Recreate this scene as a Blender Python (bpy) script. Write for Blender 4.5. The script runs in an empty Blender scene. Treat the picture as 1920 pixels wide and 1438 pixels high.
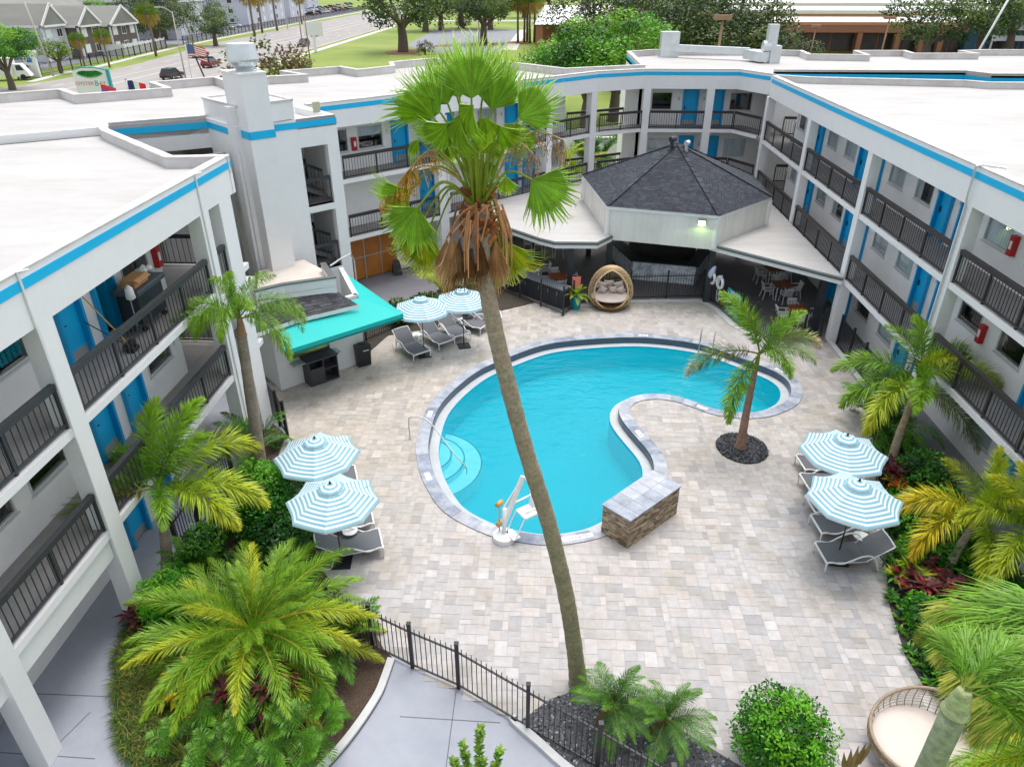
import bpy, bmesh, math, random
from mathutils import Vector, Matrix, noise
from mathutils.geometry import tessellate_polygon
rnd = random.Random(7)
R = math.radians
S2 = math.sqrt(.5)
scene = bpy.context.scene
COL = scene.collection

# ------------------------------------------------------------------ camera
F, TH, YAW, CX, CY, CAMZ = 1350.0, R(29.35), R(2.6), 960.0, 719.0, 14.0
cd = bpy.data.cameras.new('camera'); cam = bpy.data.objects.new('camera', cd); COL.objects.link(cam)
cd.sensor_fit = 'HORIZONTAL'; cd.sensor_width = 36; cd.lens = 36 * F / 1920
cd.clip_start = .1; cd.clip_end = 3000
cam.location = (0, 0, CAMZ); cam.rotation_euler = (R(90) - TH, 0, YAW)
scene.camera = cam

def ray(px, py):
    x = (px - CX) / F; y = -(py - CY) / F
    d = (x, math.cos(TH) + y * math.sin(TH), -math.sin(TH) + y * math.cos(TH))
    c, s = math.cos(YAW), math.sin(YAW)
    return Vector((c * d[0] - s * d[1], s * d[0] + c * d[1], d[2]))
def at(px, py, z=0.0):                      # measured picture point -> place at height z
    d = ray(px, py); t = (z - CAMZ) / d.z
    return Vector((d.x * t, d.y * t, z))
def atY(px, py, Y):
    d = ray(px, py); t = Y / d.y
    return Vector((d.x * t, Y, CAMZ + d.z * t))

# ------------------------------------------------------------------ colours and materials
def lin(r, g, b):
    def f(c):
        c /= 255
        return c / 12.92 if c <= .04045 else ((c + .055) / 1.055) ** 2.4
    return (f(r), f(g), f(b), 1)
def mul(c, k): return (c[0] * k, c[1] * k, c[2] * k, 1)

class NT:
    def __init__(s, name):
        s.m = bpy.data.materials.new(name); s.m.use_nodes = True
        s.t = s.m.node_tree; s.n = s.t.nodes; s.b = s.n['Principled BSDF']; s.out = s.n['Material Output']
    def add(s, typ, **kw):
        o = s.n.new(typ)
        for k, v in kw.items(): setattr(o, k, v)
        return o
    def link(s, a, b): s.t.links.new(a, b)
    def coords(s, scale=(1, 1, 1)):
        tc = s.add('ShaderNodeTexCoord'); mp = s.add('ShaderNodeMapping'); mp.inputs['Scale'].default_value = scale
        geo = s.add('ShaderNodeNewGeometry'); s.link(geo.outputs['Position'], mp.inputs['Vector'])
        return mp.outputs['Vector']
    def noise(s, vec, scale, detail=4, rough=.6):
        o = s.add('ShaderNodeTexNoise'); o.inputs['Scale'].default_value = scale
        o.inputs['Detail'].default_value = detail; o.inputs['Roughness'].default_value = rough
        s.link(vec, o.inputs['Vector']); return o.outputs['Fac']
    def ramp(s, fac, stops):
        o = s.add('ShaderNodeValToRGB'); e = o.color_ramp.elements
        while len(e) < len(stops): e.new(.5)
        for i, (p, c) in enumerate(stops): e[i].position = p; e[i].color = c if len(c) == 4 else (*c, 1)
        s.link(fac, o.inputs['Fac']); return o.outputs['Color']
    def mix(s, fac, a, b, mode='MIX'):
        o = s.add('ShaderNodeMix', data_type='RGBA', blend_type=mode)
        for sock, v in ((o.inputs[0], fac), (o.inputs[6], a), (o.inputs[7], b)):
            if hasattr(v, 'is_output'): s.link(v, sock)
            else: sock.default_value = v
        return o.outputs[2]
    def bump(s, fac, strength=.2, dist=.02):
        o = s.add('ShaderNodeBump'); o.inputs['Strength'].default_value = strength; o.inputs['Distance'].default_value = dist
        s.link(fac, o.inputs['Height']); s.link(o.outputs['Normal'], s.b.inputs['Normal'])

def mat(name, col, rough=.6, metal=0, var=.0, scale=3, spec=None, dirt=None, dscale=.6, damt=.5, bump=0, bscale=40, stretch=(1, 1, 1)):
    t = NT(name); b = t.b
    b.inputs['Roughness'].default_value = rough; b.inputs['Metallic'].default_value = metal
    if spec is not None: b.inputs['Specular IOR Level'].default_value = spec
    c = col
    v = t.coords(stretch) if (var or dirt or bump) else None
    if var:
        c = t.ramp(t.noise(v, scale, 5), [(.3, mul(col, 1 - var)), (.7, mul(col, 1 + var))])
    if dirt:
        f = t.ramp(t.noise(v, dscale, 8, .7), [(.42, (0, 0, 0, 1)), (.75, (damt, damt, damt, 1))])
        c = t.mix(f, c, dirt)
    if hasattr(c, 'is_output'): t.link(c, b.inputs['Base Color'])
    else: b.inputs['Base Color'].default_value = c
    if bump: t.bump(t.noise(v, bscale, 4), bump)
    return t.m

def attr_mat(name, rough=.7, var=.12, scale=6, dirt=None, dscale=.5, damt=.5, bump=0, bscale=60, transl=0, spec=None, dlo=.42):
    """base colour comes from the per-face colour of each paver, tile, shingle or leaf"""
    t = NT(name); b = t.b; b.inputs['Roughness'].default_value = rough
    if spec is not None: b.inputs['Specular IOR Level'].default_value = spec
    a = t.add('ShaderNodeAttribute', attribute_name='Col'); c = a.outputs['Color']
    if var or dirt or bump: v = t.coords()
    if var:
        f = t.ramp(t.noise(v, scale, 5), [(.3, (1 - var,) * 3), (.7, (1 + var,) * 3)])
        c = t.mix(1.0, c, f, 'MULTIPLY')
    if dirt:
        f = t.ramp(t.noise(v, dscale, 8, .7), [(dlo, (0, 0, 0, 1)), (dlo + .3, (damt, damt, damt, 1))])
        c = t.mix(f, c, dirt)
    t.link(c, b.inputs['Base Color'])
    if bump: t.bump(t.noise(v, bscale, 4), bump)
    if transl:
        tr = t.add('ShaderNodeBsdfTranslucent'); mx = t.add('ShaderNodeMixShader'); mx.inputs[0].default_value = transl
        t.link(c, tr.inputs['Color']); t.link(b.outputs[0], mx.inputs[1]); t.link(tr.outputs[0], mx.inputs[2])
        t.link(mx.outputs[0], t.out.inputs['Surface'])
    return t.m

M = {}
M['white'] = mat('white_paint', (.79, .79, .785, 1), .6, var=.03, scale=1.2, dirt=(.55, .55, .53, 1), dscale=1.2, damt=.35, bump=.12, bscale=9)
M['wall'] = mat('stucco_wall', (.84, .83, .815, 1), .75, var=.03, scale=.8, dirt=(.55, .54, .5, 1), dscale=.9, damt=.25, bump=.2, bscale=60)
M['roof'] = mat('roof_membrane', (.44, .43, .418, 1), .75, var=.06, scale=.25, dirt=(.3, .28, .25, 1), dscale=.5, damt=.75, bump=.6, bscale=1.3, stretch=(.5, 1.4, 1))
M['roof_old'] = mat('parapet_membrane', (.58, .57, .555, 1), .75, var=.08, scale=.7, dirt=(.38, .34, .31, 1), dscale=.9, damt=.6)
M['coping_cap'] = mat('parapet_cap', (.6, .58, .56, 1), .65, var=.06, scale=.9, dirt=(.3, .24, .2, 1), dscale=1.5, damt=.6)
M['blue'] = mat('blue_stripe', lin(0, 176, 224), .5, var=.04, scale=1)
M['door'] = mat('blue_door', lin(0, 172, 226), .45, var=.03, scale=2)
M['jamb'] = mat('blue_door_frame', lin(0, 156, 214), .45)
M['steel'] = mat('brushed_steel', (.5, .49, .47, 1), .4, metal=.6)
M['galv'] = mat('galvanised_sheet', (.62, .66, .67, 1), .38, metal=.65, var=.08, scale=2)
M['black'] = mat('black_metal', (.018, .018, .02, 1), .45)
M['rail'] = mat('brown_black_rail', (.034, .028, .027, 1), .5, var=.1)
M['rail_grey'] = mat('charcoal_rail', (.034, .037, .042, 1), .5, var=.1)
M['walk'] = mat('walkway_grey', (.26, .25, .24, 1), .7, var=.08, scale=1.5, dirt=(.13, .12, .11, 1), damt=.3)
M['slabtop'] = mat('slab_edge_grey', (.5, .49, .49, 1), .7, var=.05)
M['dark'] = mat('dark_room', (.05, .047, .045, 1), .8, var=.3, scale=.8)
M['curtain'] = mat('pale_curtain', (.74, .8, .82, 1), .8, var=.05)
M['wframe'] = mat('window_frame', (.6, .61, .6, 1), .4, metal=.2)
M['red'] = mat('red_paint', lin(176, 22, 28), .35)
M['wood'] = mat('brown_glazed_door', lin(176, 110, 45), .3, var=.15, scale=1.5)
def glass_mat(name, tint=(.93, .97, .98, 1), refl=.3):
    t = NT(name)
    tr = t.add('ShaderNodeBsdfTransparent'); tr.inputs['Color'].default_value = tint
    gl = t.add('ShaderNodeBsdfGlossy'); gl.inputs['Roughness'].default_value = .03
    fr = t.add('ShaderNodeFresnel'); fr.inputs['IOR'].default_value = 1.5
    ma = t.add('ShaderNodeMath', operation='MULTIPLY_ADD'); ma.inputs[1].default_value = 1.6; ma.inputs[2].default_value = refl * .25
    t.link(fr.outputs[0], ma.inputs[0])
    mx = t.add('ShaderNodeMixShader'); t.link(ma.outputs[0], mx.inputs[0]); t.link(tr.outputs[0], mx.inputs[1]); t.link(gl.outputs[0], mx.inputs[2])
    t.link(mx.outputs[0], t.out.inputs['Surface']); return t.m
M['glass'] = glass_mat('window_glass')
M['foliage'] = attr_mat('leaf', .42, var=.22, scale=5, transl=.3, spec=.35)
M['bark'] = attr_mat('bark', .85, var=.25, scale=14, bump=.5, bscale=30)
M['attr'] = attr_mat('tinted_surface', .7, var=.06, scale=5)

# ------------------------------------------------------------------ mesh builder
WM = {}                                     # world matrix of every thing
class MB:
    def __init__(s, X=None):
        s.v = []; s.f = []; s.c = []; s.mi = []; s.X = X; s.dc = None; s.dm = 0
    def P(s, p):
        p = Vector(p); p = s.X @ p if s.X is not None else p
        s.v.append(p); return len(s.v) - 1
    def face(s, pts, mi=None, col=None):
        s.f.append([s.P(p) for p in pts]); s.mi.append(s.dm if mi is None else mi); s.c.append(col or s.dc)
    def idx(s, ids, mi=None, col=None):
        s.f.append(ids); s.mi.append(s.dm if mi is None else mi); s.c.append(col or s.dc)
    def hexa(s, a, mi=None, col=None):      # a: 8 points, bottom 4 then top 4
        i = [s.P(p) for p in a]
        for q in ((3, 2, 1, 0), (4, 5, 6, 7), (0, 1, 5, 4), (1, 2, 6, 5), (2, 3, 7, 6), (3, 0, 4, 7)):
            s.idx([i[k] for k in q], mi, col)
    def box(s, x0, x1, y0, y1, z0, z1, mi=None, col=None):
        if x0 > x1: x0, x1 = x1, x0
        if y0 > y1: y0, y1 = y1, y0
        s.hexa([(x0, y0, z0), (x1, y0, z0), (x1, y1, z0), (x0, y1, z0), (x0, y0, z1), (x1, y0, z1), (x1, y1, z1), (x0, y1, z1)], mi, col)
    def beam(s, p, q, w, h=None, mi=None, col=None, up=(0, 0, 1)):
        p = Vector(p); q = Vector(q); h = h or w; d = (q - p)
        if d.length < 1e-6: return
        d.normalize(); up = Vector(up)
        if abs(d.dot(up)) > .98: up = Vector((0, 1, 0))
        r = d.cross(up).normalized(); u = r.cross(d).normalized(); r = r * (w / 2); u = u * (h / 2)
        s.hexa([p - r - u, p + r - u, q + r - u, q - r - u, p - r + u, p + r + u, q + r + u, q - r + u], mi, col)
    def tube(s, pts, r, n=8, cap=True, mi=None, col=None):
        pts = [Vector(p) for p in pts]; rings = []; u = None
        for i, p in enumerate(pts):
            a = pts[max(0, i - 1)]; b = pts[min(len(pts) - 1, i + 1)]; d = (b - a).normalized()
            if u is None:
                u = Vector((0, 0, 1)) if abs(d.z) < .9 else Vector((1, 0, 0))
            u = (u - d * u.dot(d)).normalized(); w = d.cross(u)
            rr = r[i] if isinstance(r, (list, tuple)) else r
            rings.append([s.P(p + (u * math.cos(2 * math.pi * k / n) + w * math.sin(2 * math.pi * k / n)) * rr) for k in range(n)])
        for i in range(len(rings) - 1):
            for k in range(n):
                k2 = (k + 1) % n
                s.idx([rings[i][k], rings[i][k2], rings[i + 1][k2], rings[i + 1][k]], mi, col[i] if isinstance(col, list) else col)
        if cap:
            cc = col[0] if isinstance(col, list) else col
            s.idx(rings[0][::-1], mi, cc); s.idx(rings[-1], mi, cc)
    def lathe(s, prof, c=(0, 0, 0), n=16, mi=None, col=None, cap=True):
        c = Vector(c); rings = []
        for r, z in prof:
            rings.append([s.P(c + Vector((math.cos(2 * math.pi * k / n) * r, math.sin(2 * math.pi * k / n) * r, z))) for k in range(n)])
        for i in range(len(rings) - 1):
            for k in range(n):
                k2 = (k + 1) % n
                s.idx([rings[i][k], rings[i][k2], rings[i + 1][k2], rings[i + 1][k]], mi, col)
        if cap: s.idx(rings[0][::-1], mi, col); s.idx(rings[-1], mi, col)
    def prism(s, poly, z0, z1, mi=None, col=None, top=True, bottom=True, side_mi=None):
        n = len(poly); a = [s.P((p[0], p[1], z0)) for p in poly]; b = [s.P((p[0], p[1], z1)) for p in poly]
        area = sum(poly[i][0] * poly[(i + 1) % n][1] - poly[(i + 1) % n][0] * poly[i][1] for i in range(n))
        tri = tessellate_polygon([[Vector((p[0], p[1], 0)) for p in poly]])
        for t in tri:
            q = [poly[k] for k in t]
            ar = (q[1][0] - q[0][0]) * (q[2][1] - q[0][1]) - (q[2][0] - q[0][0]) * (q[1][1] - q[0][1])
            t = list(t) if ar > 0 else list(t)[::-1]
            if top: s.idx([b[k] for k in t], mi, col)
            if bottom: s.idx([a[k] for k in t[::-1]], mi, col)
        sm = mi if side_mi is None else side_mi
        for i in range(n):
            j = (i + 1) % n
            s.idx([a[i], a[j], b[j], b[i]] if area > 0 else [a[j], a[i], b[i], b[j]], sm, col)
    def ring(s, A, B, z0, z1, mi=None, col=None, closed=False):   # band between two polylines
        n = len(A)
        for i in range(n if closed else n - 1):
            j = (i + 1) % n
            s.hexa([(*A[i][:2], z0), (*A[j][:2], z0), (*B[j][:2], z0), (*B[i][:2], z0), (*A[i][:2], z1), (*A[j][:2], z1), (*B[j][:2], z1), (*B[i][:2], z1)], mi, col)
    def mesh(s, name, mats, inv=None, smooth=False):
        me = bpy.data.meshes.new(name)
        vs = [inv @ p for p in s.v] if inv is not None else s.v
        me.from_pydata([tuple(p) for p in vs], [], s.f)
        for m in (mats if isinstance(mats, (list, tuple)) else [mats]): me.materials.append(m)
        if any(s.mi): me.polygons.foreach_set('material_index', s.mi)
        if any(c is not None for c in s.c):
            a = me.color_attributes.new('Col', 'FLOAT_COLOR', 'CORNER'); dat = []
            for f, c in zip(s.f, s.c):
                c = c or (.5, .5, .5, 1); c = tuple(c) if len(c) == 4 else (*c, 1)
                dat.extend(c * len(f))
            a.data.foreach_set('color', dat)
        if smooth: me.polygons.foreach_set('use_smooth', [True] * len(me.polygons))
        me.update(); return me
    def build(s, name, mats, parent=None, smooth=False, bevel=0, sharp=None):
        if parent is not None:
            inv = WM[parent].inverted(); o = bpy.data.objects.new(name, s.mesh(name, mats, inv, smooth))
            o.parent = parent; WM[o] = WM[parent]
        else:
            xs = [p.x for p in s.v]; ys = [p.y for p in s.v]; zs = [p.z for p in s.v]
            c = Vector(((min(xs) + max(xs)) / 2, (min(ys) + max(ys)) / 2, min(zs)))
            o = bpy.data.objects.new(name, s.mesh(name, mats, Matrix.Translation(-c), smooth)); o.location = c
            WM[o] = Matrix.Translation(c)
        COL.objects.link(o)
        if bevel:
            bv = o.modifiers.new('bevel', 'BEVEL'); bv.width = bevel; bv.segments = 2; bv.limit_method = 'ANGLE'; bv.angle_limit = R(40)
        if sharp: o.data.set_sharp_from_angle(angle=R(sharp))
        return o

def tag(o, label=None, cat=None, group=None, kind=None):
    if label: o['label'] = label
    if cat: o['category'] = cat
    if group: o['group'] = group
    if kind: o['kind'] = kind
    return o
def thing(name, label, cat, loc=(0, 0, 0), rz=0, group=None):
    o = bpy.data.objects.new(name, None); COL.objects.link(o); o.empty_display_size = .2
    o.location = loc; o.rotation_euler = (0, 0, rz)
    WM[o] = Matrix.Translation(Vector(loc)) @ Matrix.Rotation(rz, 4, 'Z')
    return tag(o, label, cat, group)
def copy_tree(o, parent=None):
    c = o.copy(); COL.objects.link(c)
    if parent is not None: c.parent = parent
    for ch in list(o.children): copy_tree(ch, c)
    return c
def place(o, loc, rz=0, scale=1, label=None):
    o.location = loc; o.rotation_euler = (0, 0, rz); o.scale = (scale,) * 3
    if label: o['label'] = label
    WM[o] = Matrix.Translation(Vector(loc)) @ Matrix.Rotation(rz, 4, 'Z') @ Matrix.Scale(scale, 4)
    return o
def structure(mb, name, mats, **k): return tag(mb.build(name, mats, **k), kind='structure')
def stuff(mb, name, mats, label=None, **k): return tag(mb.build(name, mats, **k), label=label, cat=name.replace('_', ' '), kind='stuff')

def offset(pts, d, closed=False):           # offset a polyline to its left by d
    n = len(pts); out = []
    for i in range(n):
        def nrm(a, b):
            v = Vector((b[0] - a[0], b[1] - a[1])); v.normalize(); return Vector((-v.y, v.x))
        ns = []
        if closed or i > 0: ns.append(nrm(pts[i - 1], pts[i]))
        if closed or i < n - 1: ns.append(nrm(pts[i], pts[(i + 1) % n]))
        m = ns[0] if len(ns) == 1 else (ns[0] + ns[1])
        if len(ns) == 2:
            m.normalize(); k = max(.35, m.dot(ns[0])); m = m / k
        out.append((pts[i][0] + m.x * d, pts[i][1] + m.y * d))
    return out
def spline(pts, per=8, closed=True):        # Catmull-Rom
    n = len(pts); out = []
    for i in range(n if closed else n - 1):
        if closed: p = [pts[(i + k) % n] for k in (-1, 0, 1, 2)]
        else: p = [pts[max(0, min(n - 1, i + k))] for k in (-1, 0, 1, 2)]
        p = [Vector(q) for q in p]
        for j in range(per):
            t = j / per
            out.append(.5 * ((2 * p[1]) + (p[2] - p[0]) * t + (2 * p[0] - 5 * p[1] + 4 * p[2] - p[3]) * t * t + (3 * p[1] - p[0] - 3 * p[2] + p[3]) * t ** 3))
    if not closed: out.append(Vector(pts[-1]))
    return out
def inside(p, poly):
    x, y = p[0], p[1]; c = False; n = len(poly); j = n - 1
    for i in range(n):
        if (poly[i][1] > y) != (poly[j][1] > y) and x < (poly[j][0] - poly[i][0]) * (y - poly[i][1]) / (poly[j][1] - poly[i][1]) + poly[i][0]: c = not c
        j = i
    return c
def frame(O, ang, z=0):                     # local x along a facade, y into the building
    return Matrix.Translation((O[0], O[1], z)) @ Matrix.Rotation(ang, 4, 'Z')

# ------------------------------------------------------------------ light
w = bpy.data.worlds.new('World'); scene.world = w; w.use_nodes = True
bg = w.node_tree.nodes['Background']; sky = w.node_tree.nodes.new('ShaderNodeTexSky'); sky.sky_type = 'NISHITA'; sky.sun_disc = False
SUN_EL, SUN_AZ = R(74), R(20)              # azimuth from +Y towards +X
sky.sun_elevation = SUN_EL; sky.sun_rotation = SUN_AZ; sky.air_density = 1; sky.dust_density = 4; sky.ozone_density = 1
hs = w.node_tree.nodes.new('ShaderNodeHueSaturation'); hs.inputs['Saturation'].default_value = .35   # overcast: nearly white sky
w.node_tree.links.new(sky.outputs[0], hs.inputs['Color']); w.node_tree.links.new(hs.outputs[0], bg.inputs['Color']); bg.inputs['Strength'].default_value = .15
sd = bpy.data.lights.new('sun', 'SUN'); sun = bpy.data.objects.new('sun', sd); COL.objects.link(sun)
sd.energy = .5; sd.angle = R(30); sd.color = (1, .975, .95)
dirv = Vector((math.sin(SUN_AZ) * math.cos(SUN_EL), math.cos(SUN_AZ) * math.cos(SUN_EL), math.sin(SUN_EL)))
sun.rotation_euler = dirv.to_track_quat('Z', 'Y').to_euler(); sun.location = (0, 0, 60)
scene.view_settings.view_transform = 'Standard'; scene.view_settings.look = 'None'; scene.view_settings.exposure = 1.08; scene.view_settings.gamma = 1
scene.cycles.max_bounces = 8; scene.cycles.transparent_max_bounces = 12
scene.cycles.use_adaptive_sampling = True
# ================================================================== HOTEL
FLZ = [0.0, 2.95, 5.75]; CEIL = [2.74, 5.54, 8.25]; FB, PT, S0, S1 = 8.1, 9.22, 8.87, 9.07

def wall_open(mb, X, s0, s1, y0, y1, z0, z1, ops):
    """wall panel with real rectangular openings (a, b, c, d) = s-range, z-range"""
    old = mb.X; mb.X = X
    cuts = sorted({s0, s1, *[min(max(o[0], s0), s1) for o in ops], *[min(max(o[1], s0), s1) for o in ops]})
    for a, b in zip(cuts, cuts[1:]):
        if b - a < 1e-4: continue
        m = (a + b) / 2; zs = sorted([(o[2], o[3]) for o in ops if o[0] < m < o[1]]); z = z0
        for c, d in zs:
            if c - z > 1e-4: mb.box(a, b, y0, y1, z, c)
            z = max(z, d)
        if z1 - z > 1e-4: mb.box(a, b, y0, y1, z, z1)
    mb.X = old

def railing(T, p, q, z, m='rail', name='railing', top=True, label=None, post_gap=1.85, h=1.07, spear=False):
    """rail of posts, balusters and a flat top board from p to q (plan points)"""
    p = Vector((p[0], p[1], 0)); q = Vector((q[0], q[1], 0)); L = (q - p).length
    if L < .2: return
    d = (q - p) / L; mb = MB(); Z = lambda t, zz: (p.x + d.x * t, p.y + d.y * t, z + zz)
    if spear:
        mb.beam(Z(0, h - .17), Z(L, h - .17), .035, .035); mb.beam(Z(0, .1), Z(L, .1), .035, .035)
    else:
        mb.beam(Z(0, h - .07), Z(L, h - .07), .13, .14); mb.beam(Z(0, .09), Z(L, .09), .05, .05)
    n = max(1, round(L / post_gap))
    for i in range(n + 1):
        t = L * i / n; mb.beam(Z(t, 0), Z(t, h - .14 if not spear else h + .03), .06 if not spear else .075)
        if spear: mb.beam(Z(t, h + .03), Z(t, h + .06), .095, .095)
    k = max(1, int(L / (.17 if m == 'rail_grey' else .152)))
    for i in range(1, k):
        t = L * i / k; mb.beam(Z(t, .09), Z(t, h - .14 if not spear else h), .017)
    o = mb.build(name, M[m], T)
    if label: o['label'] = label
    return o

def door(T, X, s0, s1, z, yw, opened=False):
    """door leaf with casing, kick plate and handle in a wall whose face is y = yw"""
    mb = MB(X)
    if not opened:
        mb.box(s0 + .09, s1 - .09, yw + .02, yw + .07, z + .02, z + 2.04)
    else:
        mb.box(s1 - .14, s1 - .09, yw + .1, yw + .9, z + .02, z + 2.04)
    d = mb.build('door', M['door'], T)
    mb = MB(X)
    for a, b in ((s0, s0 + .09), (s1 - .09, s1)): mb.box(a, b, yw - .13, yw + .15, z + .006, z + 2.05)
    mb.box(s0, s1, yw - .13, yw + .15, z + 2.05, z + 2.14)
    f = mb.build('door_frame', M['jamb'], d)
    if not opened:
        mb = MB(X); mb.box(s0 + .1, s1 - .1, yw + .012, yw + .02, z + .03, z + .3); mb.build('kick_plate', M['steel'], d)
        mb = MB(X); mb.box(s0 - .3, s0 - .18, yw - .012, yw - .001, z + 1.5, z + 1.68); mb.build('number_plate', M['steel'], d)
        mb = MB(X); mb.box(s0 + .14, s0 + .2, yw - .015, yw + .02, z + .92, z + 1.14); mb.beam((s0 + .17, yw - .03, z + 1.02), (s0 + .3, yw - .03, z + 1.02), .025); mb.build('handle', M['black'], d)
    return d

def window(T, X, s0, s1, z0, z1, yw, style='curtain'):
    mb = MB(X); w = .045
    mb.box(s0, s1, yw - .02, yw + .06, z0, z0 + w); mb.box(s0, s1, yw - .02, yw + .06, z1 - w, z1)
    mb.box(s0, s0 + w, yw - .02, yw + .06, z0 + w, z1 - w); mb.box(s1 - w, s1, yw - .02, yw + .06, z0 + w, z1 - w)
    mb.box(s0 - .03, s1 + .03, yw - .06, yw - .021, z0 - .05, z0 - .004)
    f = mb.build('window', M['wframe'], T)
    mb = MB(X); mb.face([(s0 + w, yw + .03, z0 + w), (s1 - w, yw + .03, z0 + w), (s1 - w, yw + .03, z1 - w), (s0 + w, yw + .03, z1 - w)]); mb.build('pane', M['glass'], f)
    if style != 'dark':
        a, b = (s0, s1) if style == 'curtain' else ((s0, s0 + .3 * (s1 - s0)) if style == 'half' else (s0, s1))
        zb = z0 - .1 if style != 'blind' else z0 + .55 * (z1 - z0)
        mb = MB(X); n = int((b - a) / .045); pts = [(a + (b - a) * i / n, yw + .066 + .02 * (i % 2)) for i in range(n + 1)]
        for p, q in zip(pts, pts[1:]): mb.face([(p[0], p[1], zb), (q[0], q[1], zb), (q[0], q[1], z1 + .05), (p[0], p[1], z1 + .05)])
        mb.build('curtain', M['curtain'], f)
    return f

def room_shade(T, X, s0, s1, yw):            # dark backing seen through glass: shade of unlit rooms put into its colour
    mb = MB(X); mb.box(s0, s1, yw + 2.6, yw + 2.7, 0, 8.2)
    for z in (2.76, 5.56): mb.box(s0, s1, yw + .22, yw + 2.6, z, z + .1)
    mb.build('room_backing', M['dark'], T)

def wing_shell(T, face, x0=None):
    """slabs, walkways, fascia, stripe and soffit along a courtyard polyline (building on its left)"""
    e = lambda d: offset(face, d)
    for z in (2.75, 5.55):
        mb = MB(); mb.ring(e(.03), e(1.56), z, z + .196); q = mb.build('floor_slab', M['white'], T)
        mb = MB(); mb.ring(e(.16), e(1.55), z + .197, z + .203); mb.build('walkway_surface', M['walk'], q)
        mb = MB(); mb.ring(e(.04), e(.16), z + .197, z + .202); mb.build('slab_margin', M['slabtop'], q)
    mb = MB(); mb.ring(e(0), e(.26), FB, PT - .03); mb.build('fascia', M['white'], T)
    mb = MB(); mb.ring(e(-.012), e(.29), PT - .03, PT + .015); mb.build('parapet_cap', M['coping_cap'], T)
    mb = MB(); mb.ring(e(-.015), e(-.001), S0, S1); mb.build('stripe', M['blue'], T)
    mb = MB(); mb.ring(e(.26), e(1.75), 8.26, 8.34); mb.build('soffit', M['white'], T)

def roof(T, poly, edges, z=8.9, h=PT + .03, m='roof'):
    mb = MB(); mb.prism(poly, z - .25, z); mb.build('roof', M[m], T)
    if edges:
        for ch in edges:
            mb = MB(); mc = MB(); o = offset(ch, .24); mb.ring(ch, o, z - .2, h - .04); mc.ring(offset(ch, -.02), offset(ch, .27), h - .04, h)
            p = mb.build('parapet', M['roof_old'], T); mc.build('parapet_cap', M['coping_cap'], p)

def cabinet(T, X, s, z, yw):                # red fire extinguisher cabinet
    mb = MB(X); mb.box(s - .13, s + .13, yw - .17, yw - .002, z, z + .62); c = mb.build('extinguisher_cabinet', M['red'], T, bevel=.02)
    mb = MB(X); mb.box(s - .06, s + .06, yw - .176, yw - .171, z + .2, z + .45); mb.build('cabinet_window', M['white'], c)

# ------------------------------------------------------------------ right wing
T = thing('hotel_wing', 'white three storey hotel wing on the right with brown rails and blue doors', 'hotel building', (12.65, 25, 0))
faceR = [(12.65, 45.0), (12.65, -3)]
XR = frame((12.65, 45.0), R(-90)); YW = 1.55
wing_shell(T, [(12.65, 44.4), (12.65, -3)])
colsR = [44.6, 37.0, 29.45, 21.95, 14.5, 7.0]
for y in colsR:
    mb = MB(XR); s = 45 - y; mb.box(s - .22, s + .22, 0, .42, 0, FB); mb.build('column', M['white'], T)
ops = {0: [], 1: [], 2: []}; wl = []; dl = []
for Yc in (44.45, 37.0, 29.45, 21.95, 14.5, 7.05):
    for f in range(3):
        for a, b in ((1.32, -.05), (-1.1, -2.45)):
            s0, s1 = 45 - (Yc + a), 45 - (Yc + b)
            if s0 < 1.6: continue
            ops[f].append((s0, s1, FLZ[f] + .9, FLZ[f] + 1.97)); wl.append((s0, s1, f, Yc, a))
        for a in (-3.0, -4.6):
            s0 = 45 - (Yc + a); ops[f].append((s0, s0 + .95, FLZ[f] - .02, FLZ[f] + 2.12)); dl.append((s0, f))
dark = {(29.45, -1.1, 2): 'half', (37.0, -1.1, 1): 'half', (21.95, 1.32, 1): 'blind', (21.95, -1.1, 1): 'dark', (44.45, -1.1, 2): 'dark', (29.45, 1.32, 0): 'dark', (14.5, 1.32, 1): 'blind', (44.45, -1.1, 1): 'curtain'}
mb = MB()
for f in range(3):
    wall_open(mb, XR, 1.35, 48, YW, YW + .2, FLZ[f] if f == 0 else FLZ[f] - .2, CEIL[f] + (.01 if f < 2 else 0), ops[f])
mb.build('wall', M['wall'], T)
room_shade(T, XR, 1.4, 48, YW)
for s0, s1, f, Yc, a in wl: window(T, XR, s0, s1, FLZ[f] + .9, FLZ[f] + 1.97, YW, dark.get((Yc, a, f), 'curtain'))
for s0, f in dl: door(T, XR, s0, s0 + .95, FLZ[f], YW)
for y, z in ((21.58, 6.68), (21.62, 3.74)): cabinet(T, XR, 45 - y, z, YW)
for i in range(len(colsR) - 1):
    for z in (2.955, 5.755): railing(T, (12.75, colsR[i] - .27), (12.75, colsR[i + 1] + .27), z)
for z in (2.955, 5.755): railing(T, (12.75, 6.7), (12.75, -2), z)
mb = MB(); mb.tube([(13.2, 21.6, 9.26), (12.7, 21.9, 9.29), (12.55, 21.98, 9.24), (12.56, 21.98, 8.3), (12.6, 21.98, 8.05), (12.6, 21.98, 3.2), (12.45, 21.9, 3.0)], .033); mb.build('downspout', M['galv'], T)
mb = MB(); mb.box(40, 40.2, -3, 42, 0, 8.9); mb.build('rear_wall', M['wall'], T)
roof(T, [(12.9, 44.5), (14.67, 43.85), (22.5, 42.75), (23.3, 42.0), (40, 42.0), (40, -3), (12.9, -3)], [[(40, 42.0), (23.3, 42.0), (22.5, 42.75), (14.67, 43.85), (12.95, 44.75)]])
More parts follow.
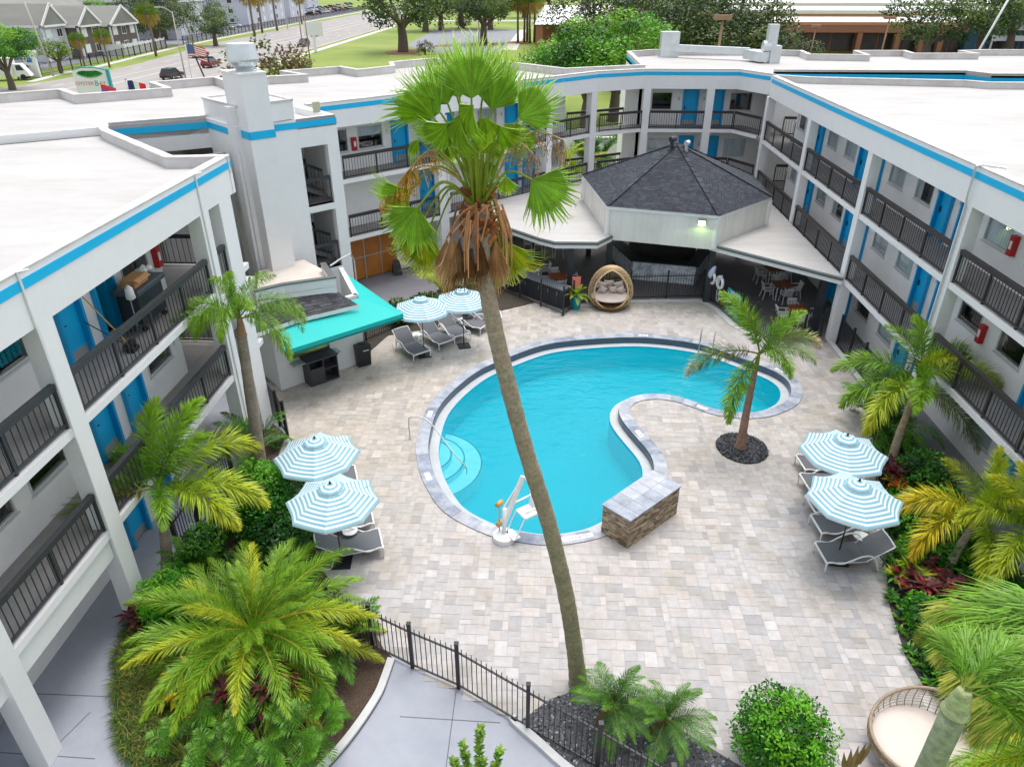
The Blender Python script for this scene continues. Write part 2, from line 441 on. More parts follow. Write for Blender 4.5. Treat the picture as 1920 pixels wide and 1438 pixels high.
# the passage at the far corner: landing, back wall and rails
for z in (2.75, 5.55): mb = MB(); mb.box(12.66, 17.6, 44.41, 46.2, z, z + .196); mb.build('floor_slab', M['walk'], T)
mb = MB(); mb.box(14.21, 14.5, 43.05, 43.6, 0, 8.2); mb.box(14.5, 18, 43.4, 43.6, 0, 8.2); mb.build('wall', M['wall'], T)
for z in (2.955, 5.755):
    railing(T, (14.3, 44.0), (17.2, 44.1), z); railing(T, (14.2, 45.9), (17.4, 45.6), z)

# ------------------------------------------------------------------ left wing
T = thing('hotel_wing', 'white three storey hotel wing on the left above the grey walkway with charcoal rails', 'hotel building', (-9.8, 10, 0))
XL = frame((-9.8, -2), R(90)); sl = lambda y: y + 2
wing_shell(T, [(-9.8, -3), (-9.8, 22.5)])
for y, w in ((4.9, .45), (8.73, .45), (12.57, .46), (20.08, .56), (21.58, .9)):
    mb = MB(XL); mb.box(sl(y) - w / 2, sl(y) + w / 2, 0, .42, 0, FB); mb.build('column', M['white'], T)
mb = MB(XL); mb.box(sl(6.6), sl(7.6), -.02, .5, 0, FB - .01); mb.build('column', M['white'], T)
mb = MB(XL); mb.box(sl(-3), sl(12.3), .1, .45, 2.18, 2.74); mb.build('beam', M['white'], T)
ops = {0: [], 1: [], 2: []}; wl = []; dl = []
for f in range(3):
    for a, b in ((3.0, 4.4), (5.0, 6.35), (10.45, 11.85), (12.4, 13.8), (17.9, 19.3)):
        ops[f].append((sl(a), sl(b), FLZ[f] + .9, FLZ[f] + 1.97)); wl.append((sl(a), sl(b), f, a))
    for a in (7.4, 8.95, 14.87, 16.4):
        ops[f].append((sl(a), sl(a) + .97, FLZ[f] - .02, FLZ[f] + 2.12)); dl.append((sl(a), f, a == 16.4 and f == 2))
mb = MB()
for f in range(3): wall_open(mb, XL, -1, sl(19.97), 1.58, 1.78, FLZ[f] if f == 0 else FLZ[f] - .2, CEIL[f] + (.01 if f < 2 else 0), ops[f])
mb.box(-16, -11.58, 19.77, 19.97, 0, 8.25)
mb.build('wall', M['wall'], T)
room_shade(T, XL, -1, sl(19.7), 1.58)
for s0, s1, f, a in wl: window(T, XL, s0, s1, FLZ[f] + .9, FLZ[f] + 1.97, 1.58, 'dark')
for s0, f, op in dl: door(T, XL, s0, s0 + .97, FLZ[f], 1.58, op)
cabinet(T, XL, sl(19.68), 6.6, 1.58)
for z in (2.955, 5.755):
    for a, b in ((-2, 4.6), (5.2, 6.5), (7.7, 8.45), (9.0, 12.3), (12.84, 19.76), (20.4, 21.1)): railing(T, (-9.92, a), (-9.92, b), z, 'rail_grey')
    railing(T, (-16.2, 20.3), (-16.2, 22.2), z, 'rail_grey'); railing(T, (-13.0, 22.1), (-11.0, 22.1), z, 'rail_grey')
for z in (2.75, 5.55): mb = MB(); mb.box(-17, -11.37, 19.98, 22.4, z, z + .2); mb.build('floor_slab', M['walk'], T)
mb = MB(); mb.box(-13.6, -13.0, 21.5, 22.1, 0, 8.25); mb.build('column', M['white'], T)
for y in (12.05, 19.75): mb = MB(); mb.tube([(-9.6, y + .3, 9.26), (-9.77, y + .2, 9.25), (-9.77, y + .2, 8.5), (-9.78, y + .25, .2)], .025); mb.build('downspout', M['white'], T)
mb = MB(); mb.box(-34, -33.8, -3, 14, 0, 8.9); mb.build('rear_wall', M['wall'], T)
mb = MB(); mb.ring([(-9.8, 22.5), (-11.5, 22.28), (-15.8, 26.5)], offset([(-9.8, 22.5), (-11.5, 22.28), (-15.8, 26.5)], .24), FB, 8.7); mb.build('fascia', M['white'], T)
roof(T, [(-10.06, -3), (-10.06, 22.3), (-11.5, 22.28), (-15.8, 26.5), (-16.3, 27.2), (-19.2, 25.2), (-34, 15), (-34, -3)], [[(-9.8, 22.5), (-11.5, 22.28), (-15.8, 26.5), (-16.3, 27.2)]])

# ------------------------------------------------------------------ rear wing (diagonal, straight and far right part)
T = thing('hotel_wing', 'white hotel wing bending round the far end of the courtyard behind the dark roofed bar', 'hotel building', (0, 45, 0))
V = [(-10.4, 32.75), (3.0, 46.15), (5.94, 47.65), (11.6, 47.65), (12.85, 45.3)]
wing_shell(T, V)
XD = frame(V[0], R(45)); XS = frame((5.94, 47.65), 0)
for X, s, w in ((XD, 7.2, .56), (XD, 15.0, .42), (XD, 18.75, .5), (XS, .24, .42), (XS, 4.1, .46)):
    mb = MB(X); mb.box(s - w / 2, s + w / 2, 0, .42, 0, FB); mb.build('column', M['white'], T)
ops = {0: [(2.0, 5.0, 0, 2.3)], 1: [], 2: []}
wl = [(XD, 3.25, 4.7, 2, 'blind'), (XD, 10.9, 12.3, 2, 'curtain'), (XD, 10.9, 12.3, 1, 'curtain'), (XD, 2.0, 2.7, 2, 'dark'), (XD, 16.2, 17.4, 1, 'curtain')]
dl = [(XD, 5.2, 2), (XD, 6.85, 2), (XD, 6.75, 1), (XD, 12.9, 2), (XD, 12.9, 1), (XD, 14.3, 2), (XD, 14.3, 1), (XD, 8.2, 2)]
for X, a, b, f, st in wl: ops[f].append((a, b, FLZ[f] + .9, FLZ[f] + 1.97))
for X, a, f in dl: ops[f].append((a, a + .98, FLZ[f] - .02, FLZ[f] + 2.12))
mb = MB()
for f in range(3): wall_open(mb, XD, .6, 17.85, 1.55, 1.75, FLZ[f] if f == 0 else FLZ[f] - .2, CEIL[f] + (.01 if f < 2 else 0), ops[f])
opS = {0: [], 1: [], 2: []}
wS = []; dS = []
for f in range(3):
    for a, b in ((.73, 2.03), (5.66, 7.06)): opS[f].append((a, b, FLZ[f] + .9, FLZ[f] + 1.97)); wS.append((a, b, f))
    for a in (2.7, 4.3): opS[f].append((a, a + .98, FLZ[f] - .02, FLZ[f] + 2.12)); dS.append((a, f))
for f in range(3): wall_open(mb, XS, -.95, 8.6, 1.55, 1.75, FLZ[f] if f == 0 else FLZ[f] - .2, CEIL[f] + (.01 if f < 2 else 0), opS[f])
mb.box(4.99, 5.19, 49.41, 52.5, 0, 8.2)
mb.X = XD; mb.box(17.65, 17.849, 1.76, 6.5, 0, 8.2); mb.X = None
mb.build('wall', M['wall'], T)
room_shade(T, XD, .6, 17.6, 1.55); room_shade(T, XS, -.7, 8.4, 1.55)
for X, a, b, f, st in wl: window(T, X, a, b, FLZ[f] + .9, FLZ[f] + 1.97, 1.55, st)
for X, a, f in dl: door(T, X, a, a + .98, FLZ[f], 1.55)
for a, b, f in wS: window(T, XS, a, b, FLZ[f] + .9, FLZ[f] + 1.97, 1.55, 'dark' if f == 2 else 'curtain')
for a, f in dS: door(T, XS, a, a + .98, FLZ[f], 1.55)
cabinet(T, XD, 2.98, 6.66, 1.55)
mb = MB(XD)                                                   # glazed lobby doors
for a in (2.0, 3.0, 4.0): mb.box(a + .04, a + .96, 1.62, 1.66, .05, 2.26)
g = mb.build('lobby_door', M['wood'], T); mb = MB(XD)
for a in (2.0, 2.96, 3.96, 4.96): mb.box(a, a + .06, 1.58, 1.68, 0, 2.3)
mb.box(2.06, 4.96, 1.59, 1.67, 1.2, 1.25); mb.build('door_frame', M['steel'], g)
W = lambda s, y=.1: (XD @ Vector((s, y, 0)))[:2]
for z in (2.955, 5.755):
    for a, b in ((1.5, 6.9), (7.5, 14.77), (15.25, 18.45)): railing(T, W(a), W(b), z)
    railing(T, (3.25, 46.42), (5.95, 47.75), z); railing(T, (6.45, 47.75), (9.8, 47.75), z); railing(T, (10.3, 47.75), (11.6, 47.75), z); railing(T, (11.68, 47.7), (12.75, 45.65), z)
    railing(T, W(18.2, 1.7), (4.9, 49.0), z)
mb = MB(); mb.tube([(-10.38, 32.7, 9.24)] + [(*W(7.3, -.05), z) for z in (3.4, 3.0)], .02); mb = MB()
mb.tube([(*W(7.48, -.06), 8), (*W(7.48, -.06), 3.1)], .05); mb.build('downspout', M['white'], T)
lw = [(13.4, 46.7), (24.4, 46.7), (25.1, 45.2), (42, 45.2)]
zig = [(42, 61.5), (33.1, 61.4), (30.6, 60.5), (30.7, 58.3), (26.4, 58.1), (26.7, 60.4), (22.8, 60.2), (22.4, 56.6), (18.7, 57.1), (19, 60), (16.2, 60.7), (7.9, 60.3), (5.84, 58.7), (5.84, 49.2), (4.6, 48.7), (1.1, 47.0), (-2.3, 50.5), (-6.2, 50.9), (-7.6, 53.2), (-10.2, 50.1), (-9.66, 47.9), (-11.2, 45.9), (-12.65, 47.5), (-15.6, 44.8), (-13.8, 43.1), (-15.4, 42.2), (-16.7, 40.1), (-18.1, 41.9), (-20.7, 39.4), (-18.8, 37.2), (-21.8, 34.9), (-23.6, 36.65), (-26, 34.7), (-34, 28)]
lft = [(-34, 15.2), (-19.2, 25.4), (-16.3, 27.4), (-13.35, 29.19)]
fR = offset([(12.85, 45.3)] + lw, 0)
for ch in (lw, lft[1:]): mb = MB(); mb.ring(ch, offset(ch, .24), FB, PT - .03); mb.build('fascia', M['white'], T)
for ch in (lw, lft[2:]): mb = MB(); mb.ring(offset(ch, -.015), offset(ch, -.001), S0 - .03, S1 + .01); mb.build('stripe', M['blue'], T)
mb = MB(); mb.ring(lw, offset(lw, .2), 0, FB); mb.build('wall', M['wall'], T)
inn = offset(V, .2)
roof(T, inn + lw + zig + lft + [(-11.6, 31.2), (-10.6, 32.85)], [lft[2:], zig, lw], h=PT + .1)
mb = MB(); mb.ring(offset(zig, -.012), offset(zig, 0), S0, S1); mb.build('stripe', M['blue'], T)
mb = MB()
for part in (zig[:14], zig[15:]): mb = MB(); mb.ring(part, offset(part, .2), 0, 8.68); mb.build('rear_wall', M['wall'], T)
mb = MB(); mb.X = frame((-13.35, 29.19), R(225)); mb.box(.2, 3.2, 1.6, 1.8, 0, 8.2); mb.box(.25, .75, 1.3, 1.59, 5.76, 8.1); mb.build('wall', M['walk'], T)

# ------------------------------------------------------------------ stair tower with chimney
T = thing('stair_tower', 'tall white stair tower with a square chimney between the left and rear hotel wings', 'tower', (-10.5, 28.5, 0))
B = (-10.46, 28.5); XT = frame(B, R(45))       # front face from the chimney to the right corner
mb = MB()
ops = [(1.0, 2.2, FLZ[2] - .03, 8.1), (1.0, 2.2, FLZ[1] - .03, 5.45)]
wall_open(mb, XT, 0, 2.715, 0, .3, 0, PT - .03, ops)
mb.X = XT; mb.box(2.45, 2.715, .31, 3.0, 0, PT - .03); mb.box(.4, 2.44, 2.6, 2.8, 0, 8.6); mb.box(.55, .75, .31, 2.6, 0, 8.6)
mb.X = frame((-13.35, 29.19), R(-45))           # left face towards the chimney
mb.box(0, 2.77, 0, .3, 0, PT)
mb.box(2.0, 2.77, -.012, -.001, 0, 2.8)
mb.X = None; mb.build('wall', M['white'], T)
XC = frame((-10.79, 26.85), R(45))
mb = MB(XC); mb.box(0, .98, 0, 1.55, 0, 11.03); mb.build('chimney', M['white'], T)
mb = MB(XC); mb.box(-.25, -.002, .85, 1.3, 0, 9.9); mb.build('pilaster', M['white'], T)
mb = MB(XC); mb.box(-.02, 1.0, -.02, -.002, S0 - .04, S1 + .04); mb.box(-.02, -.002, -.02, .84, S0 - .04, S1 + .04); mb.box(.982, 1.0, -.002, .6, S0 - .04, S1 + .04)
mb.X = XT; mb.box(.02, 2.72, -.015, -.002, S0 - .02, S1 + .02)
mb.X = frame((-13.35, 29.19), R(-45)); mb.box(0, 2.5, -.015, -.002, S0 - .02, S1 + .02); mb.build('stripe', M['blue'], T)
mb = MB(XC); mb.box(-.03, 1.01, -.03, 1.58, 11.03, 11.09); mb.build('chimney_cap', M['white'], T)
pent = [(-9.79, 29.17), (-12.0, 31.38), (-13.5, 29.44), (-11.25, 27.3)]
mb = MB(); mb.prism(offset(pent, .02, True), PT, 9.88); mb.build('penthouse', M['white'], T)
mb = MB(); mb.prism(offset(pent, .12, True), 9.88, 9.9); mb.ring(offset(pent, -.01, True), offset(pent, .12, True), 9.88, 9.96, closed=True); mb.build('penthouse_roof', M['roof_old'], T)
rp = [(-9.79, 29.17), (-8.56, 30.4), (-10.5, 32.6), (-12.0, 31.38)]
mb = MB(); mb.prism(rp, 8.8, 8.92); mb.ring(rp[:3], offset(rp[:3], .24), 8.8, PT - .02); mb.build('roof', M['roof_old'], T)
for z in (2.75, 5.55): mb = MB(XT); mb.box(.76, 2.44, .31, 2.59, z, z + .2); q = mb.build('floor_slab', M['walk'], T); mb = MB(XT); mb.box(1.0, 2.2, -.01, .3, z - .05, z + .17); mb.build('slab_edge', M['white'], q)
W = lambda s, y: (XT @ Vector((s, y, 0)))[:2]
for z in (2.955, 5.755):
    railing(T, W(1.02, .15), W(2.18, .15), z, 'rail_grey', post_gap=.8); railing(T, W(1.02, 2.2), W(2.2, 2.2), z + .35, 'rail_grey')
    mb = MB(XT); mb.beam((1.0, 1.0, z + 1.75), (2.3, 1.0, z + 1.1), .1, .12); mb.beam((1.0, 1.0, z + .9), (2.3, 1.0, z + .25), .05)
    for i in range(9): t = i / 8; mb.beam((1.0 + 1.3 * t, 1.0, z + .9 - .65 * t), (1.0 + 1.3 * t, 1.0, z + 1.75 - .65 * t), .02)
    mb.build('stair_rail', M['rail_grey'], T)
    mb = MB(XT); mb.hexa([(1.0, 1.05, z + .6), (2.4, 1.05, z - .1), (2.4, 2.1, z - .1), (1.0, 2.1, z + .6), (1.0, 1.05, z + .8), (2.4, 1.05, z + .1), (2.4, 2.1, z + .1), (1.0, 2.1, z + .8)]); mb.build('stair_flight', M['walk'], T)
mb = MB(XT); mb.box(1.75, 2.05, -.02, .05, 9.35, 9.75); l = mb.build('wall_light', mat('beige_lamp', (.55, .52, .36, 1), .5), T)
# mushroom fan on the chimney
c = (XC @ Vector((.49, .62, 0))); f = thing('roof_fan', 'grey spun metal exhaust fan on top of the white chimney', 'exhaust fan', (c.x, c.y, 11.09))
mb = MB(); mb.lathe([(.3, 11.12), (.32, 11.18), (.46, 11.3), (.52, 11.42), (.53, 11.5)], (c.x, c.y, 0), 28); mb.build('fan_base', M['galv'], f)
mb = MB(); mb.lathe([(.56, 11.46), (.565, 11.5), (.49, 11.97), (.485, 12.0), (.2, 12.01)], (c.x, c.y, 0), 28); mb.build('fan_hood', M['galv'], f)
mb = MB(); mb.box(c.x - .42, c.x + .42, c.y - .42, c.y + .42, 11.09, 11.12); mb.build('fan_plinth', M['galv'], f)

# rooftop duct run on the rear wing
T = thing('roof_duct', 'silver ventilation duct lying along the white rear roof with a boxy fan', 'ventilation duct', (16, 57, 8.9))
mb = MB(); mb.beam((8.6, 59.0, 9.55), (14.2, 56.5, 9.5), .5, .45); mb.beam((14.2, 56.5, 9.35), (14.9, 54.6, 9.3), .9, .6); mb.build('duct', M['galv'], T)
mb = MB(); mb.box(8.3, 9.6, 58.6, 59.6, 8.9, 10.6); mb.build('fan_box', M['galv'], T)
mb = MB(); mb.box(15.2, 15.9, 54.6, 55.4, 8.9, 10.0); mb.box(14.9, 15.55, 54.7, 55.3, 10.0, 11.3); mb.tube([(14.7, 55, 9.9), (15.2, 55, 9.9)], .4, 14); mb.build('fan_box', M['galv'], T)
# ================================================================== GROUND, DECK, POOL
def holed(mb, outer, hole, z):
    loops = [[Vector((p[0], p[1], 0)) for p in l] for l in (outer, hole)]; flat = loops[0] + loops[1]
    for t in tessellate_polygon(loops):
        q = [flat[k] for k in t]
        if (q[1] - q[0]).cross(q[2] - q[0]).z < 0: q = q[::-1]
        mb.face([(p.x, p.y, z) for p in q])
def grass_mat():
    t = NT('lawn'); v = t.coords(); b = t.b; b.inputs['Roughness'].default_value = .9
    c = t.ramp(t.noise(v, .06, 6), [(.3, mul(lin(118, 140, 52), .75)), (.55, mul(lin(140, 160, 66), .75)), (.75, mul(lin(166, 164, 98), .75))])
    f = t.ramp(t.noise(v, 9, 4), [(.3, (.75, .75, .75, 1)), (.7, (1.2, 1.2, 1.2, 1))])
    t.link(t.mix(1, c, f, 'MULTIPLY'), b.inputs['Base Color']); t.bump(t.noise(v, 30, 4), .5, .05); return t.m
M['lawn'] = grass_mat()

outer_px = [(779.6, 835.8), (784.9, 808.7), (796.3, 773.2), (815, 746), (844.3, 717.9), (886, 687.6), (927.8, 669.9), (990.4, 645.9), (1042.6, 634.4), (1135, 626.9), (1203.9, 625.7), (1263.6, 631), (1309.5, 637.9), (1355, 650), (1424, 675.7), (1470, 694), (1497.7, 714.8), (1505.8, 735.4), (1500, 753.8), (1484, 767.5), (1447.2, 781.3), (1408, 785.9), (1367, 783.6), (1327.9, 775.6), (1298, 764), (1263.6, 752.6), (1229, 748.5), (1199.3, 752.5), (1183, 762), (1180.7, 776.7), (1194.8, 797), (1217.7, 822), (1240.7, 847.9), (1249.8, 870.8), (1251, 886.9), (1243, 930), (1200, 970), (1140, 1003.4), (1108.7, 1013.8), (1058.6, 1022.1), (1025.2, 1023.2), (991.8, 1020), (960.5, 1014.8), (927.8, 1008.7), (886, 992), (844.3, 970), (819.3, 948), (800.5, 916.9), (785.9, 885.6), (780.7, 854.3)]
def smooth_closed(p, it):
    for _ in range(it):
        n = len(p); p = [(p[i - 1] + p[i] * 2 + p[(i + 1) % n]) / 4 for i in range(n)]
    return p
pool_out = smooth_closed(spline([at(*p)[:2] for p in outer_px], 5), 6)
pool_out = pool_out[::-1]                    # picture order is clockwise; turn it counter-clockwise
def resample(p, step):
    out = []; n = len(p); acc = 0
    for i in range(n):
        a, b = Vector(p[i]), Vector(p[(i + 1) % n]); L = (b - a).length; t = acc
        while t < L: out.append(a + (b - a) * (t / L)); t += step
        acc = t - L
    return out
pool_out = resample(pool_out, .15)
NP = len(pool_out)
cop_in = smooth_closed([Vector(p) for p in offset(pool_out, .42, True)], 3)
led_in = smooth_closed([Vector(p) for p in offset(pool_out, .76, True)], 5)
WZ = -.30
mb = MB(); holed(mb, [(-900, -60), (900, -60), (900, 1600), (-900, 1600)], [tuple(p) for p in offset([tuple(p) for p in pool_out], .1, True)], -.06)
structure(mb, 'ground', M['lawn'])
# coping tiles, one face per tile with narrow joints
M['coping'] = attr_mat('blue_grey_travertine', .5, var=.2, scale=4, dirt=lin(200, 205, 212), dscale=1.6, damt=.5, spec=.3)
mb = MB(); k = 3
for i in range(0, NP, k):
    j = min(i + k, NP); idx = [q % NP for q in range(i, j + 1)]
    c = rnd.choice([lin(158, 168, 186), lin(172, 180, 194), lin(184, 190, 200), lin(150, 160, 178), lin(196, 199, 206)]); c = mul(c, rnd.uniform(.58, .72))
    g = .04
    for a, b in zip(idx, idx[1:]):
        A, B = Vector(pool_out[a]), Vector(pool_out[b]); Ci, Di = cop_in[a], cop_in[b]
        if a == idx[0]: A = A + (B - A) * g; Ci = Ci + (Di - Ci) * g
        mb.face([(A.x, A.y, .03), (B.x, B.y, .03), (Di.x, Di.y, .03), (Ci.x, Ci.y, .03)], 0, c)
        mb.face([(Di.x, Di.y, .03), (Di.x, Di.y, -.03), (Ci.x, Ci.y, -.03), (Ci.x, Ci.y, .03)], 0, c)
        mb.face([(A.x, A.y, .03), (A.x, A.y, -.02), (B.x, B.y, -.02), (B.x, B.y, .03)], 0, c)
coping = structure(mb, 'pool_coping', M['coping'])
mb = MB(); mb.ring(pool_out, cop_in, -.08, .024, closed=True); structure(mb, 'pool_curb', mat('joint_mortar', (.32, .33, .34, 1), .9))
tile_in = [Vector(p) for p in offset([tuple(p) for p in cop_in], .02, True)]
mb = MB(); mb.ring(cop_in, tile_in, -.28, -.03, closed=True)
structure(mb, 'pool_tile_band', mat('navy_waterline_tile', lin(62, 84, 104), .3, var=.3, scale=16))
mb = MB(); mb.ring(tile_in, led_in, -.30, -.25, closed=True)
structure(mb, 'pool_gutter', mat('gutter_edge', (.42, .45, .46, 1), .5, var=.08, scale=3))
mb = MB(); mb.ring(led_in, [Vector(p) for p in offset([tuple(p) for p in led_in], .012, True)], -1.6, -.255, closed=True)
structure(mb, 'pool_wall', mat('pool_wall_plaster', lin(0, 170, 200), .6))
def pool_floor():
    t = NT('pool_plaster'); v = t.coords(); b = t.b; b.inputs['Roughness'].default_value = .8
    t.link(t.ramp(t.noise(v, .35, 3), [(.3, lin(0, 172, 192)), (.7, lin(10, 184, 204))]), b.inputs['Base Color']); return t.m
mb = MB(); mb.prism([tuple(p) for p in offset([tuple(p) for p in led_in], -.05, True)], -1.7, -1.3)
structure(mb, 'pool_floor', pool_floor())
def water_mat():
    t = NT('pool_water'); v = t.coords((1, 1.5, 1))
    n1 = t.noise(v, 2.0, 4, .55); n2 = t.noise(v, .45, 2)
    bp = t.add('ShaderNodeBump'); bp.inputs['Strength'].default_value = .5; bp.inputs['Distance'].default_value = .2
    mm = t.add('ShaderNodeMath', operation='MULTIPLY'); t.link(n1, mm.inputs[0]); t.link(n2, mm.inputs[1]); t.link(mm.outputs[0], bp.inputs['Height'])
    tr = t.add('ShaderNodeBsdfRefraction') if 0 else t.add('ShaderNodeBsdfTransparent'); tr.inputs['Color'].default_value = (.62, .95, .97, 1)
    gl = t.add('ShaderNodeBsdfGlossy'); gl.inputs['Roughness'].default_value = .06; t.link(bp.outputs[0], gl.inputs['Normal'])
    df = t.add('ShaderNodeBsdfDiffuse'); df.inputs['Color'].default_value = lin(0, 172, 190); t.link(bp.outputs[0], df.inputs['Normal'])
    fr = t.add('ShaderNodeFresnel'); fr.inputs['IOR'].default_value = 1.33; t.link(bp.outputs[0], fr.inputs['Normal'])
    m0 = t.add('ShaderNodeMixShader'); m0.inputs[0].default_value = .45; t.link(tr.outputs[0], m0.inputs[1]); t.link(df.outputs[0], m0.inputs[2])
    mx = t.add('ShaderNodeMixShader'); t.link(fr.outputs[0], mx.inputs[0]); t.link(m0.outputs[0], mx.inputs[1]); t.link(gl.outputs[0], mx.inputs[2])
    t.link(mx.outputs[0], t.out.inputs['Surface']); return t.m
mb = MB(); mb.prism([tuple(p) for p in led_in], WZ - .02, WZ, bottom=False)
mb2 = MB(); tri = tessellate_polygon([[Vector((p[0], p[1], 0)) for p in led_in]])
for t3 in tri:
    q = [led_in[k] for k in t3]
    ar = (q[1][0] - q[0][0]) * (q[2][1] - q[0][1]) - (q[2][0] - q[0][0]) * (q[1][1] - q[0][1])
    if ar < 0: q = q[::-1]
    mb2.face([(p[0], p[1], WZ) for p in q])
structure(mb2, 'pool_water', water_mat())
# entry steps at the left end, just under the water
sc = at(806, 850, WZ)
for i, (r, z) in enumerate(((2.05, -.80), (1.45, -.60), (1.0, -.42))):
    mb = MB(); me = MB(); c0 = Vector((sc.x - .25, sc.y + .05))
    pts = [(c0.x + math.cos(R(a)) * r, c0.y + math.sin(R(a)) * r * 1.02) for a in range(-85, 76, 8)]
    pts = [p for p in pts if inside(p, led_in)]
    base = [tuple(c0)]
    mb.prism([(c0.x - .05, c0.y - r * .8), *pts, (c0.x - .05, c0.y + r * .8)] if len(pts) > 3 else base, -1.35, z)
    structure(mb, 'pool_step', mat('pool_step_plaster', lin(225, 246, 248), .7, var=.04))
    me.ring(pts, offset(pts, .05), z + .002, z + .008); structure(me, 'pool_step_edge', mat('step_edge_tile', lin(8, 70, 90), .5))

# deck pavers
deck = [at(*p)[:2] for p in ((545, 815), (600, 925), (560, 930), (565, 980), (600, 1060), (640, 1100), (700, 1160))]
deck = [(-10.6, 24.2), (-9.8, 22.8), (-8.9, 20.8), (-8.7, 19.0), (-7.6, 17.2), (-6.6, 15.8), (-5.9, 14.4), (-5.1, 13.5), (-4.2, 12.6), (-3.6, 11.75), (-2.8, 11.3), (-1.7, 10.8), (-.1, 9.85), (.35, 10.55), (1.05, 10.85), (1.9, 10.75), (2.6, 10.4), (3.3, 9.83), (4.2, 9.2), (5.2, 8.4), (5.4, 6), (10, 6), (9.6, 10), (8.85, 11.24), (8.8, 12.2), (9.1, 13.9), (9.5, 15), (10.1, 16.6), (10.45, 18.2), (11.2, 19.8), (11.8, 22.2), (12.55, 23.8), (12.6, 26), (12.62, 29.2), (10.0, 29.0), (9.0, 31.0), (8.55, 32.8), (7.95, 33.9), (4.3, 33.6), (1.65, 32.9), (1.0, 31.4), (-.3, 33.1), (-2, 32.0), (-2.6, 31.0), (-6.9, 29.0), (-7.3, 27.6), (-7.6, 26.3)]
gc = at(1388, 840)[:2]; GR = [(gc[0] + .05 + math.cos(R(a)) * .86, gc[1] + .0 + math.sin(R(a)) * .92) for a in range(0, 360, 12)]
mb = MB(); holed(mb, deck, [tuple(p) for p in offset([tuple(p) for p in pool_out], .1, True)], -.006); structure(mb, 'deck_bedding', mat('paver_joint_sand', (.36, .34, .31, 1), .95))
M['paver'] = attr_mat('concrete_paver', .85, var=.10, scale=5, dirt=lin(150, 140, 120), dscale=.9, damt=.7, spec=.2, dlo=.47)
pal = [lin(220, 215, 214), lin(214, 210, 209), lin(207, 204, 204), lin(200, 198, 199), lin(222, 215, 211), lin(217, 210, 207), lin(194, 192, 193), lin(227, 223, 222), lin(212, 207, 206), lin(219, 214, 213), lin(204, 202, 202), lin(218, 214, 213), lin(212, 208, 207), lin(216, 212, 211)]
cell = .155; nx, ny = int(25 / cell), int(29 / cell); used = set(); mb = MB(); x00, y00 = -11.2, 5.8
pin = [tuple(p) for p in offset([tuple(p) for p in pool_out], .12, True)]
shapes = [((2, 2), 6), ((3, 2), 5), ((2, 3), 3), ((1, 2), 1.2), ((2, 1), .8)]
for j in range(ny):
    for i in range(nx):
        if (i, j) in used: continue
        opts = [(sh, w) for sh, w in shapes if all((i + a, j + b) not in used for a in range(sh[0]) for b in range(sh[1]))]
        sh = rnd.choices([o[0] for o in opts], [o[1] for o in opts])[0] if opts else (1, 1)
        for a in range(sh[0]):
            for b in range(sh[1]): used.add((i + a, j + b))
        x0, y0 = x00 + i * cell, y00 + j * cell; x1, y1 = x0 + sh[0] * cell, y0 + sh[1] * cell; cx, cy = (x0 + x1) / 2, (y0 + y1) / 2
        if not inside((cx, cy), deck) or inside((cx, cy), pin) or inside((cx, cy), GR): continue
        warm = noise.noise(Vector((cx * .12, cy * .12, 3))); c = mul(rnd.choice(pal), rnd.uniform(.9, 1.0) * .65)
        k = .07 * max(0, min(1, (4.5 - cx + cy - 18) * .06 + warm)); c = (c[0] * (1 + k * .4), c[1] * (1 - k * .2), c[2] * (1 - k * 1.6), 1)
        g = .006; mb.face([(x0 + g, y0 + g, 0), (x1 - g, y0 + g, 0), (x1 - g, y1 - g, 0), (x0 + g, y1 - g, 0)], 0, c)
structure(mb, 'deck_paving', M['paver'])

# walkways
M['conc'] = mat('blue_grey_concrete', lin(176, 180, 190), .75, var=.05, scale=.9, dirt=lin(120, 124, 132), dscale=.7, damt=.35)
mb = MB(); mb.prism([(-24, -3), (-3.0, -3), (1.2, 4), (2.0, 8.3), (.57, 8.99), (.02, 9.47), (-.63, 10.13), (-.15, 9.8), (-3.3, 11.5), (-3.36, 10.55), (-3.57, 9.87), (-3.82, 9.24), (-4.1, 8.78), (-5.2, 7.2), (-7.93, 8.4), (-8.64, 9.11), (-9.32, 10.15), (-9.9, 11.4), (-10.2, 12.6), (-9.7, 14), (-9.8, 22.4), (-12, 24), (-24, 24)], -.05, -.01)
structure(mb, 'path', mat('blue_grey_walk', mul(lin(168, 172, 182), .85), .75, var=.06, scale=.7, dirt=lin(120, 126, 140), dscale=.6, damt=.4))
mb = MB()
for a, b in (((-2.9, 10.0), (-.7, 9.95)), ((-1.75, 10.7), (-1.75, 6)), ((-11.2, 10.2), (-9.4, 10.2)), ((-11.2, 8.8), (-9.0, 8.75)), ((-9.7, 9.8), (-11.3, 5)), ((-10.2, 17), (-9.9, 17))):
    mb.beam((*a, -.008), (*b, -.008), .018, .006)
structure(mb, 'path_joint', mat('dark_joint', (.12, .12, .13, 1), .9))  # thin dark joint lines across the walkway concrete
kb = mat('kerb_concrete', (.52, .53, .52, 1), .8, var=.08, scale=3)
kl = spline([(-3.28, 11.45), (-3.33, 10.9), (-3.4, 10.45), (-3.62, 9.8), (-3.9, 9.18), (-4.25, 8.6), (-5.2, 7.2)], 6, False)
kr = spline([(-.4, 10.1), (-.5, 9.95), (.1, 9.4), (.65, 8.9), (1.6, 8.2), (2.4, 7.4)], 6, False)
mb = MB(); mb.ring(kl, offset(kl, -.17), -.03, .1); mb.ring(kr, offset(kr, .17), -.03, .1); structure(mb, 'kerb', kb)
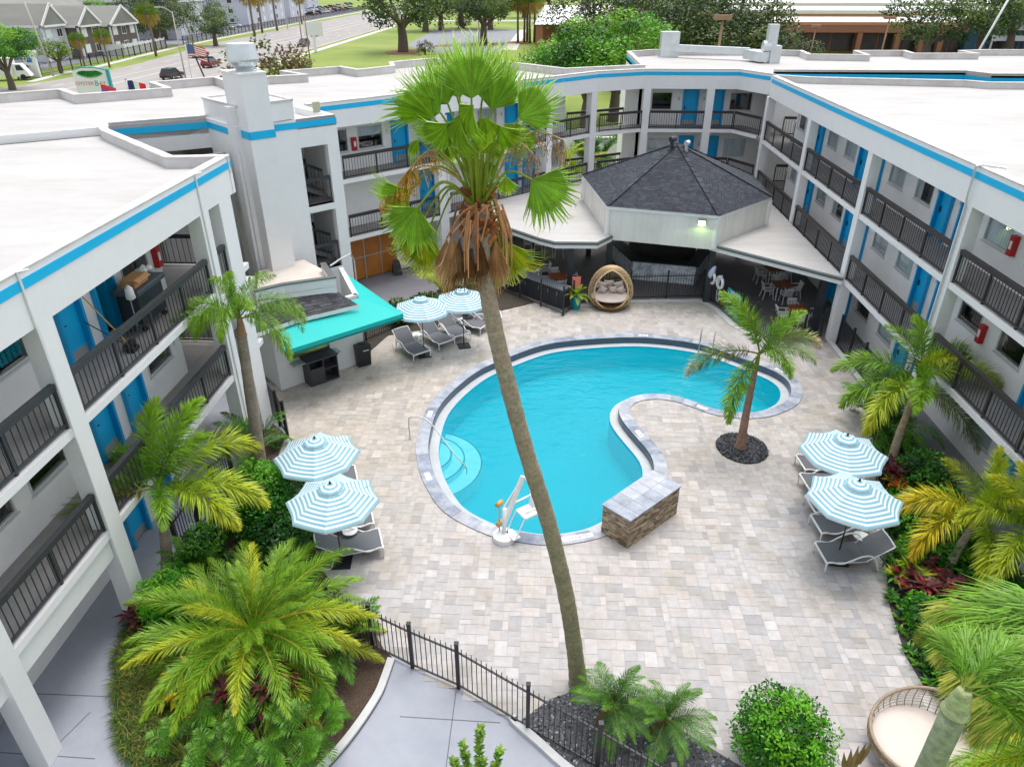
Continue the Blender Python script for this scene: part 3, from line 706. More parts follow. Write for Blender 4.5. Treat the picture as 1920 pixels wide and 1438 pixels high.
# planting beds
M['soil'] = attr_mat('mulch', .95, var=.5, scale=25, bump=.9, bscale=35)
M['chip'] = attr_mat('rock_chip', .6, var=.3, scale=20)
def bed(name, poly, col, z=.03):
    mb = MB(); mb.dc = col; mb.prism(poly, -.04, z); return structure(mb, name, M['soil'])
brown = (.07, .045, .03, 1)
bed('planting_bed', [tuple(p) for p in kl] + [(-5.4, 7.2), (-7.93, 8.5), (-8.64, 9.11), (-9.32, 10.15), (-9.9, 11.4), (-10.2, 12.6), (-9.75, 14), (-9.75, 18.5), (-9.6, 21.5), (-8.9, 20.8), (-8.7, 19.0), (-7.6, 17.2), (-6.6, 15.8), (-5.9, 14.4), (-5.1, 13.5), (-4.2, 12.6), (-3.6, 11.75)], brown)
bedR = [(12.55, 23.8), (11.8, 22.2), (11.2, 19.8), (10.45, 18.2), (10.1, 16.6), (9.5, 15), (9.1, 13.9), (8.8, 12.2), (8.85, 11.24), (9.6, 10), (10, 6), (13, 6), (13, 24)]
bed('planting_bed', bedR, (.05, .045, .04, 1))
bedG = [(-.3, 9.95), (.35, 10.55), (1.05, 10.85), (1.9, 10.75), (2.6, 10.4), (3.3, 9.83), (4.2, 9.2), (5.2, 8.4), (5.4, 6), (2.4, 6), (1.7, 8.2), (.75, 8.9), (.2, 9.4)]
bed('planting_bed', bedG, (.08, .08, .085, 1)); bed('tree_ring', GR, (.03, .03, .035, 1), .012)
bed('planting_bed', [(-8.0, 28.0), (-7.3, 27.6), (-6.9, 29.0), (-2.6, 31.0), (-2, 32.0), (-.3, 33.1), (-2.2, 35.2), (-4.6, 33.8), (-8.6, 30.3)], (.05, .04, .03, 1))
mb = MB(); mb.prism([(-6, 7), (3, 7), (3, 10.6), (-3, 13), (-6, 13)], -.055, -.02); mb.prism([(-10.3, 20), (-8.4, 20), (-9.4, 23), (-10.5, 24.6), (-13, 24.6), (-13, 20)], -.055, -.02); structure(mb, 'path_base', mat('path_base_concrete', mul(lin(168, 172, 182), .7), .8, var=.05))
def chips(poly, n, cols, zb=.02, smax=.05, keep=None):
    mb = MB(); xs = [p[0] for p in poly]; ys = [p[1] for p in poly]; k = 0
    while k < n:
        p = (rnd.uniform(min(xs), max(xs)), rnd.uniform(min(ys), max(ys)))
        if not inside(p, poly) or (keep and not keep(p)): continue
        k += 1; s = rnd.uniform(.4, 1) * smax; X = Matrix.Translation((p[0], p[1], zb + rnd.uniform(0, .03))) @ Matrix.Rotation(rnd.uniform(0, 6), 4, Vector((rnd.random() - .5, rnd.random() - .5, rnd.random())).normalized())
        mb.X = X; c = mul(rnd.choice(cols), rnd.uniform(.7, 1.2)); a = [(-s, -s * .6, -s * .3), (s, -s * .5, -s * .3), (s * .8, s * .6, -s * .2), (-s * .7, s * .6, -s * .3)]
        b = [(x * .6, y * .6, s * .4) for x, y, z in a]; mb.hexa(a + b, 0, c)
    return mb
grey = [(.04, .045, .055, 1), (.09, .1, .12, 1), (.16, .18, .2, 1), (.3, .31, .33, 1), (.06, .06, .07, 1)]
stuff(chips(GR, 1500, [(.05, .055, .06, 1), (.03, .03, .035, 1), (.1, .11, .12, 1)]), 'gravel', M['chip'], 'dark slate chips round the pool palm trunk')
stuff(chips(bedG, 3200, grey), 'gravel', M['chip'], 'blue grey rock chips under the small date palms by the gate')
# bar and lobby floors
mb = MB(); mb.prism([(-2.2, 33.9), (-.3, 33.1), (1.0, 31.4), (1.65, 32.9), (4.3, 33.6), (7.95, 33.9), (8.55, 32.8), (9.0, 31.0), (10.0, 29.0), (12.62, 29.2), (14.1, 29.2), (14.1, 49), (5, 49), (-1, 44.5), (-6, 39)], -.045, -.001)
structure(mb, 'bar_floor', mat('dark_grey_floor', lin(116, 113, 114), .6, var=.1, scale=.6))
mb = MB(); mb.prism([(-9.3, 31.2), (-8.4, 30.2), (-4.6, 33.6), (-2.2, 35.2), (-6, 39.2), (-12, 34)], -.045, -.008); mb.prism([(12.9, 6), (14.2, 6), (14.2, 29.1), (12.9, 29.1)], -.04, .05)
structure(mb, 'walkway', mat('grey_walkway_paint', lin(128, 127, 132), .7, var=.06))
mb = MB(); kk = [(12.85, 29.2), (12.85, 22)]; mb.ring(kk, offset(kk, -.22), -.03, .08)
kk = [(10.0, 29.0), (9.0, 31.0), (8.55, 32.8), (7.95, 33.9), (4.3, 33.6), (1.65, 32.9)]; mb.ring(kk, offset(kk, .3), -.03, .02); structure(mb, 'kerb', kb)
# ================================================================== POOL BAR AND KIOSK
M['shingle'] = attr_mat('asphalt_shingle', .85, var=.25, scale=18, bump=.3, bscale=80)
M['cream'] = mat('cream_boards', (.8, .79, .73, 1), .65, var=.05, scale=1.2, dirt=(.42, .42, .36, 1), dscale=1.4, damt=.35, stretch=(1, 1, .25))
M['charcoal'] = mat('charcoal_post', lin(46, 50, 56), .5)
M['marble'] = mat('blue_white_marble', lin(236, 241, 245), .25, var=.05, dirt=lin(95, 125, 150), dscale=2.6, damt=.95)
M['trim'] = mat('trim_white', (.78, .78, .76, 1), .55, var=.04)
M['gutter'] = mat('grey_gutter', lin(92, 98, 98), .5)
def shingles(mb, a, b, c, d=None, course=.12, cols=None, lift=.02):
    """courses of shingles on a roof facet; a-b eave, c(-d) ridge"""
    a, b, c = Vector(a), Vector(b), Vector(c); d = Vector(d) if d is not None else c
    h = ((c + d) / 2 - (a + b) / 2).length; n = max(2, int(h / course)); nrm = (b - a).cross(d - a).normalized()
    for i in range(n):
        t0, t1 = i / n, min(1, (i + 1.15) / n)
        p0, q0, p1, q1 = a.lerp(d, t0), b.lerp(c, t0), a.lerp(d, t1), b.lerp(c, t1)
        L = (q0 - p0).length; m = max(1, int(L / .22)); off = (i % 3) * .33
        for k in range(-1, m + 1):
            s0, s1 = max(0, (k + off) / m), min(1, (k + off + .985) / m)
            if s1 <= s0: continue
            col = mul(rnd.choice(cols), rnd.uniform(.75, 1.25))
            mb.face([p0.lerp(q0, s0) + nrm * lift, p0.lerp(q0, s1) + nrm * lift, p1.lerp(q1, s1) + nrm * .002, p1.lerp(q1, s0) + nrm * .002], 0, col)
SH = [mul(lin(62, 68, 78), .72), mul(lin(52, 58, 68), .72), mul(lin(72, 78, 88), .72), mul(lin(58, 62, 70), .72), mul(lin(46, 51, 60), .72)]
T = thing('pool_bar', 'open air pool bar with dark shingled octagonal roof and cream fascia walls', 'pool bar', (6.6, 38, 0))
EZ = 4.5
oct_ = [(2.98, 34.35), (8.05, 32.95), (11.35, 36.35), (11.5, 40.8), (8.2, 43.6), (4.6, 43.9), (2.05, 40.6)]
apex = (6.65, 37.9, 6.75)
mb = MB()
for i in range(len(oct_)): shingles(mb, (*oct_[i], EZ), (*oct_[(i + 1) % len(oct_)], EZ), apex, cols=SH)
mb.build('roof', M['shingle'], T)
mb = MB()
for i, q in enumerate(oct_):
    for k in range(14):
        t0, t1 = k / 14, (k + 1.1) / 14; A = Vector((*q, EZ)); Z = Vector(apex)
        mb.beam(A.lerp(Z, t0) + Vector((0, 0, .05)), A.lerp(Z, min(1, t1)) + Vector((0, 0, .03)), .22, .015, 0, mul(rnd.choice(SH), rnd.uniform(.85, 1.1)))
mb.build('ridge_cap', M['shingle'], T)
mb = MB(); mb.tube([(6.3, 37.6, 6.65), (6.3, 37.6, 7.0)], .1, 10); mb.tube([(6.2, 37.5, 7.0), (6.45, 37.7, 7.02)], .14, 10); mb.build('roof_vent', M['charcoal'], T)
mb = MB(); mb.tube([(7.0, 37.4, 6.45), (7.0, 37.4, 6.85)], .09, 10); mb.tube([(6.95, 37.3, 6.85), (7.1, 37.5, 6.87)], .13, 10); mb.build('roof_vent', M['galv'], T)
ins = offset(oct_, .1, True)
mb = MB(); mb.ring(ins, offset(oct_, .25, True), 2.85, EZ - .02, closed=True)
for i, q in enumerate(ins[:2]): pass
mb.build('fascia_wall', M['cream'], T)
mb = MB()                                       # board battens and corner trim
for i in range(len(ins)):
    a, b = Vector(ins[i]), Vector(ins[(i + 1) % len(ins)]); L = (b - a).length; n = int(L / .6)
    nn = Vector(((b - a).y, -(b - a).x)).normalized() * .008
    for k in range(1, n):
        p = a.lerp(b, k / n) + nn; mb.beam((p.x, p.y, 2.9), (p.x, p.y, EZ - .16), .012, .012)
mb.build('board_batten', M['cream'], T)
mb = MB(); mb.ring(offset(oct_, .02, True), offset(oct_, .095, True), EZ - .15, EZ - .01, closed=True)
for q in ins: mb.lathe([(.13, 2.9), (.13, EZ - .16)], (q[0], q[1], 0), 8)
mb.build('trim', M['trim'], T)
# flat white canopies on both sides
def canopy(poly, z, edge):
    mb = MB(); mb.prism(poly, z - .06, z); c = mb.build('canopy', M['roof'], T)
    mb = MB(); mb.ring(edge, offset(edge, .12), z - .34, z - .16); mb.build('canopy_fascia', M['trim'], c)
    mb = MB(); mb.ring(offset(edge, -.05), offset(edge, .1), z - .159, z - .062); mb.build('gutter', M['gutter'], c)
    mb = MB(); mb.prism(offset(poly, .14, True), z - .3, z - .25); mb.build('ceiling', mat('grey_soffit', (.3, .3, .29, 1), .8), c)
canopy([(-3.05, 36.7), (-.2, 33.75), (.55, 33.2), (2.55, 33.25), (3.35, 34.4), (2.3, 40.5), (3.3, 44.9), (1.2, 44.2), (-4, 39.1)], 3.1, [(-4, 39.1), (-3.05, 36.7), (-.2, 33.75), (.55, 33.2), (2.55, 33.25), (3.35, 34.4)])
canopy([(7.85, 33.3), (12.55, 29.05), (12.6, 39.6), (11.4, 40.5), (11.2, 36.4), (8.1, 33.2)], 3.1, [(7.85, 33.3), (12.55, 29.05)])
mb = MB()
for x, y in ((1.34, 33.75), (3.3, 34.8), (8.1, 33.6), (12.3, 30.2), (-2.4, 36.9), (2.6, 40.2), (11.2, 40.3)): 
    mb = MB(); mb.box(x - .14, x + .14, y - .14, y + .14, 0, 2.86); mb.build('post', M['charcoal'], T)
# bar counter: marble front, dark top, dark back bar
cf = [(3.9, 39.5), (4.72, 36.45), (7.9, 35.75), (9.1, 38.5)]
mb = MB(); mb.ring(cf, offset(cf, .12), .02, 1.05); mb.build('counter_front', M['marble'], T)
mb = MB(); mb.ring(offset(cf, -.15), offset(cf, .55), 1.051, 1.11); mb.build('counter_top', M['charcoal'], T)
mb = MB(); mb.prism([(5.2, 38.4), (8.3, 38.2), (8.0, 41), (5.0, 41)], .02, 2.8); mb.build('back_bar', M['dark'], T)
mb = MB(); mb.prism(offset(oct_, .3, True), 3.0, 3.05); mb.build('ceiling', mat('grey_bar_ceiling', (.4, .39, .37, 1), .8), T)
fl = thing('flood_light', 'small floodlight glowing green white on the cream bar wall', 'floodlight', (7.45, 33.2, 4.1))
a, b = Vector(ins[0]), Vector(ins[1]); d = (b - a).normalized(); XF = frame((a + d * (b - a).length * .865)[:2], math.atan2(d.y, d.x))
mb = MB(XF); mb.box(-.17, .17, -.2, -.001, 4.02, 4.26); mb.build('lamp_housing', mat('green_grey_housing', (.2, .24, .14, 1), .5), fl)
tm = NT('lamp_glow'); tm.b.inputs['Emission Color'].default_value = (.8, 1, .45, 1); tm.b.inputs['Emission Strength'].default_value = 6
mb = MB(XF); mb.hexa([(-.15, -.21, 4.03), (.15, -.21, 4.03), (.15, -.1, 4.0), (-.15, -.1, 4.0), (-.15, -.21, 4.2), (.15, -.21, 4.2), (.15, -.201, 4.22), (-.15, -.201, 4.22)]); mb.build('lamp_lens', tm.m, fl)
ld = bpy.data.lights.new('flood_lamp', 'SPOT'); lo = bpy.data.objects.new('flood_lamp', ld); COL.objects.link(lo); lo.location = XF @ Vector((0, -.25, 4.08)); ld.energy = 9; ld.color = (.55, 1, .25); ld.shadow_soft_size = .08; ld.spot_size = R(160)
lo.rotation_euler = (R(-25), 0, math.atan2(d.y, d.x)); lo.parent = None
# dark cabinet counter behind the fence, by the dining tables
T2 = thing('bar_cabinet', 'black outdoor cabinet counter with steel handles behind the fence corner', 'cabinet', (-.2, 33.2, 0))
XB = frame((-2.3, 35.0), math.atan2(31.75 - 35.0 + .35, 1.0 + 2.3))
mb = MB(XB); mb.box(.4, 4.2, .15, .75, 0, .95); mb.build('body', M['charcoal'], T2)
mb = MB(XB); mb.box(.35, 4.25, .1, .8, .951, 1.0); mb.build('counter_top', mat('grey_counter', lin(110, 116, 122), .4), T2)
for s in (1.6, 2.5, 3.1, 3.7):
    mb = MB(XB); mb.box(s - .26, s + .26, .13, .149, .1, .9); dd = mb.build('cabinet_door', M['charcoal'], T2); mb = MB(XB); mb.beam((s + .2, .11, .62), (s + .2, .11, .82), .022); mb.build('handle', M['steel'], dd)

# ------------------------------------------------------------------ fences
def fence(label, runs, h=1.4, gap=1.75, spear=True, m='rail'):
    xs = [p for r in runs for p in r]; T = thing('pool_fence', label, 'fence', (xs[0][0], xs[0][1], 0))
    for r in runs:
        for a, b in zip(r, r[1:]):
            p = Vector(a); q = Vector(b); L = (q - p).length; d = (q - p) / L; n = max(1, round(L / gap))
            for i in range(n):
                s0, s1 = L * i / n, L * (i + 1) / n; mb = MB(); Z = lambda t, z: (p.x + d.x * t, p.y + d.y * t, z)
                mb.beam(Z(s0, h - .22), Z(s1, h - .22), .035); mb.beam(Z(s0, .1), Z(s1, .1), .035)
                k = max(2, int((s1 - s0) / .125))
                for j in range(1, k): mb.beam(Z(s0 + (s1 - s0) * j / k, .1), Z(s0 + (s1 - s0) * j / k, h - .07), .018)
                mb.build('fence_panel', M['black'], T)
                mb = MB(); mb.beam(Z(s0, 0), Z(s0, h + .02), .085); mb.beam(Z(s0, h + .02), Z(s0, h + .06), .1); mb.build('post', M['black'], T)
        p = Vector(r[-1]); mb = MB(); mb.beam((p.x, p.y, 0), (p.x, p.y, h + .02), .085); mb.beam((p.x, p.y, h + .02), (p.x, p.y, h + .06), .1); mb.build('post', M['black'], T)
    return T
fence('black picket fence with a gate across the end of the front walkway', [[(-5.0, 12.35), (-3.87, 11.8), (-2.83, 11.28), (-1.7, 10.78), (-.11, 9.82), (1.32, 9.0), (2.6, 8.2)]], gap=1.5)
fence('black picket fence behind the wicker egg chair in front of the bar', [[(1.55, 33.0), (4.35, 33.75), (8.05, 34.15)]])
fence('black picket fence carrying the pool rules sign and life rings', [[(8.2, 34.0), (8.75, 32.75), (9.15, 31.1), (10.1, 29.2)], [(12.45, 29.7), (11.7, 29.75)]], gap=1.4)
fence('black picket fence along the foot of the right wing', [[(12.9, 28.9), (12.88, 23.5)]], gap=1.32)
fence('black fence wrapping the black cabinet counter', [[(-2.7, 35.2), (-2.2, 34.6), (1.0, 31.6), (1.5, 32.4)]], gap=1.3)
fence('black picket fence beside the clipped shrubs and the tall left palm', [[(-10.2, 22.6), (-9.3, 21.4), (-8.8, 20.7)], [(-9.75, 18.2), (-9.85, 14.6)]], gap=1.3)
fence('black picket fence behind the row of five grey loungers', [[(-7.75, 28.4), (-6.8, 29.6), (-4.5, 31.6), (-2.6, 32.9)]], gap=1.6)

# ------------------------------------------------------------------ pool rules sign and life rings
def text(name, s, size, X, m, parent, align='CENTER', depth=.004):
    cu = bpy.data.curves.new(name, 'FONT'); cu.body = s; cu.size = size; cu.align_x = align; cu.align_y = 'CENTER'; cu.extrude = depth
    tmp = bpy.data.objects.new(name, cu); COL.objects.link(tmp); dg = bpy.context.evaluated_depsgraph_get(); dg.update()
    me = bpy.data.meshes.new_from_object(tmp.evaluated_get(dg)); me.materials.clear(); me.materials.append(m)
    bpy.data.objects.remove(tmp); o = bpy.data.objects.new(name, me); COL.objects.link(o); o.parent = parent
    o.matrix_local = (WM[parent].inverted() @ X) if parent is not None else X; WM[o] = X
    return o
def upright(O, ang, z): return frame(O, ang, z) @ Matrix.Rotation(R(90), 4, 'X')     # text plane facing -y of the frame
M['teal_sign'] = mat('teal_sign_face', lin(24, 150, 168), .4); M['ink'] = mat('sign_ink', (.03, .03, .035, 1), .6); M['letter'] = mat('white_lettering', (.8, .84, .84, 1), .5)
A0, A1 = Vector((8.86, 32.3)), Vector((9.2, 30.98)); d = (A1 - A0); ang = math.atan2(d.y, d.x); L = d.length
sg = thing('pool_sign', 'teal pool rules board with white lettering on the fence', 'sign', (A0.x, A0.y, .1)); XG = frame(A0, ang)
mb = MB(XG); mb.box(0, L, -.1, -.07, .1, 1.3); mb.build('board', M['teal_sign'], sg)
lines = [('POOL RULES', .15, 1.2), ('NO LIFEGUARD ON DUTY', .075, 1.07), ('POOL HOURS: DAWN TO DUSK', .06, .97), ('SHOWER BEFORE ENTERING', .06, .88), ('NO FOOD OR GLASS IN POOL', .06, .79), ('NO ANIMALS IN THE POOL AREA', .06, .7), ('DO NOT SWALLOW POOL WATER', .06, .61), ('NO RUNNING OR ROUGH PLAY', .06, .52), ('NO DIVING', .2, .28)]
for s, z, h in lines: text('lettering', s, z, upright((XG @ Vector((L / 2, -.106, 0)))[:2], ang, h), M['letter'], sg)
mrope = mat('blue_white_rope', lin(190, 205, 228), .8, var=.35, scale=30); mring = mat('life_ring_white', (.78, .76, .7, 1), .45)
for i, (t, lab) in enumerate(((.25, 'white life ring with blue rope bag, nearer the bar post'), (.75, 'white life ring with loose rope, beside the pool rules board'))):
    P = Vector((8.28, 33.85)).lerp(Vector((8.78, 32.6)), t); T = thing('life_ring', lab, 'life ring', (P.x, P.y, .75), ang, 'life rings on the pool fence')
    X = WM[T]; mb = MB(X); pts = [(math.cos(a) * .27, -.17, .55 + math.sin(a) * .27) for a in [k * math.pi / 14 for k in range(29)]]
    mb.tube(pts, .075, 10, False); mb.build('ring', mring, T, True)
    mb = MB(X)
    if i == 0: mb.tube([(-.15, -.22, .5), (0, -.26, .75), (.12, -.24, 1.0), (.2, -.2, 1.2)], [.12, .16, .13, .06], 10); mb.tube([(-.25, -.2, .4), (-.3, -.2, .05), (-.32, -.2, -.1)], [.02, .02, .05], 8)
    else: mb.tube([(0, -.24, .4), (.02, -.24, .75), (.2, -.22, .95)], [.03, .07, .05], 8); mb.tube([(-.02, -.22, .3), (-.15, -.2, 0), (-.05, -.2, -.4), (.08, -.2, -.45), (.15, -.2, -.2), (.13, -.2, .4)], .018, 6)
    mb.build('rope', mrope, T, True)

# ------------------------------------------------------------------ towel / planter
T = thing('planter', 'turquoise round planter with a small palm beside the egg chair', 'planter', (1.64, 32.45, 0))
mb = MB(); mb.lathe([(.2, 0), (.26, .62), (.28, .64), (.28, .68), (.24, .68), (.23, .6)], (1.64, 32.45, 0), 20); mb.build('pot', mat('turquoise_glaze', lin(0, 140, 155), .3), T, True, sharp=40)
mb = MB(); mb.lathe([(.235, .58), (.01, .6)], (1.64, 32.45, 0), 16); mb.dc = brown; mb.build('soil', M['soil'], T)
T = thing('towel', 'folded coral towel hanging over the fence above the turquoise planter', 'towel', (1.62, 32.85, .9))
mb = MB(frame((1.62, 32.85), R(15)))
for k in range(3): mb.hexa([(-.2 + .02 * k, -.1 - .02 * k, .85 + .03 * k), (.16, -.1 - .02 * k, .9), (.16, .05, .9), (-.2, .05, .85), (-.2, -.12, 1.5), (.2, -.1, 1.5), (.2, .06, 1.5), (-.2, .06, 1.5)])
mb.build('cloth', mat('coral_towel', lin(228, 128, 112), .9, var=.15, scale=20), T, bevel=.02)

# ------------------------------------------------------------------ kiosk with turquoise awning
T = thing('kiosk', 'low white pool kiosk with dark shingles and turquoise awning', 'kiosk', (-8.6, 25.5, 0))
f0, f1, f2 = Vector((-10.09, 23.91)), Vector((-7.35, 26.5)), Vector((-8.75, 29.6))
XK = frame(f0, math.atan2(f1.y - f0.y, f1.x - f0.x)); L = (f1 - f0).length
mb = MB(); wall_open(mb, XK, 0, L, 0, .2, 0, 3.0, [(.62, 2.25, 1.05, 1.95)])
p2 = [tuple(f1), tuple(f2)]; mb.ring(p2, offset(p2, .2), 0, 3.0)
mb.X = XK; mb.box(0, .2, .21, 3, 0, 3.0); mb.X = None; mb.build('wall', M['white'], T)
mb = MB(XK); mb.box(.5, 2.5, -.42, -.002, 1.0, 1.05); mb.build('serving_shelf', mat('grey_green_shelf', lin(150, 165, 162), .5), T)
mb = MB(XK); mb.box(.62, 2.25, .9, .95, .9, 2.1); mb.build('dark_hatch', M['dark'], T)
aw0, aw1, aw2 = at(534.7, 664, 2.5), at(755.9, 588, 2.5), at(650, 529, 2.5)
b0, b1, b2 = Vector((*(f0 - Vector((.0, .0)) + (f1 - f0) * .02)[:2], 2.95)), Vector((f1.x + .1, f1.y - .25, 2.95)), Vector((-8.75, 29.3, 2.95))
b0 = Vector((-9.78, 24.05, 2.95))
aw0.xy = (-9.08, 22.4); 
mt = mat('turquoise_awning', lin(0, 176, 170), .65, var=.05, scale=.8)
mb = MB(); 
mb.face([aw0, aw1, b1, b0]); mb.face([aw1, aw2, b2, b1])
dz = Vector((0, 0, -.24)); mb.face([aw0 + dz, aw1 + dz, aw1, aw0]); mb.face([aw1 + dz, aw2 + dz, aw2, aw1]); mb.face([aw2, aw2 + dz, b2 + dz, b2]); 
mb.build('awning', mt, T)
mb = MB(); mb.beam(b0 + dz, aw0 + dz * .6, .04); mb.beam(b0 + Vector((0, 0, -.9)), aw0 + dz * .6, .03); mb.beam(aw0 + dz * .8, aw1 + dz * .8, .03); mb.build('awning_frame', M['black'], T)
e0, e1, r1, r0 = Vector((-10.15, 22.7, 3.0)), Vector((-7.1, 25.45, 3.0)), Vector((-7.95, 25.45, 3.6)), Vector((-10.3, 23.9, 3.6))
mm = Vector((-9.1, 23.95, 3.0)); rm = Vector((-9.45, 24.7, 3.6))
mb = MB(); shingles(mb, e0, mm, rm, r0, cols=[lin(70, 70, 74), lin(82, 82, 86), lin(60, 60, 64)]); shingles(mb, mm, e1, r1, rm, cols=[lin(70, 70, 74), lin(82, 82, 86), lin(60, 60, 64)]); mb.build('roof', M['shingle'], T)
mb = MB(); mb.beam(e0 - Vector((0, 0, .06)), mm - Vector((0, 0, .06)), .05, .14); mb.beam(mm - Vector((0, 0, .06)), e1 - Vector((0, 0, .06)), .05, .14); mb.build('roof_edge', M['trim'], T)
pp = [(-10.4, 23.9), (-9.57, 24.6), (-7.85, 25.42), (-8.7, 27.0), (-10.0, 28.3), (-11.4, 26.9)]
mb = MB(); mb.prism(pp, 2.9, 3.75); mb.build('upper_wall', M['white'], T)
mb = MB(); mb.prism(pp, 3.76, 3.78); mb.build('flat_roof', mat('stained_roof', (.6, .54, .47, 1), .8, var=.15, scale=.9), T)
mb = MB(); mb.ring(pp[:4], offset(pp[:4], .16), 3.75, 4.1); mb.build('parapet', M['white'], T)
mb = MB(); mb.ring(offset(pp[:4], -.03), offset(pp[:4], .19), 4.1, 4.15); mb.build('parapet_cap', M['gutter'], T)
mb = MB(); mb.box(-12.3, -11.2, 25.0, 26.0, 0, 3.9); mb.build('side_block', M['white'], T)
mb = MB(); mb.tube([(-9.0, 28.6, 3.4), (-8.6, 29.0, 3.6), (-8.35, 29.6, 3.6), (-8.3, 29.9, 3.2), (-8.3, 29.9, .3)], .035); mb.build('pipe', M['galv'], T)
# dark cupboard and bin in front
c0 = at(614, 717); ang = math.atan2(f1.y - f0.y, f1.x - f0.x)
T = thing('towel_cabinet', 'dark grey outdoor cupboard with open shelves below the kiosk hatch', 'cupboard', (c0.x, c0.y, 0), ang)
mk = mat('charcoal_resin', lin(64, 64, 68), .55, var=.08, scale=10, stretch=(8, 1, 1)); X = WM[T] @ Matrix.Translation((-.05, .32, 0))
mb = MB(X); mb.box(-.62, .62, -.3, .3, .02, .08); mb.box(-.62, -.58, -.3, .3, .081, 1.05); mb.box(.58, .62, -.3, .3, .081, 1.05); mb.box(-.02, .02, -.3, .3, .081, 1.05); mb.box(-.58, .58, .26, .3, .081, 1.05); mb.box(.02, .58, -.28, .26, .55, .59); mb.build('body', mk, T)
mb = MB(X); mb.box(-.66, .66, -.34, .32, 1.051, 1.1); mb.box(-.66, .66, .28, .32, 1.1, 1.2); mb.build('top', mk, T)
mb = MB(X); mb.box(-.57, -.03, -.31, -.28, .09, .74); mb.build('cupboard_door', mk, T)
c0 = at(681, 682); T = thing('trash_bin', 'square black litter bin standing by the kiosk corner', 'bin', (c0.x, c0.y, 0), ang - R(8)); X = WM[T]
mb = MB(X); mb.hexa([(-.27, -.25, 0), (.27, -.25, 0), (.27, .25, 0), (-.27, .25, 0), (-.3, -.28, .85), (.3, -.28, .85), (.3, .28, .85), (-.3, .28, .85)]); mb.build('body', M['black'], T, bevel=.015)
mb = MB(X); mb.box(-.31, .31, -.29, .29, .851, .93); mb.box(-.1, .1, -.1, .1, .93, .96); mb.build('lid', M['black'], T, bevel=.02)
mb = MB(X); mb.box(-.05, .2, -.3, -.285, .7, .73); mb.build('label_plate', M['letter'], T)
# ================================================================== POOLSIDE FURNITURE
M['frame'] = mat('white_resin_frame', (.74, .74, .73, 1), .4); M['sling'] = mat('grey_sling_mesh', lin(96, 98, 102), .75, var=.08, scale=30)
def make_lounger():
    T = thing('sun_lounger', 'grey sling sun lounger with white frame', 'sun lounger')     # x: foot 0 to head, y: width
    W = .41
    mb = MB(); n = 14; pts = [(i / n * 1.12, .34 + .035 * math.sin(i / n * math.pi)) for i in range(n + 1)]
    for p, q in zip(pts, pts[1:]): mb.hexa([(p[0], -W + .03, p[1] - .012), (q[0], -W + .03, q[1] - .012), (q[0], W - .03, q[1] - .012), (p[0], W - .03, p[1] - .012), (p[0], -W + .03, p[1]), (q[0], -W + .03, q[1]), (q[0], W - .03, q[1]), (p[0], W - .03, p[1])])
    mb.build('seat_sling', M['sling'], T)
    a = R(38); bp = [(1.13 + math.cos(a) * t, .35 + math.sin(a) * t + .03 * math.sin(t / .78 * math.pi)) for t in [.78 * k / 8 for k in range(9)]]
    mb = MB()
    for p, q in zip(bp, bp[1:]): mb.hexa([(p[0], -W + .03, p[1] - .012), (q[0], -W + .03, q[1] - .012), (q[0], W - .03, q[1] - .012), (p[0], W - .03, p[1] - .012), (p[0], -W + .03, p[1]), (q[0], -W + .03, q[1]), (q[0], W - .03, q[1]), (p[0], W - .03, p[1])])
    mb.build('backrest', M['sling'], T)
    mb = MB(); mb.tube([(bp[-1][0], -W + .02, bp[-1][1]), (bp[-1][0] + .02, 0, bp[-1][1] + .01), (bp[-1][0], W - .02, bp[-1][1])], .022, 8)
    mb.build('head_bar', M['frame'], T, True); mb = MB(); mb.beam((.0, -W, .33), (.0, W, .33), .04, .045); mb.build('end_bar', M['frame'], T)
    for s in (-1, 1):
        y = s * W; mb = MB()
        prof = [(.02, .0), (.0, .18), (.01, .32), (.12, .345), (.4, .30), (.62, .42), (.85, .55), (1.08, .58), (1.25, .48), (1.38, .2), (1.44, .02), (1.56, 0), (1.66, .04), (1.72, .16)]
        prof = spline([Vector((x, y * (1 + .1 * max(0, min(1, (x - .3) * 3))), z + .02)) for x, z in prof], 4, False)
        mb.tube(prof, .024, 7); mb.build('side_rail', M['frame'], T, True)
        mb = MB(); mb.tube([(1.13, y * .93, .33), (.05, y * .96, .33)], .018, 6); mb.tube([(1.1, y * .9, .34), (bp[-1][0], y * .93, bp[-1][1])], .018, 6); mb.build('sling_rail', M['frame'], T, True)
    mb = MB(); mb.tube([(1.55, -W * .8, .62), (1.62, -W * .8, .05)], .014, 6); mb.tube([(1.55, W * .8, .62), (1.62, W * .8, .05)], .014, 6); mb.tube([(1.58, -W * .8, .3), (1.58, W * .8, .3)], .014, 6); mb.build('back_strut', M['sling'], T, True)
    return T
LP = make_lounger(); first = [True]
def lounger(foot, head, label):
    o = LP if first[0] else copy_tree(LP); first[0] = False
    a = math.atan2(head[1] - foot[1], head[0] - foot[0]); place(o, (foot[0], foot[1], 0), a, 1, label); o['group'] = 'grey sun loungers round the pool'; return o
mid = lambda a, b, z: (at(*a, z) + at(*b, z)) / 2
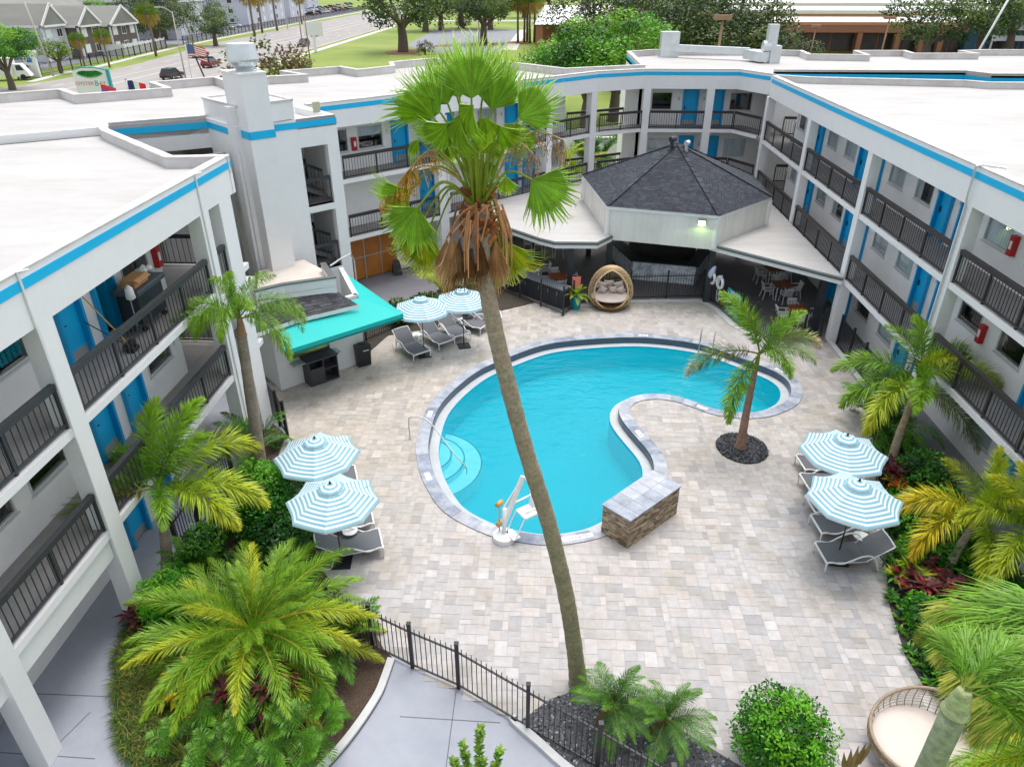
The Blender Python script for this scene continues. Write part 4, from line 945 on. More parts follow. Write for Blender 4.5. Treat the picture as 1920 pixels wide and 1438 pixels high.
rows = [(((779.3, 671), (802.7, 655)), ((740, 617.7), (758.5, 611)), 'grey lounger nearest the black litter bin in the row by the hedge'),
        (((826, 651), (848.6, 633.6)), ((786, 600), (802.7, 593.5)), 'grey lounger right of the nearer umbrella pole in the row of five'),
        (((855, 638), (878.7, 621)), ((818.6, 586), (835, 580)), 'grey lounger in the middle of the row of five by the hedge'),
        (((898.7, 620), (920.5, 604)), ((852.8, 581.8), (869.5, 576)), 'grey lounger just right of the farther umbrella pole in the row of five'),
        (((930, 598), (948, 584)), ((884.5, 576), (898.7, 570)), 'grey lounger partly behind the tall palm trunk, last of the row of five')]
for f, h, l in rows: lounger(mid(*f, .3), mid(*h, .85), l)
rf = [((1498.3, 853.3), (1503.7, 885.6)), ((1503.7, 887.8), (1512.3, 922.2)), ((1512.3, 928.7), (1525.3, 965.3)), ((1524.2, 965.3), (1536, 1004)), ((1532.8, 1017), (1544.7, 1060))]
rl = ['grey lounger with its foot showing beside the farther right umbrella', 'grey lounger mostly hidden between the two right umbrellas', 'grey lounger under the nearer right umbrella, third of five', 'grey lounger on the far side of the right umbrella base', 'grey lounger fully in view, nearest on the right side of the pool']
for (a, b), l in zip(rf, rl):
    m = mid(a, b, .3); lounger(m, (m.x + 1.6, m.y + .12), l)
for c, d, l in ((((692.2, 956.7), (703.5, 977)), 200, 'grey lounger half under the nearer left umbrella, farther side of the table'), (((709, 997.4), (720.4, 1024.5)), 200, 'grey lounger fully in view by the clipped shrub, nearest on the left'), (((651, 858), (656, 868)), 197, 'grey lounger showing its foot under the farther left umbrella'), (((664, 880), (672, 897)), 200, 'grey lounger tucked between the two left umbrellas')):
    m = mid(*c, .3); a = R(d); lounger(m, (m.x + math.cos(a), m.y + math.sin(a)), l)

# umbrellas
stripe_w = mat('awning_white_stripe', lin(232, 240, 242), .85); stripe_b = mat('awning_blue_stripe', lin(134, 188, 205), .85)
for mm in (stripe_w, stripe_b):
    nt = mm.node_tree; b = nt.nodes['Principled BSDF']; tr = nt.nodes.new('ShaderNodeBsdfTranslucent'); tr.inputs['Color'].default_value = b.inputs['Base Color'].default_value
    mx = nt.nodes.new('ShaderNodeMixShader'); mx.inputs[0].default_value = .25; nt.links.new(b.outputs[0], mx.inputs[1]); nt.links.new(tr.outputs[0], mx.inputs[2]); nt.links.new(mx.outputs[0], nt.nodes['Material Output'].inputs['Surface'])
def make_umbrella():
    T = thing('umbrella', 'umbrella', 'umbrella'); Rr, zt, zb = 1.22, 2.66, 2.14; n = 8; K = 21
    def pt(a, t):                              # sagging octagonal panel
        e = (a / (2 * math.pi) * n) % 1; k = int(a / (2 * math.pi) * n + 1e-6); a0, a1 = 2 * math.pi * k / n, 2 * math.pi * (k + 1) / n
        p = Vector((math.cos(a0), math.sin(a0))).lerp(Vector((math.cos(a1), math.sin(a1))), e)
        sag = .06 * math.sin(math.pi * e) * t
        return Vector((p.x * Rr * t * (1 - .04 * math.sin(math.pi * e) * t), p.y * Rr * t * (1 - .04 * math.sin(math.pi * e) * t), zt - (zt - zb) * t ** 1.12 - sag))
    def canopy(t0, t1, dz, name, par, K0=0):
        mb = MB(); kk = max(2, int(K * (t1 - t0)))
        for j in range(kk):
            u0, u1 = t0 + (t1 - t0) * j / kk, t0 + (t1 - t0) * (j + 1) / kk
            for i in range(n):
                for s in range(4):
                    a0, a1 = 2 * math.pi * (i + s / 4) / n, 2 * math.pi * (i + (s + .9999) / 4) / n; z = Vector((0, 0, dz))
                    mb.face([pt(a0, u0) + z, pt(a0, u1) + z, pt(a1, u1) + z, pt(a1, u0) + z], (j + K0) % 2)
        return mb.build(name, [stripe_w, stripe_b], par, True)
    cp = canopy(.13, 1.0, 0, 'canopy', T)
    mb = MB()
    for i in range(n * 4):
        a0, a1 = 2 * math.pi * i / (n * 4), 2 * math.pi * (i + .9999) / (n * 4); p, q = pt(a0, 1), pt(a1, 1)
        mb.face([p + Vector((0, 0, -.07)), q + Vector((0, 0, -.07)), q, p], 0)
    mb.build('valance', [stripe_w, stripe_b], cp)
    canopy(.02, .27, .055, 'vent_cap', cp, 1)
    mb = MB(); mb.tube([(0, 0, .05), (0, 0, zt + .02)], .019, 10); mb.build('pole', M['black'], T, True)
    mb = MB(); mb.lathe([(.03, zt + .03), (.035, zt + .06), (.015, zt + .12)], (0, 0, 0), 10); mb.build('finial', M['black'], T, True)
    mb = MB(); mb.box(-.26, .26, -.26, .26, 0, .05); mb.tube([(0, 0, .05), (0, 0, .3)], .03, 10); mb.build('base_plate', M['black'], T)
    for i in range(n):
        mb = MB(); a = 2 * math.pi * i / n; p = pt(a + .0005, .97); mb.tube([(0, 0, zt - .06), p + Vector((0, 0, -.03))], .009, 5); h = Vector((0, 0, zt - .06)).lerp(p, .5); mb.tube([(0, 0, 1.95), h + Vector((0, 0, -.03))], .007, 5); mb.build('rib', M['frame'], T)
    mb = MB(); p = pt(.55, .97); mb.tube([p, p + Vector((.02, 0, -.1)), p + Vector((-.05, .02, .03)), pt(.5, .82) + Vector((0, 0, .02))], .012, 5); mb.build('strap', stripe_b, T)
    return T
UP = make_umbrella()
ul = [((589.3, 821), .22, 'blue striped umbrella, farther of the two left of the pool steps'), ((618.7, 905.8), .1, 'blue striped umbrella nearest the round clipped shrub on the left'),
      ((1589.5, 815.6), -.18, 'blue striped umbrella beside the leaning palm on the right'), ((1612, 900.7), -.1, 'blue striped umbrella nearest the yellow palm on the right'),
      ((788.5, 555.1), .35, 'blue striped umbrella beside the turquoise awning'), ((866, 540), .3, 'blue striped umbrella half hidden behind dead brown palm leaves')]
for i, (p, rz, l) in enumerate(ul):
    o = UP if i == 0 else copy_tree(UP); q = at(*p, 2.72); place(o, (q.x, q.y, 0), rz, 1, l); o['group'] = 'blue striped pool umbrellas'
def make_table():
    T = thing('side_table', 'side table', 'side table'); mb = MB(); mb.lathe([(.2, .44), (.215, .45), (.215, .47), (.0, .472)], n=20); mb.build('table_top', M['frame'], T, True, sharp=40)
    mb = MB(); mb.lathe([(.17, 0), (.16, .03), (.07, .2), (.06, .3), (.12, .44)], n=14); mb.build('pedestal', M['frame'], T, True); return T
TP = make_table()
for i, (p, l) in enumerate((((656, 994), 'white round side table between the two nearest left loungers'), ((1615.3, 1004), 'white round side table between the two nearest right loungers'), ((781, 627), 'white round side table beside the litter bin end of the lounger row'), ((859, 596.5), 'white round side table beside the farther umbrella pole in the lounger row'))):
    o = TP if i == 0 else copy_tree(TP); q = at(*p, .47); place(o, (q.x, q.y, 0), 0, 1, l); o['group'] = 'white round side tables'

# wicker egg chairs
M['wicker'] = mat('tan_wicker', lin(200, 172, 130), .7, var=.25, scale=25); M['wicker_grey'] = mat('taupe_wicker', lin(150, 132, 112), .7, var=.25, scale=25)
M['cushion'] = mat('cream_cushion', mul(lin(222, 208, 198), .85), .9, var=.03, scale=4, bump=.15, bscale=300)
def egg_chair(T, mw, H, Rx, Ry, front, cut, tilt, nr, nl, basecol, cushion_z, pillows):
    X = WM[T]; lean = Matrix.Rotation(tilt, 4, 'X')
    def S(u, v):                              # u around (0 = front -y), v 0 bottom .. 1 top
        v = min(max(v, 0), 1); r = max(0, math.sin(math.pi * (.16 + .84 * v))) ** .8 * (1 - .36 * v) * 1.18; z = H * (1 - math.cos(math.pi * (.16 + .84 * v))) / 2 - .05 * H
        p = Vector((math.sin(u) * Rx * r, -math.cos(u) * Ry * r, z)); return p
    def cutout(u, v):
        u = (u + math.pi) % (2 * math.pi) - math.pi
        return ((u / front) ** 2 + ((v - cut[0]) / cut[1]) ** 2) < 1
    mb = MB(X @ lean)
    for i in range(nl):
        u = 2 * math.pi * i / nl; run = []
        for k in range(41):
            v = k / 40
            if cutout(u, v):
                if len(run) > 1: mb.tube(run, .011, 4, False)
                run = []
            else: run.append(S(u, v))
        if len(run) > 1: mb.tube(run, .011, 4, False)
    for k in range(1, nr):
        v = k / nr; run = []
        for i in range(73):
            u = -math.pi + 2 * math.pi * (i / 72) + math.pi
            if cutout(u, v):
                if len(run) > 1: mb.tube(run, .008, 4, False)
                run = []
            else: run.append(S(u, v))
        if len(run) > 1: mb.tube(run, .008, 4, False)
    mb.build('wicker_shell', mw, T, True)
    mb = MB(X @ lean); rim = [S(front * math.cos(a), cut[0] + cut[1] * math.sin(a)) for a in [k * 2 * math.pi / 48 for k in range(49)]]; mb.tube(rim, .035, 8, False); mb.build('rim', mw, T, True)
    mb = MB(X); mb.lathe([(Rx * .62, 0), (Rx * .72, .04), (Rx * .86, .2), (Rx * .8, .22)], n=40); mb.build('base', mat(mw.name + '_base', basecol, .75, var=.35, scale=30), T, True)
    mb = MB(X @ lean @ Matrix.Translation((0, -.02, cushion_z)) @ Matrix.Diagonal((Rx * .9, Ry * .9, .13, 1)))
    mb.lathe([(math.sin(a) * 1.0 ** .5, -math.cos(a)) for a in [k * math.pi / 12 for k in range(1, 12)]], n=32); mb.build('seat_cushion', M['cushion'], T, True)
    for px, py, pz, s, ry in pillows:
        P = X @ Matrix.Translation((px, py, pz)) @ Matrix.Rotation(ry, 4, 'Y') @ Matrix.Rotation(R(-68), 4, 'X'); mb = MB(P); n = 10
        g = lambda i, j, sg: ((i / n - .5) * s * (1 - .12 * math.sin(math.pi * j / n)), (j / n - .5) * s * (1 - .12 * math.sin(math.pi * i / n)), sg * .1 * (math.sin(math.pi * i / n) * math.sin(math.pi * j / n)) ** .5)
        for sg in (1, -1):
            for i in range(n):
                for j in range(n):
                    q = [g(i, j, sg), g(i + 1, j, sg), g(i + 1, j + 1, sg), g(i, j + 1, sg)]; mb.face(q if sg > 0 else q[::-1])
        mb.build('pillow', M['cushion'], T, True)
T = thing('egg_chair', 'tan wicker egg chair with cream cushions standing by the bar fence', 'egg chair', (3.3, 32.85, 0), R(-3))
egg_chair(T, M['wicker'], 2.15, 1.05, .9, .86, (.46, .38), 0, 26, 48, lin(110, 82, 52), .52, [(-.42, .28, .95, .5, .25), (-.1, .38, 1.0, .5, 0), (.38, .3, .98, .5, -.25), (-.38, .05, .82, .42, .35), (.12, .1, .82, .42, -.2), (.5, .1, .82, .4, -.5)])
T = thing('egg_chair', 'taupe woven nest chair with round cream cushion at the bottom right', 'egg chair', (7.9, 9.5, 0))
X = WM[T]; back = R(20)                       # tall back towards +x and away, low lip to the left
def nest(u, v):
    lip = .62 + .62 * max(0, math.cos((u - back) / 2)) ** 2.2; a = v * 1.0; r = .62 + .42 * math.sin(min(1, v * 1.25) * math.pi * .5) - .30 * max(0, v * lip - .55) ** 1.3
    return Vector((math.cos(u) * r * 1.02, math.sin(u) * r * .95, .04 + v * lip * 1.02))
mb = MB(X)
for i in range(40): mb.tube([nest(2 * math.pi * i / 40, k / 14) for k in range(15)], .010, 4, False)
for k in range(1, 15): mb.tube([nest(2 * math.pi * i / 56, k / 15) for i in range(57)], .0075, 4, False)
mb.build('wicker_shell', M['wicker_grey'], T, True)
mb = MB(X); mb.tube([nest(2 * math.pi * i / 60, 1) for i in range(61)], .035, 8, False); mb.build('rim', M['wicker_grey'], T, True)
mb = MB(X); mb.tube([nest(2 * math.pi * i / 60, 0) for i in range(61)], .03, 8, False); mb.build('base', M['wicker_grey'], T, True)
mb = MB(X @ Matrix.Translation((-.03, 0, .5)) @ Matrix.Diagonal((.95, .88, .11, 1))); mb.lathe([(math.sin(a) ** .5, -math.cos(a)) for a in [k * math.pi / 12 for k in range(1, 12)]], n=36); mb.build('seat_cushion', M['cushion'], T, True)

# water feature box
T = thing('water_feature', 'stone clad spillway box with a blue grey slab top at the pool edge', 'water feature', (2.95, 16.6, 0))
bb = [Vector((1.86, 16.2)), Vector((2.55, 15.55)), Vector((4.16, 17.17)), Vector((3.45, 17.85))]
M['ledge'] = attr_mat('stacked_stone', .9, var=.3, scale=30)
mb = MB()
for k in range(22):
    z0, z1 = -.3 + k * .0586, -.3 + (k + 1) * .0586 - .006
    for a, b in zip(bb, bb[1:] + bb[:1]):
        L = (b - a).length; d = (b - a) / L; nn = Vector((d.y, -d.x)); t = 0
        while t < L:
            w = rnd.uniform(.08, .3); t1 = min(L, t + w); o = rnd.uniform(0, .02); p, q = a + d * t + nn * o, a + d * (t1 - .004) + nn * o; ip, iq = a + d * t - nn * .06, a + d * (t1 - .004) - nn * .06
            mb.hexa([(p.x, p.y, z0), (q.x, q.y, z0), (iq.x, iq.y, z0), (ip.x, ip.y, z0), (p.x, p.y, z1), (q.x, q.y, z1), (iq.x, iq.y, z1), (ip.x, ip.y, z1)], 0, mul(rnd.choice([lin(150, 130, 104), lin(176, 156, 130), lin(128, 110, 88), lin(196, 178, 150), lin(160, 146, 124)]), rnd.uniform(.6, .95))); t = t1
mb.build('stone_cladding', M['ledge'], T)
mb = MB(); mb.prism(offset([tuple(p) for p in bb], .05, True), -.3, .985); mb.build('core', M['gutter'], T)
mb = MB(); o5 = [Vector(p) for p in offset([tuple(p) for p in bb], -.04, True)]
for i in range(6):
    for j in range(2):
        s0, s1, t0, t1 = i / 6 + .002, (i + 1) / 6 - .002, j / 2 + .003, (j + 1) / 2 - .003
        P = lambda s, t: o5[1].lerp(o5[2], s).lerp(o5[0].lerp(o5[3], s), t); c = mul(rnd.choice([lin(170, 178, 192), lin(186, 190, 200), lin(156, 164, 178)]), .7)
        a4 = [P(s0, t0), P(s1, t0), P(s1, t1), P(s0, t1)]; mb.hexa([(*p, .985) for p in a4] + [(*p, 1.03) for p in a4], 0, c)
mb.build('slab_top', M['coping'], T)
foam = mat('splash_foam', (.85, .9, .92, 1), .4)
# depth markers
M['marker'] = mat('white_marker_tile', (.75, .76, .76, 1), .3)
for (px, py), s, lab in (((1085, 1010), '3 FT 6 IN', 'white depth tiles reading 3 FT 6 IN'), ((796, 897), '3 FT', 'white depth tiles reading 3 FT beside the pool steps'), ((803, 776), '4 FT', 'white depth tiles reading 4 FT above the pool steps'), ((1205, 629), '5 FT', 'white depth tiles reading 5 FT on the far pool edge'), ((1463, 692), '5 FT', 'white depth tiles reading 5 FT by the rounded end'), ((1316, 767), '5 FT', 'white depth tiles reading 5 FT on the near inner curve'), ((1203, 813), '4 FT', 'white depth tiles reading 4 FT on the inner curve')):
    P = at(px, py, .03); i = min(range(NP), key=lambda k: (Vector(pool_out[k]) - P.xy).length); A = Vector(pool_out[i]); d = (Vector(pool_out[(i + 2) % NP]) - Vector(pool_out[i - 2])).normalized(); c = (A + Vector(cop_in[i])) / 2
    n = len(s); wd = .13 * n * .8; T = thing('depth_marker', lab, 'depth marker', (c.x, c.y, .03), math.atan2(d.y, d.x)); X = WM[T]
    mb = MB(X); mb.box(-wd / 2, wd / 2, -.085, .085, .001, .007); mb.build('tile', M['marker'], T)
    text('lettering', s, .15, X @ Matrix.Translation((0, 0, .009)), M['ink'], T, depth=.001)
# hand rail, ladder
T = thing('hand_rail', 'bent steel hand rail reaching down over the pool steps', 'hand rail', (-4.4, 21.5, 0)); a, b = at(769, 822), at(769, 790, .8)
mb = MB(); mb.tube(spline([Vector((a.x, a.y, 0)), Vector((a.x, a.y, .7)), Vector((a.x + .12, a.y + .02, .86)), Vector((a.x + .7, a.y - .1, .8)), Vector((a.x + 1.6, a.y - .9, .1)), Vector((a.x + 2.05, a.y - 1.2, -.25)), Vector((a.x + 2.08, a.y - 1.22, -.55))], 6, False), .022, 8); mb.build('tube', M['steel'], T, True)
mb = MB(); mb.lathe([(.06, 0), (.05, .025)], (a.x, a.y, 0), 12); mb.build('floor_flange', M['steel'], T)
T = thing('pool_ladder', 'steel pool ladder with two curved rails on the far edge', 'pool ladder', (7.0, 28.9, 0)); A, B_ = at(1318, 660, -.25), at(1338, 665, -.25)
dd = Vector((.25, .95, 0)); wv = Vector((.55, -.14, 0)); P0 = at(1311, 652, 0)
for s in (0, 1):
    p = P0 + wv * s; mb = MB(); mb.tube(spline([p - dd * .15 + Vector((0, 0, -1.0)), p - dd * .15 + Vector((0, 0, .2)), p - dd * .02 + Vector((0, 0, .75)), p + dd * .3 + Vector((0, 0, .95)), p + dd * .6 + Vector((0, 0, .7)), p + dd * .65], 6, False), .024, 8); mb.build('rail', M['steel'], T, True)
for z in (-.2, -.5, -.8): mb = MB(); p = P0 - dd * .15; mb.beam(p + Vector((0, 0, z)), p + wv + Vector((0, 0, z)), .08, .03); mb.build('tread', M['steel'], T)
# pool lift
P = at(945, 1010); T = thing('pool_lift', 'white pool access lift with a hanging seat on the near pool edge', 'pool lift', (P.x, P.y, 0), R(-34)); X = WM[T]
mw = mat('white_powder_coat', (.8, .8, .8, 1), .35, var=.04); my = mat('yellow_orange_actuator', lin(200, 150, 80), .5)
mb = MB(X); mb.lathe([(.32, 0), (.32, .16), (.26, .2), (.12, .24)], n=20); mb.build('base', mw, T, True, sharp=40)
mb = MB(X); mb.tube([(0, 0, .2), (.02, .02, 1.1)], .06, 12); mb.build('mast', mw, T, True)
mb = MB(X); mb.beam((.0, .0, .55), (.25, .55, 2.0), .1, .12); mb.tube([(-.08, .05, 1.0), (.16, .42, 1.7)], .03); mb.build('lift_arm', mw, T)
mb = MB(X); mb.tube([(-.16, 0, .25), (-.16, .0, 1.2)], .025); mb.build('actuator_rod', M['steel'], T); 
for z in (.5, 1.2): mb = MB(X); mb.tube([(-.16, -.1, z), (-.16, .12, z)], .075, 10); mb.build('actuator_motor', my, T, True)
mb = MB(X); mb.tube([(.25, .55, 2.0), (.35, .7, 1.75), (.4, .8, 1.2)], .03); mb.build('hanger', mw, T)
mb = MB(X @ Matrix.Translation((.42, .55, 0)) @ Matrix.Rotation(R(-20), 4, 'Z')); mb.box(-.25, .25, -.25, .25, .8, .87); mb.box(-.22, .22, -.62, -.36, .2, .24); mb.beam((-.22, -.25, .82), (-.22, -.55, .22), .04); mb.beam((.22, -.25, .82), (.22, -.55, .22), .04); mb.build('seat', mw, T, bevel=.02)
mb = MB(X @ Matrix.Translation((.42, .55, 0)) @ Matrix.Rotation(R(-20), 4, 'Z')); mb.hexa([(-.25, .2, .9), (.25, .2, .9), (.25, .26, .9), (-.25, .26, .9), (-.22, .36, 1.5), (.22, .36, 1.5), (.22, .42, 1.5), (-.22, .42, 1.5)]); mb.build('backrest', mw, T, bevel=.02)
for s in (-1, 1): mb = MB(X @ Matrix.Translation((.42, .55, 0)) @ Matrix.Rotation(R(-20), 4, 'Z')); mb.tube([(s * .28, .32, 1.12), (s * .28, -.25, 1.08)], .03); mb.build('armrest', mw, T, True)

# dining sets under the canopies
wtop = mat('oiled_wood_top', lin(150, 84, 44), .45, var=.2, scale=8, stretch=(8, 1, 1))
def make_dining():
    T = thing('dining_table', 'dining table', 'table'); mb = MB()
    for i in range(6): mb.box(-.42 + i * .14, -.42 + i * .14 + .134, -.42, .42, .72, .75)
    mb.build('table_top', wtop, T)
    for sx in (-1, 1):
        for sy in (-1, 1): mb = MB(); mb.beam((sx * .36, sy * .36, 0), (sx * .36, sy * .36, .719), .05); mb.build('leg', M['frame'], T)
    return T
def make_chair(h=.45):
    T = thing('dining_chair', 'chair', 'chair'); mb = MB(); k = h / .45; mb.box(-.22, .22, -.22, .22, h - .03, h); mb.build('seat', M['frame'], T, bevel=.02)
    mb = MB(); n = 7
    for i in range(n): x = -.18 + .36 * i / (n - 1); mb.beam((x, .22, h), (x, .3, h + .33), .028)
    mb.beam((-.22, .305, h + .36), (.22, .305, h + .36), .05, .07); mb.build('backrest', M['frame'], T)
    for sx in (-1, 1):
        mb = MB(); mb.beam((sx * .2, -.2, h), (sx * .24, -.25, 0), .035); mb.build('leg', M['frame'], T); mb = MB(); mb.beam((sx * .2, .2, h), (sx * .24, .28, 0), .035); mb.build('leg', M['frame'], T)
        mb = MB(); mb.beam((sx * .23, -.2, h + .2), (sx * .23, .26, h + .22), .035); mb.beam((sx * .23, -.2, h), (sx * .23, -.2, h + .2), .03); mb.build('armrest', M['frame'], T)
    return T
DT, DC, DS = make_dining(), make_chair(), make_chair(.72); used_first = {}
def put(proto, loc, rz, label, group):
    o = copy_tree(proto) if used_first.get(proto.name) else proto; used_first[proto.name] = True
    place(o, loc, rz, 1, label); o['group'] = group; return o
sets = [((998, 497), 10, 'left of the bar under the round canopy, farther set'), ((1046, 517), 10, 'left of the bar by the round dark post'), ((1452, 503), 8, 'under the right canopy, farthest set'), ((1467, 532), 5, 'under the right canopy, middle set'), ((1497, 578), 0, 'under the right canopy, nearest set behind the pool palm')]
side = ['near', 'right', 'far', 'left']
for p, a, where in sets:
    q = at(*p, .75); put(DT, (q.x, q.y, 0), R(a), 'square wooden topped table ' + where, 'wooden dining tables')
    for k in range(4):
        t = R(a + 90 * k - 90); x, y = q.x + math.cos(t) * .68, q.y + math.sin(t) * .68
        put(DC, (x, y, 0), t - R(90), 'white chair on the %s side, %s' % (side[k], where), 'white dining chairs')
for k, (x, y) in enumerate(((-.9, 40.0), (-.3, 40.0), (.3, 39.9), (.9, 39.8))): put(DS, (x, y, 0), R(180), 'white bar stool in the shade under the left canopy', 'white bar stools')

# housekeeping things on the left upper walkway
X = frame((-9.8, -2), R(90)); z = 5.76
T = thing('housekeeping_cart', 'dark housekeeping cart piled with boxes on the top left walkway', 'service cart', tuple(X @ Vector((19.6, 1.0, z)))); mk = mat('dark_navy_cart', (.02, .028, .036, 1), .4)
mb = MB(X); mb.box(18.95, 20.25, .72, 1.3, z + .2, z + 1.05); mb.build('body', mk, T, bevel=.02)
mb = MB(X); mb.box(18.85, 20.35, .62, 1.36, z + 1.051, z + 1.2); mb.build('tray', mat('slate_tray', (.06, .075, .09, 1), .4), T, bevel=.03)
for s, y in ((19.05, .8), (20.15, .8), (19.05, 1.22), (20.15, 1.22)): mb = MB(X); mb.tube([(s - .02, y, z + .09), (s + .02, y, z + .09)], .09, 10); mb.beam((s, y, z + .1), (s, y, z + .21), .04); mb.build('caster', M['black'], T)
mb = MB(X); mb.box(18.6, 18.93, .75, 1.25, z + .2, z + .26); mb.build('deck', mk, T)
T = thing('cardboard_box', 'open cardboard box on the housekeeping cart tray', 'box', tuple(X @ Vector((19.4, .95, z + 1.2)))); mb = MB(X); mb.box(19.05, 19.75, .78, 1.15, z + 1.205, z + 1.42); mb.build('carton', mat('cardboard', lin(188, 140, 92), .85, var=.08), T)
mb = MB(X); mb.hexa([(19.05, .65, z + 1.36), (19.7, .65, z + 1.36), (19.72, .775, z + 1.42), (19.05, .775, z + 1.42), (19.05, .65, z + 1.37), (19.7, .65, z + 1.37), (19.72, .775, z + 1.43), (19.05, .775, z + 1.43)]); mb.build('flap', mat('cardboard_flap', lin(200, 152, 104), .85), T)
T = thing('cleaning_bag', 'bundle of white cloths and bags on the housekeeping cart', 'cloth bundle', tuple(X @ Vector((19.95, .95, z + 1.2)))); mb = MB(X)
for k in range(7): mb.lathe([(.03, -.08), (.1, -.02), (.09, .05), (.02, .1)], (19.85 + rnd.uniform(0, .3), .8 + rnd.uniform(0, .35), z + 1.3 + rnd.uniform(0, .1)), 8)
mb.build('cloth', M['frame'], T, True)
T = thing('mop', 'white headed mop standing at the end of the cart', 'mop', tuple(X @ Vector((18.75, .8, z)))); mb = MB(X); mb.tube([(18.75, .8, z + .27), (18.6, .7, z + 1.5)], .014); mb.build('handle', M['steel'], T); mb = MB(X); mb.lathe([(.02, .2), (.1, .1), (.12, -.15), (.05, -.2)], (18.58, .66, z + 1.3), 10); mb.build('mop_head', M['frame'], T, True)
T = thing('broom', 'yellow handled broom leaning by a blue door on the left walkway', 'broom', tuple(X @ Vector((17.6, 1.2, z)))); mb = MB(X); mb.tube([(18.05, .75, z + .15), (17.95, 1.52, z + 1.5)], .016); mb.build('handle', mat('yellow_handle', lin(222, 165, 40), .5), T)
mb = MB(X); mb.box(17.85, 18.25, .66, .78, z, z + .16); mb.build('brush_head', M['black'], T)
T = thing('dust_pan', 'black long handled dustpan beside the yellow broom', 'dustpan', tuple(X @ Vector((17.5, .9, z)))); mb = MB(X); mb.box(17.75, 18.05, .45, .7, z + .005, z + .12); mb.build('pan', M['black'], T); mb = MB(X); mb.tube([(17.9, .6, z + .1), (17.75, 1.5, z + .85)], .014); mb.build('handle', M['black'], T)
T = thing('wet_floor_sign', 'black folding sign standing on the lobby walkway', 'floor sign', tuple(at(745, 512)))
q = at(745, 514); mb = MB(frame(q, R(20))); mb.hexa([(-.25, -.25, 0), (.25, -.25, 0), (.25, -.22, 0), (-.25, -.22, 0), (-.18, -.02, .8), (.18, -.02, .8), (.18, 0, .8), (-.18, 0, .8)]); mb.hexa([(-.25, .22, 0), (.25, .22, 0), (.25, .25, 0), (-.25, .25, 0), (-.18, .0, .8), (.18, .0, .8), (.18, .02, .8), (-.18, .02, .8)]); mb.build('panel', M['black'], T)
# ================================================================== PLANTS
def vmix(a, b, t): return tuple(a[i] + (b[i] - a[i]) * t for i in range(3)) + (1,)
def jit(c, k=.2): s = rnd.uniform(1 - k, 1 + k); return (c[0] * s * rnd.uniform(.93, 1.07), c[1] * s, c[2] * s, 1)
def leaf2(mb, p, d, n, L, w, col, bend=.25):
    """bent lance shaped leaf of two faces"""
    d = d.normalized(); s = d.cross(n); s = s.normalized() * (w / 2) if s.length > 1e-4 else Vector((w / 2, 0, 0))
    m = p + d * L * .5; t = m + (d - Vector((0, 0, bend))).normalized() * L * .5
    i = [mb.P(q) for q in (p - s * .35, p + s * .35, m + s, m - s, t)]
    mb.idx([i[0], i[1], i[2], i[3]], 0, col); mb.idx([i[3], i[2], i[4]], 0, col)
def frond(name, L, n, leaf, w, e0, droop, planes, c0, c1, pet=.12, vee=20, fwd=(65, 30), sag=.35, tipcol=None, rach=None):
    mb = MB(); K = 16; pts = [Vector((0, 0, 0))]; tans = []
    side = rnd.uniform(-.1, .1)
    for i in range(K):
        t = (i + .5) / K; e = R(e0 - droop * t ** 1.25); d = Vector((math.cos(e), side * t, math.sin(e))).normalized(); tans.append(d); pts.append(pts[-1] + d * (L / K))
    def sample(t):
        f = t * K; i = min(K - 1, int(f)); return pts[i].lerp(pts[i + 1], f - i), tans[i]
    mb.tube(pts, [max(.004, .022 * L / 2 * (1 - .85 * i / K)) for i in range(K + 1)], 5, False, 0, rach or vmix(c0, (.35, .34, .06), .5))
    for i in range(n):
        t = pet + (1 - pet) * (i + rnd.uniform(.1, .9)) / n; p, tg = sample(t); u = (t - pet) / (1 - pet)
        prof = min(1, .35 + 2.6 * u) * min(1, (1.04 - u) * 2.2) ** .7
        for s in (-1, 1):
            for k in range(planes):
                ho = Vector((-tg.y, tg.x, 0)); ho = ho.normalized() if ho.length > .05 else Vector((0, 1, 0)); up = tg.cross(ho) * -1
                if up.z < 0: up = -up
                roll = R(vee + rnd.uniform(-9, 9)) if planes == 1 else R(rnd.uniform(-95, 95))
                sd = (ho * s * math.cos(roll) + up * math.sin(roll)); f = R(fwd[0] + (fwd[1] - fwd[0]) * u + rnd.uniform(-6, 6))
                d = (sd * math.sin(f) + tg * math.cos(f)).normalized(); ll = leaf * prof * rnd.uniform(.82, 1.08)
                c = vmix(c0, c1, min(1, max(0, u + rnd.uniform(-.25, .25))))
                if tipcol and u > rnd.uniform(.55, 1.0): c = tipcol
                leaf2(mb, p, d, up, ll, w, jit(c, .22), sag * rnd.uniform(.5, 1.6))
    return mb.mesh(name, M['foliage'])
def G(r, g, b, k=.92): return mul(lin(r, g, b), k)
gr_l, gr_m, gr_d, yel, gold, olive = G(140, 180, 42), G(96, 148, 36), G(48, 100, 30), G(192, 196, 44), G(214, 186, 38), G(124, 126, 50)
brown_l = G(228, 192, 146); brown_d = G(200, 160, 116)
SP = {}
def species(key, L, n, leaf, w, planes, c0, c1, elev=(('up', 78, 70), ('mid', 48, 95), ('low', 18, 85), ('hang', -15, 60)), **k):
    SP[key] = {v: [frond('frond', L * rnd.uniform(.95, 1.05), n, leaf, w, e + rnd.uniform(-5, 5), dr, planes, c0, c1, **k) for _ in range(2)] for v, e, dr in elev}
species('foxtail', 2.35, 50, .58, .026, 4, gr_m, gr_l, sag=.3)
species('foxyellow', 2.35, 50, .58, .027, 4, gr_l, yel, sag=.3)
species('foxgold', 2.35, 50, .58, .027, 4, yel, gold, sag=.3)
species('foxolive', 2.35, 48, .56, .025, 4, olive, gr_m, sag=.3, tipcol=brown_l)
